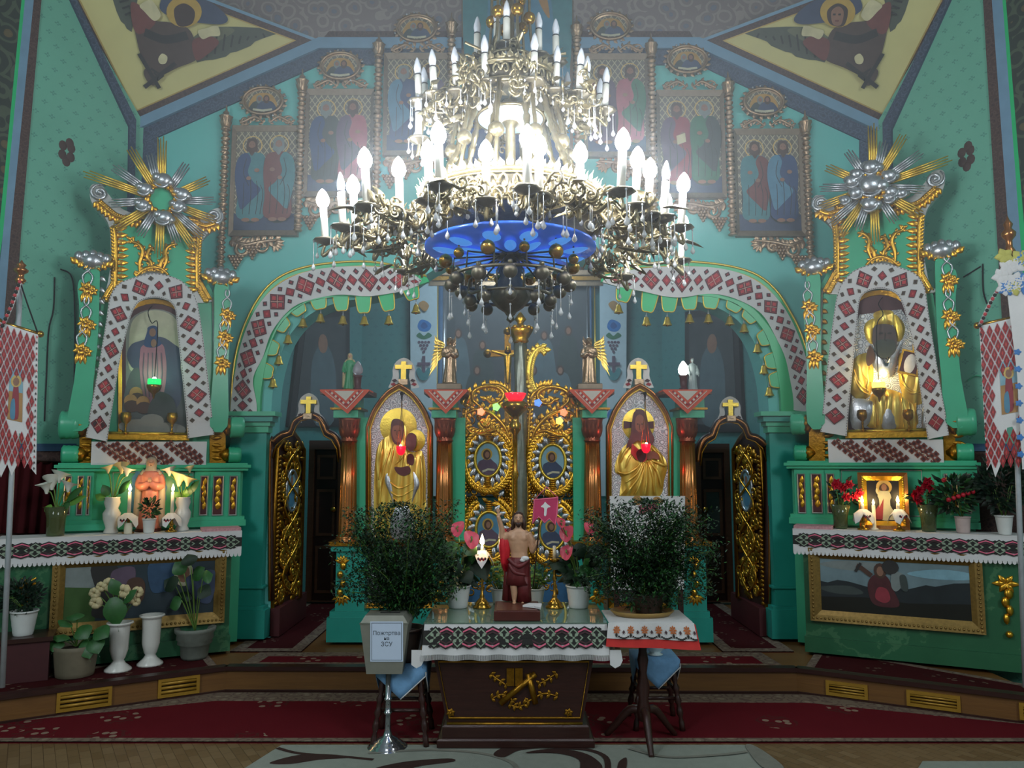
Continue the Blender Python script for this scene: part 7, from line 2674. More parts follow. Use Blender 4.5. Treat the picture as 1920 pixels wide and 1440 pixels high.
def arm(p,r_in,z_in,z_dip,m,curls,rnd):
 """a scrolled arm from the ring to the tray under a candle"""
 d = Vector((p.x - CX,p.y - CY,0))
 R = d.length
 d.normalize()
 s = Vector((-d.y,d.x,0))
 P0 = Vector((CX,CY,z_in)) + d * r_in
 mid = lambda t,z,w=0: Vector((CX,CY,z)) + d * (r_in + (R - r_in) * t) + s * w
 mb = MB()
 path = cr([P0,mid(.25,z_in - .02),mid(.55,z_dip),mid(.85,z_dip + .015),mid(1.02,p.z - .08),p - Vector((0,0,.02))],5)
 mb.tube(path,[.014,.011,.009,.010,.007],m,7)
 mb.lathe([(.004,-.03),(.012,-.026),(.02,-.02),(.05,-.008),(.062,0),(.058,.004),(.026,-.006),(.024,.018),(.019,.02)],p,M_CHD if curls else m,14,1,1,8,.05)
 mb.build('arm',ch)
 mb = MB()
 L_ = max(R - r_in,.12)
 for i in range(curls):
  t = (i + .5) / curls
  base = mid(t * .95,z_in + (z_dip - z_in) * min(t * 1.6,1) + .01 + .03 * rnd.random(),(rnd.random() - .5) * .10)
  rr = .028 + .022 * rnd.random()
  tw = rnd.choice((-1,1))
  ph = rnd.random() * 6
  ax = (d * cos(ph * .5) + s * sin(ph * .5)).normalized()
  pts = [base + ax * ((rr * (1 - j / 14)) * cos(tw * j * .62 + ph)) + Vector((0,0,1)) * ((rr * (1 - j / 14)) * sin(tw * j * .62 + ph)) for j in range(13)]
  mb.tube(pts,[.008,.006,.004],m,5)
  for j in range(2):
   an = rnd.random() * 6.28
   v_ = ax * cos(an) + Vector((0,0,sin(an)))
   mb.leaf(base,base + v_ * (.05 + .035 * rnd.random()),.026,m,s * cos(ph) + d * sin(ph),.4,3,.3)
 mb.build('arm_scrollwork',ch,None,'stuff')
lit = [(612,372,1),(645,342,0),(668,347,1),(690,298,1),(705,382,1),(752,315,1),(806,285,1),(825,252,1),(912,285,1),(988,258,1),(1010,274,1),(1085,288,1),
  (1163,264,1),(1190,297,1),(1213,317,1),(1243,322,0),(1243,376,1),(1275,343,1),(1275,416,1),(1173,452,1),(760,440,0),(880,452,0),(1030,455,0)]
rnd = random.Random(11)
ZBULB = cz(375)
CHK = []
for (x,y,on) in lit:
 q = at_z(x,y,ZBULB)
 d = Vector((q.x - CX,q.y - CY,0))
 CHK.append((x,y,round(d.length,2)))
 lean = d.normalized() * .09 * d.length
 p = Vector((q.x,q.y,ZBULB - .05 - .17))
 candle(p,CANL,.17,on,(-lean.y,lean.x,0))
 if d.length > .5:
  arm(p,.46,ZB0 + .02,ZB0 - .11,M_CHG,9,rnd)
 else:
  arm(p,.40,ZB0 + .05,ZB0 + .0,M_CHG,4,rnd)
 for k in range(4):
  a = 2 * pi * k / 4 + rnd.random()
  drop((p.x + .056 * cos(a),p.y + .056 * sin(a),p.z - .003),rnd.choice((0,1,1,2)))
# scroll brackets without candles, filling the lower crown at both sides
for k in range(10):
 a = 2 * pi * (k + .5) / 10
 p = pol(.80 + .1 * (k % 2),a,ZB0 - .02)
 d = Vector((sin(a),-cos(a),0))
 s = Vector((cos(a),sin(a),0))
 mb = MB()
 for j in range(24):
  t = rnd.random()
  base = pol(.48 + .36 * t,a + (rnd.random() - .5) * .3,ZB0 - .09 + .13 * rnd.random() * (1 - .5 * t))
  rr = .03 + .025 * rnd.random()
  tw = rnd.choice((-1,1))
  ph = rnd.random() * 6
  pts = [base + (d * cos(ph) + s * sin(ph)) * (rr * (1 - i / 13) * cos(tw * i * .65)) + Vector((0,0,rr * (1 - i / 13) * sin(tw * i * .65))) for i in range(12)]
  mb.tube(pts,[.008,.006,.004],M_CHG if rnd.random() < .75 else M_CHD,5)
  an = rnd.random() * 6.28
  mb.leaf(base,base + d * (.07 * cos(an)) + Vector((0,0,.07 * sin(an))),.03,M_CHG,s,.4,3,.3)
 mb.build('scroll_bracket',ch,None,'stuff')
 mb = MB()
 mb.leaf(pol(.84,a,ZB0 - .06),pol(1.02,a,ZB0 - .075),.05,M_CHG,(0,0,1),.5,6,.25)
 mb.leaf(pol(.55,a,ZB0 - .1),pol(.78,a,ZB0 - .16),.06,M_CHG,(0,0,1),.5,6,-.15)
 mb.build('long_leaf',ch)
for k in range(26):
 drop(pol(.47,2 * pi * k / 26 + .06,ZB0 - .01),k % 3)
for k in range(14):
 drop(pol(.31,2 * pi * k / 14,cz(548)),k % 3)
for k in range(10):
 drop(pol(.22,2 * pi * k / 10,cz(585)),k % 2)
upper = [(787,125),(799,142),(815,110),(857,106),(911,86),(1000,83),(1041,104),(1085,108),(1097,122),(1133,142),(1122,162),(786,220),(1060,150),(900,150)]
ZUB = cz(125)
for (x,y) in upper:
 q = at_z(x,y,ZUB)
 d = Vector((q.x - CX,q.y - CY,0))
 CHK.append((x,y,round(d.length,2)))
 if y == 220:
  p = at_y(x,262,CY - .05)
 else:
  p = Vector((q.x,q.y,ZUB - .05 - .145))
 dd = d.normalized() * .06
 candle(p,CANU,.145,0,(-dd.y,dd.x,0))
 arm(p,.2,ZU0 + .02,ZU0 - .06,M_CHG,7 if d.length > .25 else 4,rnd)
 for k in range(4):
  a = 2 * pi * k / 4 + rnd.random()
  drop((p.x + .056 * cos(a),p.y + .056 * sin(a),p.z - .003),rnd.choice((0,0,1,2)))
for k in range(12):
 drop(pol(.25,2 * pi * k / 12,ZU0),k % 2)
# leafy brackets of the upper ring
for k in range(8):
 a = 2 * pi * (k + .3) / 8
 d = Vector((sin(a),-cos(a),0))
 s = Vector((cos(a),sin(a),0))
 mb = MB()
 for j in range(16):
  base = pol(.25 + .2 * rnd.random(),a + (rnd.random() - .5) * .4,ZU0 - .12 + .17 * rnd.random())
  rr = .025 + .02 * rnd.random()
  tw = rnd.choice((-1,1))
  ph = rnd.random() * 6
  pts = [base + (d * cos(ph) + s * sin(ph)) * (rr * (1 - i / 13) * cos(tw * i * .65)) + Vector((0,0,rr * (1 - i / 13) * sin(tw * i * .65))) for i in range(12)]
  mb.tube(pts,[.007,.005,.004],M_CHG,5)
  an = rnd.random() * 6.28
  mb.leaf(base,base + d * (.06 * cos(an)) + Vector((0,0,.06 * sin(an))),.028,M_CHG,s,.4,3,.3)
 mb.build('scroll_bracket',ch,None,'stuff')
for (x,y) in [(895,48),(932,28),(950,18),(968,70),(1042,52),(1010,40)]:
 ztop = cz(35)
 q = at_z(x,y,ztop)
 p = Vector((q.x,q.y,ztop - .05 - .145))
 candle(p,CANU,.145,0,(0,0,0))
 arm(p,.13,ZT0,p.z - .03,M_CHG,3,rnd)
 for k in range(3):
  a = 2 * pi * k / 3 + rnd.random()
  drop((p.x + .05 * cos(a),p.y + .05 * sin(a),p.z - .003),0)
# ================================================================ the draped table in the nave and what stands on it
M_WHITEP = mat('pot_white','#cfd2cf',.35,vary=.03)
M_LEAF = mat('leaf_green','#2c5a2a',.45,vary=.25,scale=20)
M_LEAFD = mat('leaf_dark_green','#142c18',.6,vary=.25,scale=25)
M_LEAFL = mat('leaf_light_green','#5d8a34',.45,vary=.2,scale=20)
M_SOIL = mat('soil','#2a1c14',.95,bump=.4)
M_SPATHE = mat('spathe_pink','#e0566a',.35,vary=.1)
M_WAX = mat('wax','#e6dcc0',.45,vary=.02)
M_FLAME = mat('flame','#ffffff',.5,vary=0,emit='#ffd98a',es=45)
M_GLASSG = mat('glass_green_clear','#6f7a50',.08,vary=.05,trans=.6)
M_STEM = mat('stem_green','#5f7f38',.5)
TZ = .745
TA,TB = at_z(796,1171,TZ),at_z(1138,1171,TZ)
TYF,TYB = TA.y,at_z(960,1132,TZ).y
TX0,TX1 = TA.x,TB.x
TXM = (TX0 + TX1) / 2
TP = Plane(0,TYF + .1)
tt = thing('tetrapod_table','dark wooden tapering table with gilt emblem under the embroidered cloth','table',(TXM,(TYF + TYB) / 2,0))
q = TP.ps([(806,1232),(1118,1232),(1092,1356),(838,1356)])
zb_ = q[2][1]
mb = MB()
dep = .46
vs = [TP.w(a,b,0) for a,b in q] + [TP.w(a * .96,b,-dep) for a,b in q]
vs[0].z = vs[1].z = vs[4].z = vs[5].z = TZ - .02
for i in (0,1,4,5):
 vs[i].x *= 1.04
mb.add(vs,[(3,2,1,0),(4,5,6,7),(0,1,5,4),(1,2,6,5),(2,3,7,6),(3,0,4,7)],M_DWOOD)
mb.build('body',tt)
mb = MB()
e = TP.ps([(832,1362),(1106,1362)])
mb.box((TXM,TYF + .1 + dep / 2,zb_ * .5 + .02),(e[1][0] - e[0][0],dep + .06,.04 + zb_ * .4),M_DWOOD,0,.01)
mb.box((TXM,TYF + .1 + dep / 2,.04),(e[1][0] - e[0][0] + .06,dep + .1,.056),M_DWOOD,0,.01)
mb.build('plinth',tt)
mb = MB()
mb.ptube(TP,TP.ps([(822,1240),(1104,1240),(1088,1346),(842,1346)]),.008,M_GOLDD,.004,5,True)
mb.ptube(TP,TP.ps([(838,1356),(1092,1356)]),.010,M_GOLDD,.01,5)
mb.build('panel_moulding',tt)
mb = MB()
for a,b in (((938,1318),(1004,1262)),((1004,1318),(990,1262))):
 mb.tube([TP.w(*TP.p(*a),.012),TP.w(*TP.p(*b),.012)],.02,M_GOLDD,6)
for x0,x1 in ((950,964),(966,980)):
 mb.prism(TP,TP.ps([(x0,1252),(x1,1252),(x1,1285),(x0,1285)]),0,.016,M_GOLDD)
for path in ([(922,1310),(940,1302),(955,1308),(965,1318)],[(1045,1305),(1020,1300),(1000,1310),(980,1318)],[(920,1264),(935,1275),(950,1285)],[(1043,1262),(1025,1275),(1010,1282)],[(955,1320),(970,1326),(985,1320)]):
 acanthus(mb,TP,TP.ps(cr(path,5)),.007,M_GOLDD,.004,.035,.02,3)
for x in (845,1066):
 a,b = TP.p(x,1336)
 flower(mb,TP,a,b,.028,M_GOLDD,.004)
mb.build('gilt_emblem',tt,'gilt tablets, cross and branches','stuff')
mb = MB()
mb.box((TXM,(TYF + TYB) / 2,TZ - .012),(TX1 - TX0 - .02,TYB - TYF - .02,.02),M_DWOOD)
mb.build('top',tt)
tc = thing('table_cloth','white fringed cloth with black and pink band on the dark table before the doors','tablecloth',(TXM,TYF,TZ))
FT = Plane(0,TYF)
zf = FT.p(960,1228)[1]
sm,L,Wd = smapper(FT,[(TX0,TZ + .002),(TX1,TZ + .002)],[(TX0 - .015,zf),(TX1 + .015,zf)],lambda s,t: .004 + .012 * sin(s * 40 + 1) * t * t)
cloth_strip(sm,'front_drop',tc,M_LINEN,60,4,.003)
dark_band(sm,L,tc,.147,.05,.80)
mb = MB()
for i in range(170):
 s = (i + .5) / 170
 mb.tube([sm(s,.98,.002),sm(s + .001,1.17,.0)],.0026,M_LINEN,3,False)
mb.build('fringe',tc,None,'stuff')
mb = MB()
mb.box((TXM,(TYF + TYB) / 2,TZ + .001),(TX1 - TX0,TYB - TYF,.004),M_LINEN)
mb.build('top_sheet',tc)
for sg,x in ((-1,TX0),(1,TX1)):
 SP = Plane(x,TYF if sg > 0 else TYB,math.radians(90) * sg)
 D = TYB - TYF
 sm,L,Wd = smapper(SP,[(0,TZ),(D,TZ)],[(0,zf + .01),(D,zf + .01)],lambda s,t: .004 + .035 * t)
 cloth_strip(sm,'side_drop',tc,M_LINEN,20,3,.003)
 dark_band(sm,L,tc,.147,.05,.8,'side_band')
 # lace point at the corner
 mb = MB()
 CPL = Plane(x + sg * .045,TYF - .005)
 mb.prism(CPL,[(-.03,zf + .03),(.035,zf + .03),(.045,zf - .03),(.03,zf - .06),(.0,zf - .075),(-.03,zf - .055)],0,.004,M_LINEN)
 mb.build('lace_corner',tc)
mb = MB()
mb.box((TXM,(TYF + TYB) / 2,TZ + .0075),(TX1 - TX0 + .006,TYB - TYF + .006,.007),mat('table_glass','#a9c9b4',.03,vary=0,trans=.75))
tag(mb.build('glass_sheet'),'greenish glass sheet lying on the embroidered table cloth','glass top')
GZ = TZ + .012
def on_table(px,py):
 return at_z(px,py,GZ)
def pot(r,loc,rt,rb,h,m,rim=True,rings=0,soil=True):
 mb = MB()
 x,y,z = loc
 prof = [(0,z),(rb * .96,z),(rb,z + .004)]
 for k in range(1,7):
  t = k / 7
  prof.append((rb + (rt - rb) * t + (.0015 if rings and k % 2 else 0),z + h * t))
 prof += [(rt,z + h * .93),(rt * 1.06,z + h * .935),(rt * 1.06,z + h),(rt * .95,z + h),(rt * .92,z + h * .88)] if rim else [(rt,z + h),(rt * .95,z + h),(rt * .93,z + h * .88)]
 mb.lathe(prof,(x,y,0),m,24)
 mb.build('pot',r)
 if soil:
  mb = MB()
  mb.lathe([(rt * .93,z + h * .86),(rt * .5,z + h * .9),(0,z + h * .91)],(x,y,0),M_SOIL,16)
  mb.build('soil',r)
def bigleaf(r,base,mid,tip,w,m,name='leaf',stem=.004,up=None):
 mb = MB()
 mb.tube(cr([tuple(base),tuple(Vector(base).lerp(Vector(mid),.55) + Vector((0,0,.01))),tuple(mid)],4),stem,M_STEM,5)
 mb.leaf(mid,tip,w,m,up or (0,-.8,.6),.25,7,.12)
 mb.build(name,r)
def pxo(loc,px,py,dy=0.0):
 return at_y(px,py,loc[1] + dy)
# anthuriums in large white pots
for (px,lab,sp,lv) in (
  (857,'pink anthurium in a large white pot beside the lit candlestick',[((858,992),.105),((884,1012),.12)],[((830,1010),(822,1065),.12),((855,1050),(845,1090),.10),((890,1035),(915,1095),.13),((870,1020),(900,1040),.10),((838,1070),(815,1090),.08),((868,1070),(885,1098),.09),((848,1015),(842,1045),.10)]),
  (1087,'pink anthurium in a large white pot on the bush and tray side of the table',[((1062,1001),.11),((1106,992),.09),((1062,1036),.10),((1052,980),.07)],[((1105,1035),(1120,1080),.12),((1080,1020),(1098,1048),.1),((1050,1045),(1035,1070),.1),((1090,1060),(1105,1095),.1),((1070,1055),(1058,1090),.1),((1120,1020),(1135,1060),.1)])):
 loc = on_table(px,1143)
 loc = Vector((loc.x,loc.y + .08,GZ))
 r = thing('potted_anthurium',lab,'plant',loc,'white pots with anthuriums')
 pot(r,loc,.082,.062,.145,M_WHITEP,True,1)
 top = loc + Vector((0,0,.13))
 for i,((a,b),(c,d),w) in enumerate(lv):
  bigleaf(r,top,pxo(loc,a,b,.05 * (-1) ** i),pxo(loc,c,d,-.05 - .02 * (i % 3)),w * 1.15,M_LEAFD if i % 3 else M_LEAF)
 for i,((a,b),s_) in enumerate(sp):
  c = pxo(loc,a,b,-.06)
  mb = MB()
  mb.tube(cr([tuple(top),tuple(top.lerp(c,.6) + Vector((.01,0,.02))),tuple(c)],4),.004,M_STEM,5)
  fl = Flat(c,(1,0,.25 * (-1) ** i),(0,.55,1))
  if fl.n.y > 0:
   fl.n = -fl.n
  hs = s_ * .5
  mb.puff(fl,cr([(0,hs),(hs * .8,hs * .75),(hs * .75,-hs * .3),(0,-hs * 1.1),(-hs * .75,-hs * .3),(-hs * .8,hs * .75)],4,True),0,-.012,M_SPATHE,2)
  mb.tube([fl.w(0,hs * .3,.004),fl.w(0,-hs * .4,.05)],[.007,.004],M_LEAFL,6)
  mb.build('flower',r,'pink spathe with spadix')
# two smaller pots
for (px,lab) in ((938,'small fluted white pot with thin green plant beside the lit candlestick'),(1004,'small fluted white pot with thin green plant beside the unlit candlestick')):
 loc = on_table(px,1133)
 loc = Vector((loc.x,loc.y + .05,GZ))
 r = thing('potted_seedling',lab,'plant',loc,'small white pots on the table')
 pot(r,loc,.066,.05,.10,M_WHITEP)
 rn = random.Random(px)
 mb = MB()
 for k in range(34):
  an,s_ = rn.random() * 6.28,rn.random()
  b = loc + Vector((.03 * cos(an) * s_,.03 * sin(an) * s_,.09))
  t = b + Vector((.11 * cos(an) * s_,.06 * sin(an) * s_,.06 + .13 * rn.random()))
  mb.tube([b,t],.0018,M_STEM,4)
  for j in range(3):
   p = b.lerp(t,.5 + .25 * j)
   mb.leaf(p,p + Vector((.035 * cos(an + j * 2),-.01,.02 * sin(j * 3.1))),.017,M_LEAF if k % 2 else M_LEAFL,(0,-1,.3),.3,3)
 mb.build('foliage',r,None,'stuff')
def flame(r,p,s=1.0,light=0.0):
 mb = MB()
 mb.lathe([(0,-.006 * s),(.008 * s,.004 * s),(.0095 * s,.014 * s),(.005 * s,.03 * s),(0,.044 * s)],p,M_FLAME,8)
 mb.build('flame',r)
 if light:
  lamp('candle_glow','POINT',(p[0],p[1] - .02,p[2] + .03),light,(1,.66,.3),.015)
def napkin(r,c,s,seed=0):
 """a pleated paper collar with a printed motif"""
 x,y,z = c
 mb = MB()
 vs,fs = [(x,y,z + .02 * s)],[]
 n = 16
 for k in range(n):
  a = 2 * pi * k / n
  rr = s * (1.0 + .12 * cos(4 * a + seed))
  vs.append((x + .35 * rr * cos(a),y + .35 * rr * sin(a),z + .012 * s))
  vs.append((x + rr * cos(a),y + rr * sin(a),z - s * (.9 + .55 * cos(4 * a + seed))))
 for k in range(n):
  a,b = 1 + 2 * k,1 + 2 * ((k + 1) % n)
  fs += [(0,a,b),(a,a + 1,b + 1,b)]
 mb.add(vs,fs,M_LINEN,True)
 o = mb.build('paper_collar',r)
 mb = MB()
 for k in range(5):
  mb.ball((x + s * .3 * (k - 2) * .5,y - s * .82,z - s * (.62 + .1 * (k % 2))),(s * .10,s * .05,s * .13),M_EMBR if k % 2 else M_EMBD,6,4)
 mb.build('printed_motif',o,None,'stuff')
# brass candlesticks
for (px,on,lab) in ((903,1,'brass candlestick with burning candle and white paper collar'),(1041,0,'brass candlestick with unlit candle behind the white paper')):
 loc = on_table(px,1142)
 loc = Vector((loc.x,loc.y + .06,GZ))
 x,y,z = loc
 r = thing('brass_candlestick',lab,'candlestick',loc,'brass candlesticks on the table')
 H = pxo(loc,px,1048).z - z
 mb = MB()
 mb.lathe([(.062,0),(.062,.008),(.045,.018),(.05,.025),(.028,.05),(.014,.065),(.018,.075),(.010,.085),(.009,H * .55),(.016,H * .6),(.009,H * .65),(.009,H * .9),(.02,H * .94),(.036,H),(.03,H + .004),(.014,H)],loc,M_BRASS,18)
 mb.build('stick',r)
 mb = MB()
 mb.lathe([(.012,H),(.011,H + .085),(0,H + .088)],loc,M_WAX,10)
 mb.build('candle',r)
 if on:
  flame(r,(x,y,z + H + .095),1.6,.9)
  napkin(r,(x,y,z + H + .055),.075)
 else:
  mb = MB()
  for k in range(7):
   an = 2 * pi * k / 7
   mb.leaf((x,y,z + H - .02),(x + .09 * cos(an),y + .06 * sin(an),z + H - .03 + .03 * sin(k * 2)),.045,M_LEAFD,(0,-.5,1),.3,4,.4)
  mb.build('leaf_collar',r)
# carved pedestal box and the risen Christ statue
b0_ = on_table(926,1165)
b1_ = on_table(1013,1165)
bz = at_y(960,1146,b0_.y).z
yb_ = at_z(970,1127,bz).y
bx = (b0_.x + b1_.x) / 2
r = thing('pedestal_box','low dark red-brown wooden box at the front of the glass-topped table','box',(bx,(b0_.y + yb_) / 2,GZ))
mb = MB()
mb.box((bx,(b0_.y + yb_) / 2,(GZ + bz) / 2),(b1_.x - b0_.x,yb_ - b0_.y,bz - GZ),mat('box_brown','#4a211c',.35,vary=.15),0,.004)
mb.build('box',r)
mb = MB()
mb.box((bx,(b0_.y + yb_) / 2,bz + .0015),(b1_.x - b0_.x - .03,yb_ - b0_.y - .03,.003),mat('box_top','#5a332a',.4))
mb.build('lid_panel',r)
pq = [at_z(x,y,bz + .006) for x,y in ((980,1138),(992,1134),(1016,1135),(1014,1143),(1002,1140))]
mb = MB()
mb.add(pq + [p + Vector((0,0,.012)) for p in pq],[(0,1,2,3,4),(9,8,7,6,5),(0,5,6,1),(1,6,7,2),(2,7,8,3),(3,8,9,4),(4,9,5,0)],M_LINEN)
tag(mb.build('folded_paper'),'folded white paper on top of the dark pedestal box','paper')
sx = at_y(972,1128,yb_ - .07).x
sy = yb_ - .07
base = Vector((sx,sy,bz))
hs = at_y(968,961,sy).z - bz
u = hs / 7.5
V = lambda a,b,c: Vector((sx + a * u,sy + b * u,bz + c * u))
st = thing('risen_christ_statue','painted statue of the risen Christ with red cloak and raised arm on the table','statue',base)
M_FLESH = mat('statue_flesh','#b98f70',.45,vary=.08,scale=30)
mb = MB()
mb.loft([(V(.1,0,2.9),.78 * u,.5 * u),(V(.1,0,3.6),.74 * u,.5 * u),(V(.05,0,4.2),.7 * u,.46 * u),(V(0,0,5.0),.86 * u,.55 * u),(V(0,0,5.6),.98 * u,.52 * u),(V(0,0,5.95),.85 * u,.42 * u),(V(0,0,6.2),.3 * u,.3 * u),(V(0,-.02,6.55),.27 * u,.28 * u)],M_FLESH,20)
mb.ball(V(0,-.08,6.95),(.42 * u,.5 * u,.6 * u),M_FLESH,16,12)
mb.tube([V(0,-.56,7.05),V(0,-.66,6.86)],[.05 * u,.11 * u],M_FLESH,6)
for s in (-1,1):
 mb.ball(V(s * .35,-.35,5.35),(.36 * u,.2 * u,.26 * u),M_FLESH,10,7)
 mb.ball(V(s * .44,-.02,6.92),(.06 * u,.1 * u,.15 * u),M_FLESH,6,4)
# raised arm on the picture's left, hand up; other arm bent holding the banner staff
hand = at_y(934,968,sy - .03)
elb = at_y(941,992,sy - .01)
arm1 = cr([tuple(V(-.8,0,5.7)),tuple(V(-1.35,-.05,5.35)),tuple(elb),tuple(hand)],5)
mb.tube(arm1,[.32 * u,.30 * u,.25 * u,.17 * u],M_FLESH,10)
hand2 = at_y(1007,1018,sy - .05)
arm2 = cr([tuple(V(.8,0,5.75)),tuple(V(1.2,.0,5.0)),tuple(V(1.2,-.1,4.3)),tuple(hand2)],5)
mb.tube(arm2,[.34 * u,.3 * u,.26 * u,.17 * u],M_FLESH,10)
for h_,dirs in ((hand,[(-.16,.42),(-.05,.5),(.06,.47),(.16,.36)]),(hand2,[(.2,.1),(.22,-.02),(.2,-.14),(.16,-.25)])):
 mb.ball(h_ + Vector((0,0,.08 * u)),(.17 * u,.1 * u,.22 * u),M_FLESH,8,6)
 for k,(dx,dz) in enumerate(dirs):
  a = h_ + Vector((dx * .5 * u,-.04 * u,(.1 + dz * .45) * u))
  mb.tube([a,a + Vector((dx * .4 * u,-.02 * u,dz * .5 * u)),a + Vector((dx * .5 * u,-.08 * u,dz * .85 * u))],[.055 * u,.05 * u,.036 * u],M_FLESH,6)
 mb.tube([h_ + Vector((.13 * u,-.05 * u,.05 * u)),h_ + Vector((.26 * u,-.09 * u,.2 * u)),h_ + Vector((.28 * u,-.1 * u,.32 * u))],[.06 * u,.052 * u,.04 * u],M_FLESH,6)
for s,(dx,dy) in ((-1,(-.35,-.25)),(1,(.35,.15))):
 mb.tube(cr([tuple(V(s * .35,0,3.3)),tuple(V(s * .36 + dx * .2,dy,1.9)),tuple(V(dx * 1.0,dy,.9)),tuple(V(dx,dy + .05,.2))],4),[.45 * u,.32 * u,.28 * u,.17 * u],M_FLESH,10)
 mb.ball(V(dx,dy - .25,.1),(.19 * u,.42 * u,.13 * u),M_FLESH,8,6)
remesh(mb.build('body',st,'bare skin-toned body'),u * .06,3)
mb = MB()
mb.loft([(V(0,.16,5.9),.5 * u,.32 * u),(V(0,.15,6.4),.5 * u,.38 * u),(V(0,.12,7.0),.5 * u,.52 * u),(V(0,.04,7.45),.38 * u,.44 * u),(V(0,0,7.6),.12 * u,.14 * u)],M_HAIRB,14)
for s in (-1,1):
 mb.tube([V(s * .38,-.2,7.2),V(s * .5,-.15,6.6),V(s * .5,-.1,5.9)],[.12 * u,.17 * u,.1 * u],M_HAIRB,7)
mb.loft([(V(0,-.36,6.3),.1 * u,.1 * u),(V(0,-.4,6.5),.24 * u,.16 * u),(V(0,-.36,6.72),.34 * u,.2 * u)],M_HAIRB,10)
mb.build('hair_and_beard',st)
mb = MB()
for s in (-1,1):
 mb.ball(V(s * .17,-.5,7.02),(.07 * u,.04 * u,.04 * u),M_HAIRB,6,4)
 mb.tube([V(s * .08,-.53,7.14),V(s * .28,-.47,7.16)],.025 * u,M_HAIRB,4)
mb.ball(V(0,-.57,6.72),(.1 * u,.03 * u,.03 * u),mat('lips','#8a4a40',.5),6,4)
mb.build('face_details',st)
M_CLK = mat('cloak_dark_red','#5d1a1c',.5,vary=.2,scale=30)
mb = MB()
mb.loft([(V(-.05,.05,1.5),1.0 * u,.66 * u,0),(V(0,.03,2.2),1.0 * u,.66 * u,.2),(V(.05,0,2.9),.95 * u,.62 * u,.3),(V(.1,0,3.5),.86 * u,.58 * u,.2),(V(.1,0,3.8),.78 * u,.52 * u,0)],M_CLK,28,True,9,.06)
for a,b,c,w in (((.85,-.4,3.6),(0,-.6,3.1),(-.85,-.3,3.7),.22),((-.8,-.4,3.3),(-.3,-.6,2.6),(.6,-.5,2.4),.18)):
 mb.tube(cr([tuple(V(*a)),tuple(V(*b)),tuple(V(*c))],5),[w * .7 * u,w * u,w * .7 * u],M_CLK,8)
mb.loft([(V(.45,.1,.12),.62 * u,.5 * u),(V(.42,.08,1.2),.6 * u,.5 * u),(V(.3,.05,2.2),.7 * u,.55 * u)],M_CLK,20,True,7,.07)
for k in range(5):
 mb.tube([V(.3 - k * .3,.35,3.4),V(.5 - k * .35,.45,1.8),V(.7 - k * .42,.5,.15)],[.3 * u,.36 * u,.42 * u],M_CLK,8)
mb.build('cloak',st,'dark red wrapped cloak')
mb = MB()
sh = V(-.95,.1,5.85)
for k in range(7):
 t = k / 6
 a = sh.lerp(elb,t) + Vector((0,.01,.01))
 mb.tube(cr([tuple(a),tuple(a + Vector((.006 * (-1) ** k,-.012,-.08 - .03 * t))),tuple(Vector((a.x * .4 + (sx - 1.15 * u) * .6,a.y,bz + u * (2.6 + .5 * t))))],4),[.15 * u,.26 * u,.2 * u],mat('cloak_bright_red','#c4222e',.4,vary=.15),8)
mb.tube(cr([tuple(V(.5,.25,6.0)),tuple(V(-.4,.2,6.05)),tuple(sh)],4),[.15 * u,.28 * u,.25 * u],M_CLK,8)
mb.build('cloak_sleeve',st,'bright red hanging sleeve of the cloak')
mb = MB()
mb.ball(V(.55,-.58,3.75),(.36 * u,.2 * u,.2 * u),M_LINEN,10,6)
mb.ball(V(.35,-.62,3.6),(.25 * u,.15 * u,.15 * u),M_LINEN,8,5)
mb.build('white_waist_cloth',st)
# banner held by the statue
bp = Plane(0,sy - .06)
bn = thing('statue_banner','small pink pennant with white cross on a thin staff held by the Christ statue','banner',bp.w(*bp.p(1000,1100)))
mb = MB()
mb.tube([bp.w(*bp.p(1000,1100)),bp.w(*bp.p(1012,975)),bp.w(*bp.p(1022,915))],.004,M_DWOOD,5)
mb.build('staff',bn)
mb = MB()
q = bp.ps([(1002,937),(1046,933),(1044,962),(1041,984),(1030,972),(1021,980),(1010,968),(999,982)])
mb.prism(bp,q,.004,.009,mat('pennant_pink','#b3325a',.7,vary=.1))
mb.build('pennant',bn)
P = Paint(bp,.0095,.0006)
P.blob(bp.ps([(1019,945),(1022,941),(1026,945),(1032,950),(1026,953),(1024,966),(1020,966),(1020,953),(1014,950)]),M_LINEN)
P.build('white_cross',bn)
mb = MB()
mb.ptube(bp,bp.ps([(1002,937),(1025,913),(1046,933)]),.003,M_PINK,.006,4)
mb.ptube(bp,q,.006,mat('fringe_pink','#d0607a',.8),.007,5,True)
mb.build('cord_and_fringe',bn)
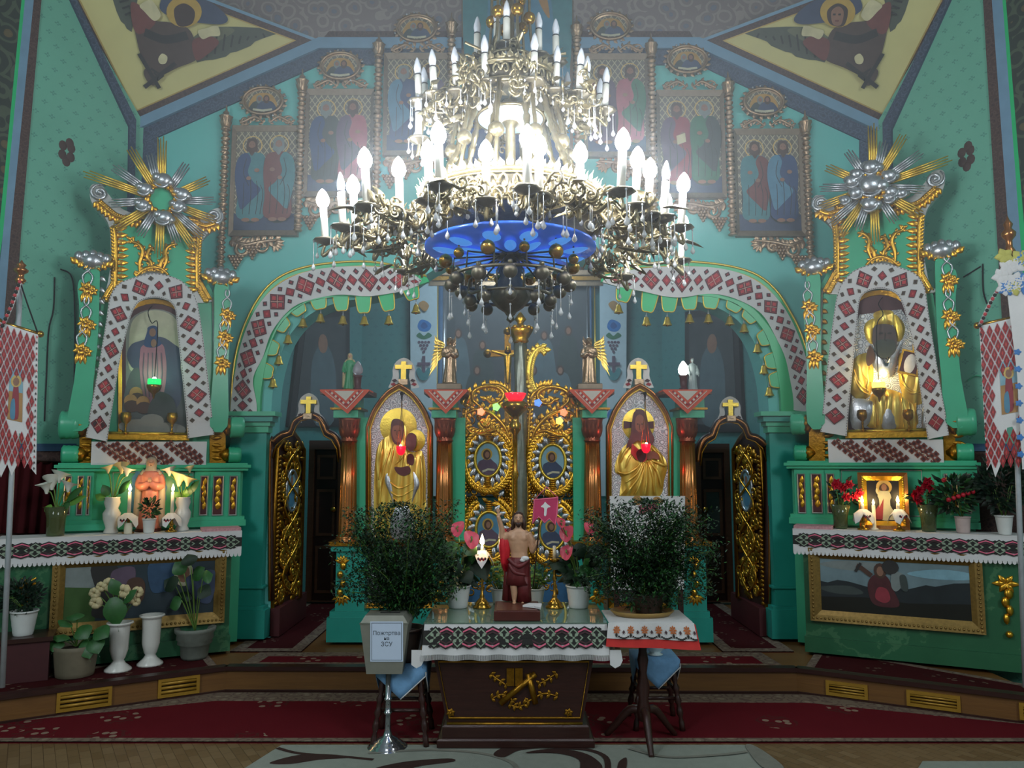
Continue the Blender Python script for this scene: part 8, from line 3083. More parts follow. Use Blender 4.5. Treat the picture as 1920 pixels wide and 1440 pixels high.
# ================================================================ bushes, their tables and stools
def bush(name,label,c,rx,ry,rz,n,seed,stem_base):
 r = thing(name,label,'plant',stem_base)
 rn = random.Random(seed)
 mb = MB()
 ends = []
 for k in range(64):
  a,e = rn.random() * 6.28,rn.random() ** .35
  hh = rn.random() * 1.85 - .85
  t = Vector(c) + Vector((rx * 1.02 * e * cos(a),ry * e * sin(a),rz * hh * (1.05 - .15 * abs(cos(a)))))
  b = Vector(stem_base) + Vector((.06 * (rn.random() - .5),.06 * (rn.random() - .5),0))
  pts = cr([tuple(b),tuple(b.lerp(t,.5) + Vector((0,0,.08))),tuple(t)],5)
  mb.tube(pts,[.004,.002],M_STEM,4)
  ends.append(pts)
 mb.build('stems',r,None,'stuff')
 mb = MB()
 ms = (M_LEAFD,M_LEAFD,M_LEAF)
 for k in range(n):
  if rn.random() < .78:
   p = Vector(rn.choice(rn.choice(ends)[3:])) + Vector([(rn.random() - .5) * .11 for _ in range(3)])
  else:
   a,e,h = rn.random() * 6.28,rn.random() ** .42,rn.random() * 2 - 1
   w = sqrt(max(0,1 - h * h)) * (1 + .16 * sin(3 * a + seed) + .12 * sin(7 * h))
   p = Vector(c) + Vector((rx * e * cos(a) * w,ry * e * sin(a) * w,rz * h))
  an,el = rn.random() * 6.28,rn.random() * 2 - 1
  d = Vector((cos(an),sin(an),el)) * (.016 + .014 * rn.random())
  s = Vector((-sin(an),cos(an),rn.random() - .5)) * .006
  mb.add([p,p + d * .5 + s,p + d,p + d * .5 - s],[(0,1,2,3)],ms[k % 3])
 mb.build('foliage',r,'fine dark green foliage','stuff')
 return r
def turned_leg(mb,p0,p1,r_,m):
 mb.tube([Vector(p0).lerp(Vector(p1),t / 16) for t in range(17)],[r_ * (1 + .35 * sin(t * 2.3) * (1 if 3 < t < 14 else 0)) for t in range(17)],m,8)
def stool(name,label,x,y,z,w,cat,feet_r=1.15):
 r = thing(name,label,cat,(x,y,0))
 mb = MB()
 mb.box((x,y,z - .015),(w,w,.03),M_DWOOD,0,.006)
 mb.build('seat',r)
 for i,j in ((-1,-1),(1,-1),(1,1),(-1,1)):
  mb = MB()
  turned_leg(mb,(x + i * w * .38,y + j * w * .38,z - .03),(x + i * w * .5 * feet_r,y + j * w * .5 * feet_r,.012),.018,M_DWOOD)
  mb.build('leg',r)
 mb = MB()
 for j in (-1,1):
  mb.tube([(x - w * .45,y + j * w * .44,z * .45),(x + w * .45,y + j * w * .44,z * .45)],.011,M_DWOOD,6)
  mb.tube([(x + j * w * .44,y - w * .45,z * .55),(x + j * w * .44,y + w * .45,z * .55)],.011,M_DWOOD,6)
 mb.build('stretcher',r)
 return r
M_BLUEC = mat('cloth_blue','#6f9cc4',.85,vary=.12,scale=30)
def corner_cloth(x,y,z,w,drop,label,yaw=pi / 4):
 r = thing('blue_cloth',label,'cloth',(x,y,z),'blue corner cloths on the stools')
 R = Matrix.Rotation(yaw,3,'Z')
 mb = MB()
 n = 14
 vs,fs = [],[]
 h = w * .5
 for i in range(n + 1):
  for j in range(n + 1):
   q = R @ Vector(((i / n - .5) * w * 1.75,(j / n - .5) * w * 1.75,0))
   ox,oy = max(0,abs(q.x) - h),max(0,abs(q.y) - h)
   ex = max(ox,oy)
   q2 = Vector((max(-h - .008,min(h + .008,q.x)),max(-h - .008,min(h + .008,q.y)),-ex * drop + .005))
   vs.append(Vector((x,y,z)) + q2)
 for i in range(n):
  for j in range(n):
   a = i * (n + 1) + j
   fs.append((a,a + n + 1,a + n + 2,a + 1))
 mb.add(vs,fs,M_BLUEC,True)
 o = mb.build('cloth',r)
 sd = o.modifiers.new('thick','SOLIDIFY')
 sd.thickness = .003
 mb = MB()
 loop = [vs[i * (n + 1)] for i in range(n + 1)] + [vs[n * (n + 1) + j] for j in range(1,n + 1)]
 mb.tube([p + Vector((0,-.004,0)) for p in loop],.004,M_LINEN,4)
 mb.build('hem',r,'white hem')
LSX,LSY = at_z(772,1225,.47).x,5.0
stool('plain_stool','dark turned-leg stool under the bush behind the donation box',LSX - .02,LSY,.47,.28,'stool')
corner_cloth(LSX - .02,LSY,.472,.29,.9,'blue cloth with white hem on the stool behind the donation box')
RSX,RSY = at_z(1236,1240,.45).x,5.22
stool('plain_stool','dark turned-leg stool with blue cloth behind the pedestal table',RSX,RSY + .05,.45,.26,'stool')
corner_cloth(RSX,RSY + .05,.452,.27,.95,'blue cloth with white hem on the stool under the pedestal table')
w = Vector((RSX,RSY,.462))
r = thing('ribbed_bowl','ribbed white glass bowl on the blue-clothed stool','bowl',w)
mb = MB()
mb.lathe([(.05,.0),(.03,.012),(.05,.03),(.085,.075),(.10,.12),(.094,.12),(.078,.075),(0,.04)],w,mat('milk_glass','#cfe0e2',.15,vary=.03),28,1,1,14,.05)
mb.build('bowl',r)
# bush behind the donation box stands in a pot on the stool
bl = Vector((LSX - .02,LSY,.48))
pr_ = thing('bush_pot','dark pot of the bush behind the donation box','pot',bl)
pot(pr_,bl,.12,.09,.2,mat('pot_dark','#3a2a22',.5),True)
bc = at_y(742,1042,LSY)
bush('asparagus_bush','big fine-leaved dark green bush before the Virgin icon, behind the donation box',bc,.39,.27,.335,20000,3,(bl.x,bl.y,.68))
# pedestal table with red and white cloth
PTZ = .76
pc = at_z(1212,1157,PTZ)
px_,py_ = at_y(1207,1280,pc.y).x,pc.y + .02
r = thing('pedestal_table','small dark pedestal table with three curved feet beside the draped table','table',(px_,py_,0))
mb = MB()
mb.lathe([(.0,PTZ - .03),(.17,PTZ - .03),(.18,PTZ - .015),(.17,PTZ - .004),(0,PTZ - .004)],(px_,py_,0),M_DWOOD,24)
mb.build('top',r)
mb = MB()
mb.lathe([(.03,PTZ - .03),(.025,.55),(.035,.5),(.022,.42),(.04,.34),(.03,.26),(.045,.2),(.03,.14)],(px_,py_,0),M_DWOOD,14)
mb.build('column',r)
for a in (-pi / 2,pi / 6,5 * pi / 6):
 mb = MB()
 d = Vector((cos(a),sin(a),0))
 mb.tube(cr([tuple(Vector((px_,py_,.2))),tuple(Vector((px_,py_,.19)) + d * .09),tuple(Vector((px_,py_,.08)) + d * .19),tuple(Vector((px_,py_,.014)) + d * .25)],4),[.028,.026,.02,.016],M_DWOOD,8)
 mb.build('leg',r)
PF = Plane(0,py_ - .19)
a0,a1 = PF.p(1140,1157)[0],PF.p(1300,1157)[0]
r = thing('red_white_cloth','white cloth with orange flower motifs over a red cloth on the pedestal table','tablecloth',(px_,py_,PTZ))
mb = MB()
mb.box(((a0 + a1) / 2,py_,PTZ + .001),(a1 - a0 - .01,.38,.006),M_LINEN)
mb.build('top_sheet',r)
z1,z2 = PF.p(1210,1196)[1],PF.p(1210,1212)[1]
M_REDC = mat('cloth_red','#c8322e',.8,vary=.1)
sm,L,Wd = smapper(PF,[(a0,PTZ),(a1,PTZ)],[(a0 - .01,z1),(a1 + .02,z1 - .015)],lambda s,t: .01 + .01 * sin(s * 9) * t)
cloth_strip(sm,'white_drop',r,M_LINEN,30,3)
sm2,L2,W2 = smapper(PF,[(a0,PTZ - .01),(a1 + .01,PTZ - .01)],[(a0 - .015,z2),(a1 + .04,z2 - .02)],lambda s,t: .004 + .008 * sin(s * 9) * t)
cloth_strip(sm2,'red_drop',r,M_REDC,30,3)
mb = MB()
for k in range(6):
 s = .1 + k * .16
 for j in range(8):
  an = j * pi / 4
  mb.add([sm(s,.42,.0016),sm(s + .03 * cos(an - .3),.42 + .22 * sin(an - .3),.0016),sm(s + .045 * cos(an),.42 + .3 * sin(an),.0016),sm(s + .03 * cos(an + .3),.42 + .22 * sin(an + .3),.0016)],[(0,1,2,3)],mat('thread_amber','#b5622c',.9))
 quad(mb,sm,s,.75,.015,.16,M_BLACKT,.002)
 quad(mb,sm,s + .08,.55,.016,.14,M_EMBD,.0018)
 for j in range(6):
  sqr(mb,sm,s + .08 - .06 + j * .02,s + .08 - .04 + j * .02,.78 - .1 * sin(pi * j / 5 + pi),.88 - .1 * sin(pi * j / 5 + pi),M_BLACKT,.0018)
mb.build('embroidery',r,'orange star flowers and dark scrolls','stuff')
tr = Vector((at_z(1200,1150,PTZ).x,py_ + .02,PTZ + .006))
r = thing('wooden_tray','oval yellowish wooden tray under the bush on the pedestal table','tray',tr)
mb = MB()
mb.lathe([(0,0),(.17,0),(.2,.03),(.195,.032),(.165,.012),(0,.01)],tr,wood('tray_wood','#8a6a34','#a5854a',.4,4,4),28,1,.7)
mb.build('tray',r)
bc = at_y(1214,1040,py_ + .03)
pr_ = thing('bush_pot','dark pot of the bush standing in the wooden tray','pot',(bc.x,py_ + .03,PTZ + .017))
pot(pr_,(bc.x,py_ + .03,PTZ + .017),.10,.08,.12,MATS['pot_dark'],True)
bush('asparagus_bush','big fine-leaved dark green bush before the Christ icon on the wooden tray',bc,.43,.27,.345,23000,8,(bc.x,py_ + .03,PTZ + .12))
# white cloth before the Christ icon, behind the bush
wp = Plane(0,6.5)
q = wp.ps([(1143,930),(1284,930),(1282,1105),(1146,1105)])
r = thing('white_cloth_stand','white draped stand behind the bush below the Christ icon','stand',wp.w((q[0][0] + q[1][0]) / 2,STEP_Z))
mb = MB()
mb.prism(wp,q,0,.012,M_LINEN)
mb.build('white_cloth',r)
mb = MB()
for x in (q[0][0] + .05,q[1][0] - .05):
 mb.pbox(wp,x - .02,x + .02,STEP_Z,q[0][1] - .01,-.04,-.004,M_DWOOD)
mb.build('support',r)
P = Paint(wp,.0125,.0008)
for x,y in ((1195,938),(1232,940),(1205,955),(1222,952)):
 a,b = wp.p(x,y)
 P.blob([(a + .04 * cos(t) * (1 + .3 * cos(3 * t)),b + .04 * sin(t)) for t in [k * pi / 5 for k in range(10)]],PC['ochre'] if y < 945 else PC['rose'])
P.build('printed_flowers',r)['kind'] = 'stuff'
# ================================================================ donation box
DY = at_z(728,1404,0).y
D = Plane(0,DY)
xd = D.p(728,1300)[0]
r = thing('donation_box','grey metal donation box with paper sign on a chrome stand','donation box',(xd,DY,0))
M_CHROME = mat('chrome','#b9bec2',.15,.95,vary=.03)
M_BOXG = mat('box_grey','#8c8d82',.4,.35,vary=.08)
zz = lambda y: D.p(728,y)[1]
z0,z1 = zz(1258),zz(1163)
mb = MB()
mb.lathe([(.125,0),(.12,.014),(.105,.018),(.10,.03),(.085,.034),(.08,.046),(.065,.05),(.06,.06),(.03,.075),(.022,.1),(.018,.12),(.018,.2),(.025,.205),(.025,.215),(.018,.22),(.018,.28),(.025,.285),(.025,.295),(.018,.3),(.018,z0)],(xd,DY,0),M_CHROME,28)
mb.build('stand',r)
f0,f1 = D.p(691,1258)[0] - xd,D.p(757,1258)[0] - xd
g0,g1 = D.p(681,1163)[0] - xd,D.p(769,1163)[0] - xd
h0,h1 = D.p(690,1142)[0] - xd,D.p(758,1142)[0] - xd
z2 = z1 + .04
mb = MB()
vs = []
for (l,rr,z,fy,by) in ((f0,f1,z0,-.07,.10),(g0,g1,z1,-.10,.14),(h0 * 1.04,h1 * 1.04,z2,-.06,.12)):
 vs += [(xd + l,DY + fy,z),(xd + rr,DY + fy,z),(xd + rr,DY + by,z),(xd + l,DY + by,z)]
mb.add(vs,[(3,2,1,0),(8,9,10,11)] + [(k * 4 + j,k * 4 + (j + 1) % 4,k * 4 + 4 + (j + 1) % 4,k * 4 + 4 + j) for k in (0,1) for j in range(4)],M_BOXG)
mb.build('box',r)
mb = MB()
mb.tube([vs[4],vs[5],vs[6],vs[7]],.005,M_BOXG,6,False,True)
mb.box((xd,DY + .03,z2 + .001),(.12,.02,.003),M_BLACK)
mb.build('rim_and_slot',r)
# paper sign follows the sloping front
sl = Vector(vs[4]) - Vector(vs[0])
sl = Vector((0,sl.y,sl.z)).normalized()
SF = Flat(Vector((xd,DY - .07,z0)),(1,0,0),sl)
if SF.n.y > 0:
 SF.n = -SF.n
mb = MB()
mb.prism(SF,[(-.098,.075),(.098,.075),(.098,.315),(-.098,.315)],.003,.0045,mat('paper_blue_white','#c3d2e6',.6,vary=.02))
pap = mb.build('paper_sign',r)
mb = MB()
mb.frame(SF,[(-.09,.083),(.09,.083),(.09,.307),(-.09,.307)],[(-.0875,.0855),(.0875,.0855),(.0875,.3045),(-.0875,.3045)],.0046,.0049,mat('ink','#25303c',.7,vary=0))
mb.build('printed_border',pap)
ROT = Matrix((SF.u,SF.v,SF.n)).transposed().to_euler()
for txt,v_,s_ in (('Пожертва',.235,.034),('на',.205,.03),('ЗСУ',.168,.036)):
 cu = bpy.data.curves.new('lettering','FONT')
 cu.body = txt
 cu.size = s_
 cu.align_x = 'CENTER'
 cu.extrude = .0002
 cu.materials.append(MATS['ink'])
 tmp = bpy.data.objects.new('lettering',cu)
 COL.objects.link(tmp)
 bpy.context.view_layer.update()
 me = bpy.data.meshes.new_from_object(tmp.evaluated_get(bpy.context.evaluated_depsgraph_get()))
 bpy.data.objects.remove(tmp)
 o = bpy.data.objects.new('lettering',me)
 COL.objects.link(o)
 o.parent = pap
 o.location = SF.w(0,v_,.005) - ORG[r.name]
 o.rotation_euler = ROT
# ================================================================ what stands on the side altars
def ona(side,px,py,dy=0.0):
 z = (LZ if side < 0 else RZ) + .008
 q = at_z(px,py,z)
 return Vector((q.x,q.y + dy,z))
# keep everything on the narrow table top: a point d in front of the retable
def spot(side,px,d=-.13):
 F = LF if side < 0 else RF
 z = (LZ if side < 0 else RZ) + .008
 a,_ = F.p(px,995,d)
 q = F.w(a,0,d)
 q.z = z
 return q
def zat(loc,py):
 return at_y(960,py,loc.y).z
def calla(r,base,c,s,m,yaw=0.0):
 mb = MB()
 mb.tube(cr([tuple(base),tuple(Vector(base).lerp(c,.6) + Vector((0,0,.03))),tuple(c - Vector((0,0,s * .5)))],5),.005,M_STEM,5)
 vs,fs = [],[]
 n = 14
 for i,(rr,z,k) in enumerate(((.10,-.55,0),(.22,-.2,.05),(.42,.15,.2),(.72,.42,.5))):
  for j in range(n):
   a = 2 * pi * j / n + yaw
   tipk = 1 + k * max(0,cos(a - yaw)) ** 2
   vs.append(c + Vector((rr * s * cos(a) * tipk,rr * s * sin(a) * .8,z * s + k * s * .5 * cos(a - yaw + pi))))
 for i in range(3):
  for j in range(n):
   fs.append((i * n + j,i * n + (j + 1) % n,i * n + n + (j + 1) % n,i * n + n + j))
 mb.add(vs,fs,m,True)
 mb.tube([c - Vector((0,0,.3 * s)),c + Vector((0,0,.3 * s))],[.05 * s,.04 * s],M_LEAFL,5)
 mb.build('calla_flower',r)
M_CALLA = mat('calla_white','#dcdccf',.45,vary=.03)
M_CALLAY = mat('calla_cream','#e0cf98',.45,vary=.05)
M_PORC = mat('porcelain_white','#d3d2cb',.25,vary=.03)
def vase(r,loc,prof,m,n=20,rip=0,ra=0.0,name='vase'):
 mb = MB()
 mb.lathe(prof,loc,m,n,1,1,rip,ra)
 mb.build(name,r)
for px,d,lab,top,fl,lv,kind in (
  (104,-.08,'white callas in a greenish glass vase at the outer end of the Virgin altar',950,[((98,905),.10,M_CALLA),((112,894),.085,M_CALLA),((88,914),.09,M_CALLA),((128,912),.08,M_CALLA)],[(135,940),(80,950),(160,905),(165,925)],0),
  (208,-.14,'cream callas in a white porcelain vase behind the candle beside the Virgin statuette',932,[((203,880),.06,M_CALLAY),((228,878),.08,M_CALLAY),((238,884),.07,M_CALLA)],[(190,905),(175,925),(245,895)],1),
  (341,-.14,'cream callas in a white porcelain vase at the inner end of the Virgin altar',932,[((318,884),.07,M_CALLA),((336,898),.11,M_CALLAY),((356,880),.05,M_CALLAY),((352,902),.08,M_CALLAY)],[(362,908),(325,920),(375,895),(350,915)],1)):
 loc = spot(-1,px,d)
 r = thing('vase_of_callas',lab,'flowers',loc,'vases of callas on the Virgin altar')
 h = zat(loc,top) - loc.z
 if kind:
  vase(r,loc,[(0,0),(.05,0),(.055,.01),(.04,h * .15),(.062,h * .4),(.065,h * .55),(.045,h * .68),(.06,h * .85),(.052,h * .97),(.058,h),(.05,h),(.04,h * .7),(0,h * .6)],M_PORC,20,10,.02)
 else:
  vase(r,loc,[(0,0),(.06,0),(.062,.01),(.066,h * .6),(.085,h),(.08,h),(.06,h * .6),(.05,.02),(0,.02)],M_GLASSG)
 b = loc + Vector((0,0,h * .85))
 for (c,s,m) in fl:
  calla(r,b,at_y(c[0],c[1],loc.y - .03),s,m,random.random() * 6)
 for i,c in enumerate(lv):
  t = at_y(c[0],c[1],loc.y - .02)
  bigleaf(r,b,b.lerp(t,.35),t,.075,M_LEAFL if i % 2 else M_LEAF)
def altar_candle(side,px,y0,y1,lab,light,col=1):
 loc = spot(side,px,-.06)
 r = thing('altar_candle',lab,'candle',loc,'burning candles on the altars')
 H,h = zat(loc,y1) - loc.z,zat(loc,y0) - loc.z
 mb = MB()
 mb.lathe([(.045,0),(.045,.008),(.018,.02),(.012,.05),(.02,.06),(.012,.075),(.012,max(h - .01,.08)),(.028,h),(.015,h)],loc,M_BRASS,12)
 mb.build('holder',r)
 mb = MB()
 mb.lathe([(.014,h),(.013,H),(0,H + .003)],loc,M_WAX,10)
 mb.build('candle',r)
 flame(r,(loc.x,loc.y,loc.z + H + .008),1.25,light)
 napkin(r,(loc.x,loc.y - .01,loc.z + h),.08,px)
altar_candle(-1,240,962,922,'burning candle with paper collar before the porcelain vase, outer side of the Virgin statuette',.8)
altar_candle(-1,321,962,922,'burning candle with paper collar at the inner side of the Virgin statuette',.8)
altar_candle(1,1619,955,944,'short burning candle with paper collar at the inner edge of the Mercy picture',.5)
altar_candle(1,1686,955,944,'short burning candle with paper collar at the red rose side of the Mercy picture',.5)
loc = spot(1,1640,-.09)
r = thing('altar_candle','small burning candle without collar before the Mercy picture','candle',loc,'burning candles on the altars')
mb = MB()
H = zat(loc,947) - loc.z
mb.lathe([(.03,0),(.03,.01),(.014,.02),(.013,H),(0,H)],loc,M_WAX,10)
mb.build('candle',r)
flame(r,(loc.x,loc.y,loc.z + H + .005),1.0)
loc = spot(-1,240,-.02)
r = thing('candle_jar','plain pale candle jar before the outer candle on the Virgin altar','jar',loc)
vase(r,loc,[(0,0),(.028,0),(.03,.005),(.03,.085),(.027,.085),(.026,.06),(0,.06)],M_WAX,16,name='jar')
loc = spot(-1,278,-.21)
figure('virgin_statuette','Virgin statuette in rose and blue before a blue mandorla between two candles','statue',tuple(loc),zat(loc,856) - loc.z,mat('statue_rose','#c97c6a',.4,vary=.1),M_SKIN,M_HAIRB,mat('statue_veil','#b9a890',.45,vary=.1),math.radians(20),True,None,True,M_MAROON)
mb = MB()
MP = LF.off(-.27)
ma,mz = MP.p(278,925)
mb.puff(MP,[(ma + x * (1 + .1 * (k % 2)),mz + y * (1 + .08 * (k % 2))) for k,(x,y) in enumerate(ell(0,0,.13,.27,40))],0,.02,mat('statue_blue','#4583b0',.45,vary=.15),2)
mb.pbox(MP,ma - .05,ma + .05,LZ + .008,mz - .2,0,.015,MATS['statue_blue'])
mb.build('mandorla',bpy.data.objects['virgin_statuette'],'blue oval glory')
loc = spot(-1,279,-.04)
r = thing('potted_flower','small white pot with dark leafy plant before the Virgin statuette','plant',loc)
pot(r,loc,.05,.038,zat(loc,972) - loc.z,M_WHITEP)
def clump(r,c,rx,rz,n,ms,s=.03,seed=1,name='foliage',stem_to=None):
 rn = random.Random(seed)
 mb = MB()
 for k in range(n):
  a,h,e = rn.random() * 6.28,rn.random() * 2 - 1,rn.random() ** .4
  w = sqrt(1 - h * h)
  p = Vector(c) + Vector((rx * e * w * cos(a),rx * .8 * e * w * sin(a),rz * h * e))
  d = Vector((cos(a),sin(a) - .3,h + .4 * rn.random())).normalized() * s * (.7 + .6 * rn.random())
  mb.leaf(p,p + d,s * .55,ms[k % len(ms)],(0,-1,.4),.3,3)
 if stem_to is not None:
  for k in range(7):
   a = rn.random() * 6.28
   mb.tube([stem_to,Vector(c) + Vector((rx * .5 * cos(a),rx * .4 * sin(a),0))],.003,M_STEM,4)
 return mb.build(name,r,None,'stuff')
clump(r,at_y(281,952,loc.y),.065,.075,130,(M_LEAFD,M_LEAF,M_LEAFD),.035,4)
for i_,o_ in enumerate([q for q in bpy.data.objects if q.name.startswith('potted_anthurium')]):
 l_ = ORG[o_.name]
 clump(o_,l_ + Vector((.01,0,.25)),.10,.10,70,(M_LEAFD,M_LEAF,M_LEAFD),.085,31 + i_,'foliage',l_ + Vector((0,0,.13)))
# framed picture of the Mercy
F = RF
a,_ = F.p(1660,985,-.2)
loc = F.w(a,RZ + .008,-.2)
r = thing('mercy_picture','gold-framed picture of Christ in white with red ray, lit by candles on the bishop altar','picture',loc)
PLM = Plane(loc.x,loc.y,math.radians(-26))
q = PLM.ps([(1612,985),(1706,985),(1704,886),(1614,886)])
mb = MB()
x0,x1,z0,z1 = q[0][0],q[1][0],RZ + .008,q[2][1]
R0 = [(x0,z0),(x1,z0),(x1,z1),(x0,z1)]
R1_ = inset(R0,.065)
mb.frame(PLM,R0,inset(R0,.03),0,.035,M_COPPER,.03)
mb.frame(PLM,inset(R0,.03),R1_,0,.03,M_GOLD,.014)
for k in range(22):
 for e in (0,1):
  p0,p1 = inset(R0,.035)[0 + e],inset(R0,.035)[3 - e]
  mb.ball(PLM.w(*lerp(p0,p1,k / 21),.03),.010,M_GOLDP,6,4)
mb.build('frame',r)
P = Paint(PLM,.006,.001)
P.poly(R1_,mat('paint_night','#1c1a1e',.4))
cx_,h_ = (x0 + x1) / 2 + .01,R1_[2][1] - R1_[0][1]
zb_ = R1_[0][1]
P.oval(cx_,zb_ + h_ * .84,.058,.058,PC['lgold'],18)
P.poly([(cx_ - .01,zb_ + h_ * .55),(cx_ - .12,zb_ + .01),(cx_ - .03,zb_ + .01)],PC['crimson'])
P.poly([(cx_ + .01,zb_ + h_ * .55),(cx_ + .10,zb_ + .01),(cx_ + .03,zb_ + .01)],PC['pale'])
P.blob([(cx_ - .03,zb_ + h_ * .74),(cx_ - .05,zb_ + h_ * .62),(cx_ - .04,zb_ + h_ * .5),(cx_ - .035,zb_ + .02),(cx_ + .035,zb_ + .02),(cx_ + .04,zb_ + h_ * .5),(cx_ + .05,zb_ + h_ * .58),(cx_ + .03,zb_ + h_ * .74)],PC['pale'])
P.poly([(cx_ - .006,zb_ + h_ * .56),(cx_ - .085,zb_ + .01),(cx_ - .02,zb_ + .01)],PC['crimson'])
P.blob([(cx_ - .04,zb_ + h_ * .62),(cx_ - .062,zb_ + h_ * .72),(cx_ - .055,zb_ + h_ * .82),(cx_ - .042,zb_ + h_ * .72)],PC['cream'])
P.blob([(cx_ - .033,zb_ + h_ * .85),(cx_,zb_ + h_ * .93),(cx_ + .033,zb_ + h_ * .85),(cx_ + .03,zb_ + h_ * .75),(cx_ - .03,zb_ + h_ * .75)],PC['hair'])
P.oval(cx_,zb_ + h_ * .83,.02,.03,PC['skin'],12)
P.build('painting',r)
# red flowers in glass vases
M_REDF = mat('flower_red','#b3122a',.5,vary=.2)
for px,fx,fy,lab in ((1577,1585,918,'red flowers in a glass vase on the screen side of the Mercy picture'),(1742,1738,922,'bright red flowers in a glass vase on the wall side of the Mercy picture')):
 loc = spot(1,px,-.1)
 r = thing('vase_of_red_flowers',lab,'flowers',loc,'red flowers on the bishop altar')
 h = zat(loc,946) - loc.z
 vase(r,loc,[(0,0),(.045,0),(.05,.01),(.055,h * .5),(.075,h),(.07,h),(.05,h * .5),(.04,.02),(0,.02)],M_GLASSG,18,9,.04)
 c = at_y(fx,fy,loc.y)
 rn = random.Random(px)
 for k in range(7):
  p = c + Vector(((rn.random() - .5) * .2,(rn.random() - .5) * .1 - .03,(rn.random() - .5) * .16))
  mb = MB()
  for i in range(3):
   for j in range(6):
    an = j * pi / 3 + i * .5
    rr = .048 - .012 * i
    mb.leaf(p,p + Vector((rr * cos(an),-.012 - .012 * i,rr * sin(an))),.036,M_REDF,(0,-1,0),.5,3,-.2)
  mb.tube([p,loc + Vector((0,0,h * .7))],.003,M_STEM,4)
  mb.build('red_flower',r)
 clump(r,c + Vector((0,.03,-.03)),.11,.11,60,(M_LEAFD,),.05,px)
loc = spot(1,1806,-.08)
r = thing('potted_plant','leafy dark plant with small red buds in a pinkish pot on the bishop altar','plant',loc)
pot(r,loc,.055,.045,zat(loc,968) - loc.z,mat('pot_pinkish','#b8a5a0',.6))
clump(r,at_y(1790,925,loc.y),.16,.14,240,(M_LEAFD,M_LEAF,M_LEAFD),.06,9,'foliage',loc + Vector((0,0,.1)))
mb = MB()
for k in range(7):
 p = at_y(1770 + 9 * k,900 + (k * 37) % 40,loc.y - .12)
 mb.ball(p,.018,M_REDF,7,5)
mb.build('red_buds',r,None,'stuff')
loc = spot(1,1884,-.05)
r = thing('potted_plant','tall very dark bushy plant in a tapered white pot, wall end of bishop altar','plant',loc)
pot(r,loc,.06,.042,zat(loc,966) - loc.z,M_WHITEP)
clump(r,at_y(1880,910,loc.y),.17,.2,420,(M_LEAFD,mat('leaf_black_green','#12241a',.5)),.06,10,'foliage',loc + Vector((0,0,.1)))
# ================================================================ urns and planters on the step below the Virgin altar
def onstep(px,py):
 return at_z(px,py,STEP_Z - .018)
for px,py,top,lab,fl in ((221,1257,1166,'white fluted urn vase holding wilted cream flowers and a green leaf',1),(281,1246,1152,'empty white fluted urn vase beside the flower-filled urn',0)):
 loc = onstep(px,py)
 r = thing('urn_vase',lab,'vase',loc,'white urn vases on the step')
 H = zat(loc,top) - loc.z
 vase(r,loc,[(0,0),(.092,0),(.092,.012),(.05,.05),(.035,.075),(.045,.09),(.062,H * .42),(.068,H * .9),(.07,H * .94),(.092,H * .97),(.09,H),(.074,H),(.06,H * .9),(0,H * .5)],M_PORC,36,18,.02)
 if fl:
  b = loc + Vector((0,0,H))
  rn = random.Random(2)
  for (x,y,s) in ((178,1112,.05),(180,1130,.055),(205,1096,.06),(232,1108,.06),(246,1120,.055),(258,1110,.05),(190,1100,.045),(255,1128,.04)):
   p = at_y(x,y,loc.y - .05)
   mb = MB()
   mb.tube(cr([tuple(b),tuple(b.lerp(p,.6) + Vector((0,0,.02))),tuple(p)],4),.004,M_STEM,5)
   for k in range(11):
    an = k * 2.4
    mb.ball(p + Vector((s * .5 * cos(an),s * .4 * sin(an * 1.3),s * .45 * sin(an))),s * .42,mat('flower_cream','#c2b48a',.7,vary=.15),7,5)
   mb.build('cream_flower',r)
  for (x0,y0,x1,y1,w) in ((212,1120,220,1185,.17),(222,1115,205,1080,.1),(232,1130,258,1100,.08)):
   bigleaf(r,b,at_y(x0,y0,loc.y - .07),at_y(x1,y1,loc.y - .1),w,M_LEAF)
loc = onstep(364,1234)
r = thing('striped_planter','grey-green banded planter with tall leafy plant below the Virgin altar painting','plant',loc)
H = zat(loc,1176) - loc.z
M_PLAN = mat('planter_grey','#6a6f66',.6,vary=.15)
vase(r,loc,[(0,0),(.09,0),(.1,.02),(.11,H * .45),(.13,H * .5),(.125,H * .6),(.14,H * .65),(.135,H * .8),(.152,H * .88),(.155,H),(.135,H),(.12,H * .8),(0,H * .8)],M_PLAN,30,15,.015,'planter')
b = loc + Vector((0,0,H * .85))
for i,(x0,y0,x1,y1) in enumerate(((350,1110,338,1135),(362,1085,385,1060),(330,1100,305,1085),(345,1075,325,1050),(372,1105,400,1115),(340,1125,312,1140),(358,1060,350,1035),(380,1085,402,1075),(335,1085,300,1110))):
 bigleaf(r,b,at_y(x0,y0,loc.y - .02 * i),at_y(x1,y1,loc.y - .05 - .01 * i),.13,M_LEAF if i % 2 else M_LEAFD)
loc = onstep(140,1266)
r = thing('beige_planter','plain beige planter with spreading green leaves on the step','plant',loc)
pot(r,loc,.15,.125,zat(loc,1208) - loc.z,mat('planter_beige','#6f6653',.7,vary=.1),False)
b = loc + Vector((0,0,.2))
for i,(x0,y0,x1,y1) in enumerate(((120,1190,105,1205),(150,1175,165,1200),(175,1195,185,1230),(130,1165,110,1175),(160,1200,168,1240),(145,1150,135,1165),(110,1200,95,1225),(180,1180,205,1195))):
 bigleaf(r,b,at_y(x0,y0,loc.y - .05),at_y(x1,y1,loc.y - .13),.13,M_LEAF)
loc = onstep(42,1272)
r = thing('red_stand','dark red box stand at the outer end of the step holding a white pot','stand',loc)
zt = zat(loc,1190)
mb = MB()
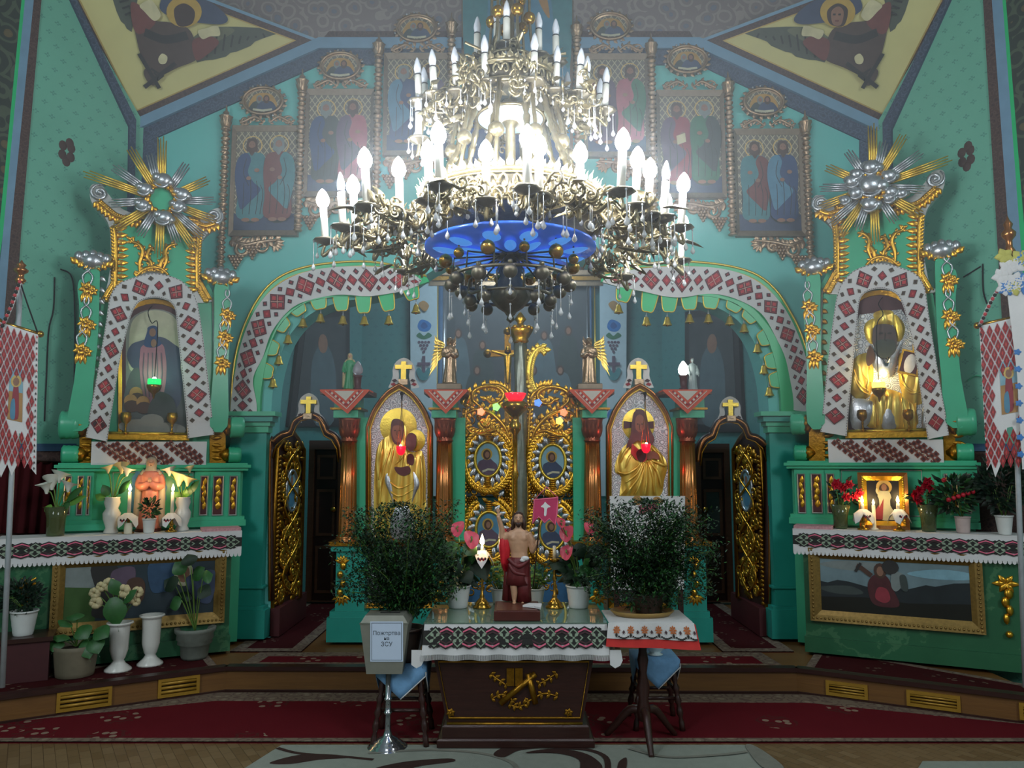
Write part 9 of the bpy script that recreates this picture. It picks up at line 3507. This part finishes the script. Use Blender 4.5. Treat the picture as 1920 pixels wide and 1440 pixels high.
mb.box((loc.x - .05,loc.y,(loc.z + zt - .03) / 2),(.42,.3,zt - .03 - loc.z),mat('stand_red','#3f1518',.6,vary=.1),math.radians(26))
mb.build('box',r)
mb = MB()
mb.box((loc.x - .05,loc.y,zt - .015),(.46,.34,.03),M_DWOOD,math.radians(26))
mb.build('top',r)
pl_ = Vector((loc.x - .01,loc.y - .01,zt))
r = thing('potted_plant','white ribbed pot with very dark bushy plant on the red stand','plant',pl_)
H = zat(pl_,1144) - zt
pot(r,pl_,.088,.062,H,M_WHITEP,True,1)
clump(r,at_y(36,1118,pl_.y),.15,.12,320,(M_LEAFD,mat('leaf_black_green','#12241a',.5)),.045,12,'foliage',pl_ + Vector((0,0,H)))
# ================================================================ processional banners
def banner(ang,ox,oy,q,pole,fin,strap,pic,lab,labp,tails):
 BP = Plane(ox,oy,math.radians(ang))
 f = BP.ps
 r = thing('church_banner',lab,'banner',BP.w(*BP.p(*q[2])),'embroidered church banners')
 A_,B_ = f([q[0],q[1]]),f([q[3],q[2]])
 mb = MB()
 out = f([q[0],q[1]] + tails)
 mb.prism(BP,out,0,.008,M_LINEN)
 mb.build('cloth',r)
 sm,L,Wd = smapper(BP,f([q[0],q[1]]),f([q[3],q[2]]),lambda s,t: .009)
 mb = MB()
 nc,nr = 6,9
 for i in range(nc):
  for j in range(nr * 2):
   s,t = (i + (.5 if j % 2 else 0) + .25) / (nc + .0),(j * .5 + .5) / nr
   if s > .93 or t > .97 or (.26 < s < .78 and .36 < t < .74):
    continue
   quad(mb,sm,s,t,.064,.047,M_EMBR,.0004)
   quad(mb,sm,s,t,.036,.028,M_EMBG,.0008)
   quad(mb,sm,s,t,.025,.02,M_EMBO,.0012)
 for k in range(24):
  for s in (.025,.975):
   quad(mb,sm,s,(k + .5) / 24,.02,.013,M_EMBO if k % 3 == 0 else M_BLACKT,.0014)
 mb.build('embroidery',r,'red lozenge cross-stitch','stuff')
 P = Paint(BP,.0105,.0008)
 c = f(pic)
 P.poly(c,PC['ochre'])
 lx = lambda u_,v_: lerp(lerp(c[0],c[1],u_),lerp(c[3],c[2],u_),v_)
 P.poly([lx(0,0),lx(1,0),lx(1,.45),lx(0,.45)],PC['sky'])
 P.blob([lx(.35,.3),lx(.65,.3),lx(.75,.7),lx(.7,.95),lx(.3,.95),lx(.25,.7)],PC['crimson'])
 P.blob([lx(.2,.65),lx(.45,.6),lx(.5,.95),lx(.2,.95)],PC['blue'])
 P.oval(*lx(.5,.24),.03,.04,PC['lgold'],12)
 P.oval(*lx(.5,.25),.018,.028,PC['skin'],10)
 P.build('picture',r)
 mb = MB()
 mb.ptube(BP,f(strap[0]),.012,M_LINEN,.012,5)
 sp = resample(f(strap[0]),14)
 for k,p_ in enumerate(sp):
  mb.ball(BP.w(*p_,.026),.013,M_EMBO if k % 2 else M_BLACKT,6,4)
 mb.ptube(BP,f(strap[1]),.005,M_BLACK,.0,5)
 mb.build('hanging_strap',r)
 mb = MB()
 mb.tube([BP.w(*p_,-.01) for p_ in f([(q[0][0] - 3,q[0][1] - 2),(q[1][0] + 3,q[1][1] - 2)])],.011,M_BRASS,8)
 for p_ in f([(q[0][0] - 3,q[0][1] - 2),(q[1][0] + 3,q[1][1] - 2)]):
  mb.ball(BP.w(*p_,-.01),.024,M_BRASS,8,6)
 mb.build('crossbar',r)
 po = thing('banner_pole',labp,'pole',BP.w(*BP.p(*pole[1]),-.04),'poles of the church banners')
 mb = MB()
 t_,b_ = BP.p(*pole[0]),BP.p(*pole[1])
 mb.tube([BP.w(*b_,-.04),BP.w(*t_,-.04)],.017,mat('pole_white','#a9b0b4',.4),10)
 mb.build('shaft',po)
 mb = MB()
 w = BP.w(*t_,-.04)
 h = BP.p(*fin)[1] - t_[1]
 mb.lathe([(.018,0),(.035,h * .15),(.02,h * .25),(.02,h * .4),(.042,h * .5),(.045,h * .58),(.02,h * .68),(.03,h * .78),(.012,h * .88),(.0,h)],w,M_COPPER,14)
 mb.build('finial',po)
 return BP,r
BP1,_ = banner(24,-3.30,5.05,[(0,604),(72,628),(66,884),(-4,872)],[(36,530),(2,1292)],(38,484),([(6,612),(22,575),(38,530)],[(38,530),(52,572),(72,628)]),
    [(20,690),(44,694),(42,792),(14,786)],'red and white embroidered banner with small holy picture hung by the Virgin altar','pale banner pole with gilt finial behind the Virgin side banner',
    [(68,890),(60,880),(52,868),(46,878),(42,815),(36,812),(34,868),(22,892),(14,870),(2,895),(-4,872)])
BP2,b2 = banner(-24,3.34,5.1,[(1836,612),(1925,590),(1935,880),(1848,880)],[(1896,480),(1925,1292)],(1893,400),([(1836,612),(1858,565),(1885,520)],[(1885,500),(1898,540),(1920,590)]),
     [(1873,680),(1906,672),(1908,772),(1878,778)],'red and white embroidered banner with holy picture hung by the bishop altar','banner pole with dark gilt finial behind the bishop side banner',
     [(1930,880),(1915,850),(1898,800),(1888,802),(1880,860),(1866,895),(1858,868),(1850,882)])
a,b = BP2.p(1899,512)
r = thing('blue_ribbon_bouquet','blue and white cloth flowers tied with long white ribbon on the bishop side banner pole','decoration',BP2.w(*BP2.p(1915,880),.03))
rn = random.Random(4)
mb = MB()
M_BLF = mat('cloth_flower_blue','#3f78b8',.7,vary=.25)
for k in range(16):
 ca,cb = a + (rn.random() - .5) * .17,b + (rn.random() - .5) * .26
 m = (M_BLF,M_LINEN,M_LINEN,mat('cloth_flower_yellow','#b8b45a',.7))[k % 4 if k % 8 < 7 else 3]
 for j in range(5):
  an = j * 1.257 + k
  mb.rleaf(BP2,(ca,cb),(ca + .06 * cos(an),cb + .06 * sin(an)),.05,m,.04,.02)
mb.build('cloth_flowers',r,None,'stuff')
mb = MB()
mb.prism(BP2,BP2.ps([(1886,545),(1930,535),(1945,650),(1935,880),(1915,880),(1905,700)]),.03,.036,M_LINEN)
mb.build('white_ribbon',r)
mb = MB()
for k in range(7):
 ca,cb = BP2.p(1908 + k,660 + k * 32,.04)
 for j in range(5):
  mb.rleaf(BP2,(ca,cb),(ca + .024 * cos(j * 1.257),cb + .024 * sin(j * 1.257)),.02,M_BLF,.037,.004)
mb.build('blue_print',r,None,'stuff')
# dark folded hanging behind the banners, low on the side walls
for pl,q,lab in ((WL,[(-60,860),(112,868),(100,1000),(-80,1000)],'dark red and grey woven hanging on the wall behind the Virgin side banner'),):
 qq = pl.ps(q,.06)
 r = thing('wall_hanging',lab,'textile',pl.w(sum(p[0] for p in qq) / 4,min(p[1] for p in qq),.06))
 mb = MB()
 n = 40
 A_,B_ = resample(qq[:2],n),resample([qq[3],qq[2]],n)
 mb.strip(pl,A_,B_,lambda i: .06 + .018 * sin(i * 1.3),carpet('hanging_weave','#4a1a1e','#6d675e','#3a3538',5),.006)
 mb.build('cloth',r)
 mb = MB()
 mb.ptube(pl,qq[:2],.014,M_DWOOD,.06,6)
 mb.build('rail',r)
# loose wires on the side walls
for pl,path,lab in ((WL,[(101,520),(99,580),(90,620),(86,700),(82,790)],'thin black wire hanging on the teal wall beside the Virgin banner'),(WL,[(112,505),(134,522),(139,600),(138,700),(137,760)],'black wire with a bend on the teal wall by the green pilaster'),
      (WR,[(1844,495),(1845,545),(1852,570)],'short black wire on the teal wall by the ribbon bouquet'),(WR,[(1808,520),(1840,500)],'thin crack-like wire slanting from the bishop altar pilaster'),
      (WR,[(1815,715),(1830,705),(1850,708)],'pale looped cable between the bishop altar and its banner')):
 mb = MB()
 mb.ptube(pl,pl.ps(cr(path,5)),.006,M_BLACK if 'pale' not in lab else M_GREEN,.012,5)
 tag(mb.build('loose_wire'),lab,'wire')
# ================================================================ thin scattering volume around the chandelier and in the sanctuary
hz = bpy.data.materials.new('haze_volume')
hz.use_nodes = True
_t = hz.node_tree
_t.nodes.remove(_t.nodes['Principled BSDF'])
_v = _t.nodes.new('ShaderNodeVolumeScatter')
_v.inputs['Color'].default_value = (.86,.94,1,1)
_v.inputs['Density'].default_value = HAZE
_v.inputs['Anisotropy'].default_value = .25
_t.links.new(_v.outputs[0],_t.nodes['Material Output'].inputs['Volume'])
mb = MB()
mb.box((0,6.6,4.15),(5.6,8.6,4.6),hz)
o = mb.build('haze_volume')
tag(o,'thin bluish haze hanging around the chandelier and in the sanctuary','haze',None,'stuff')
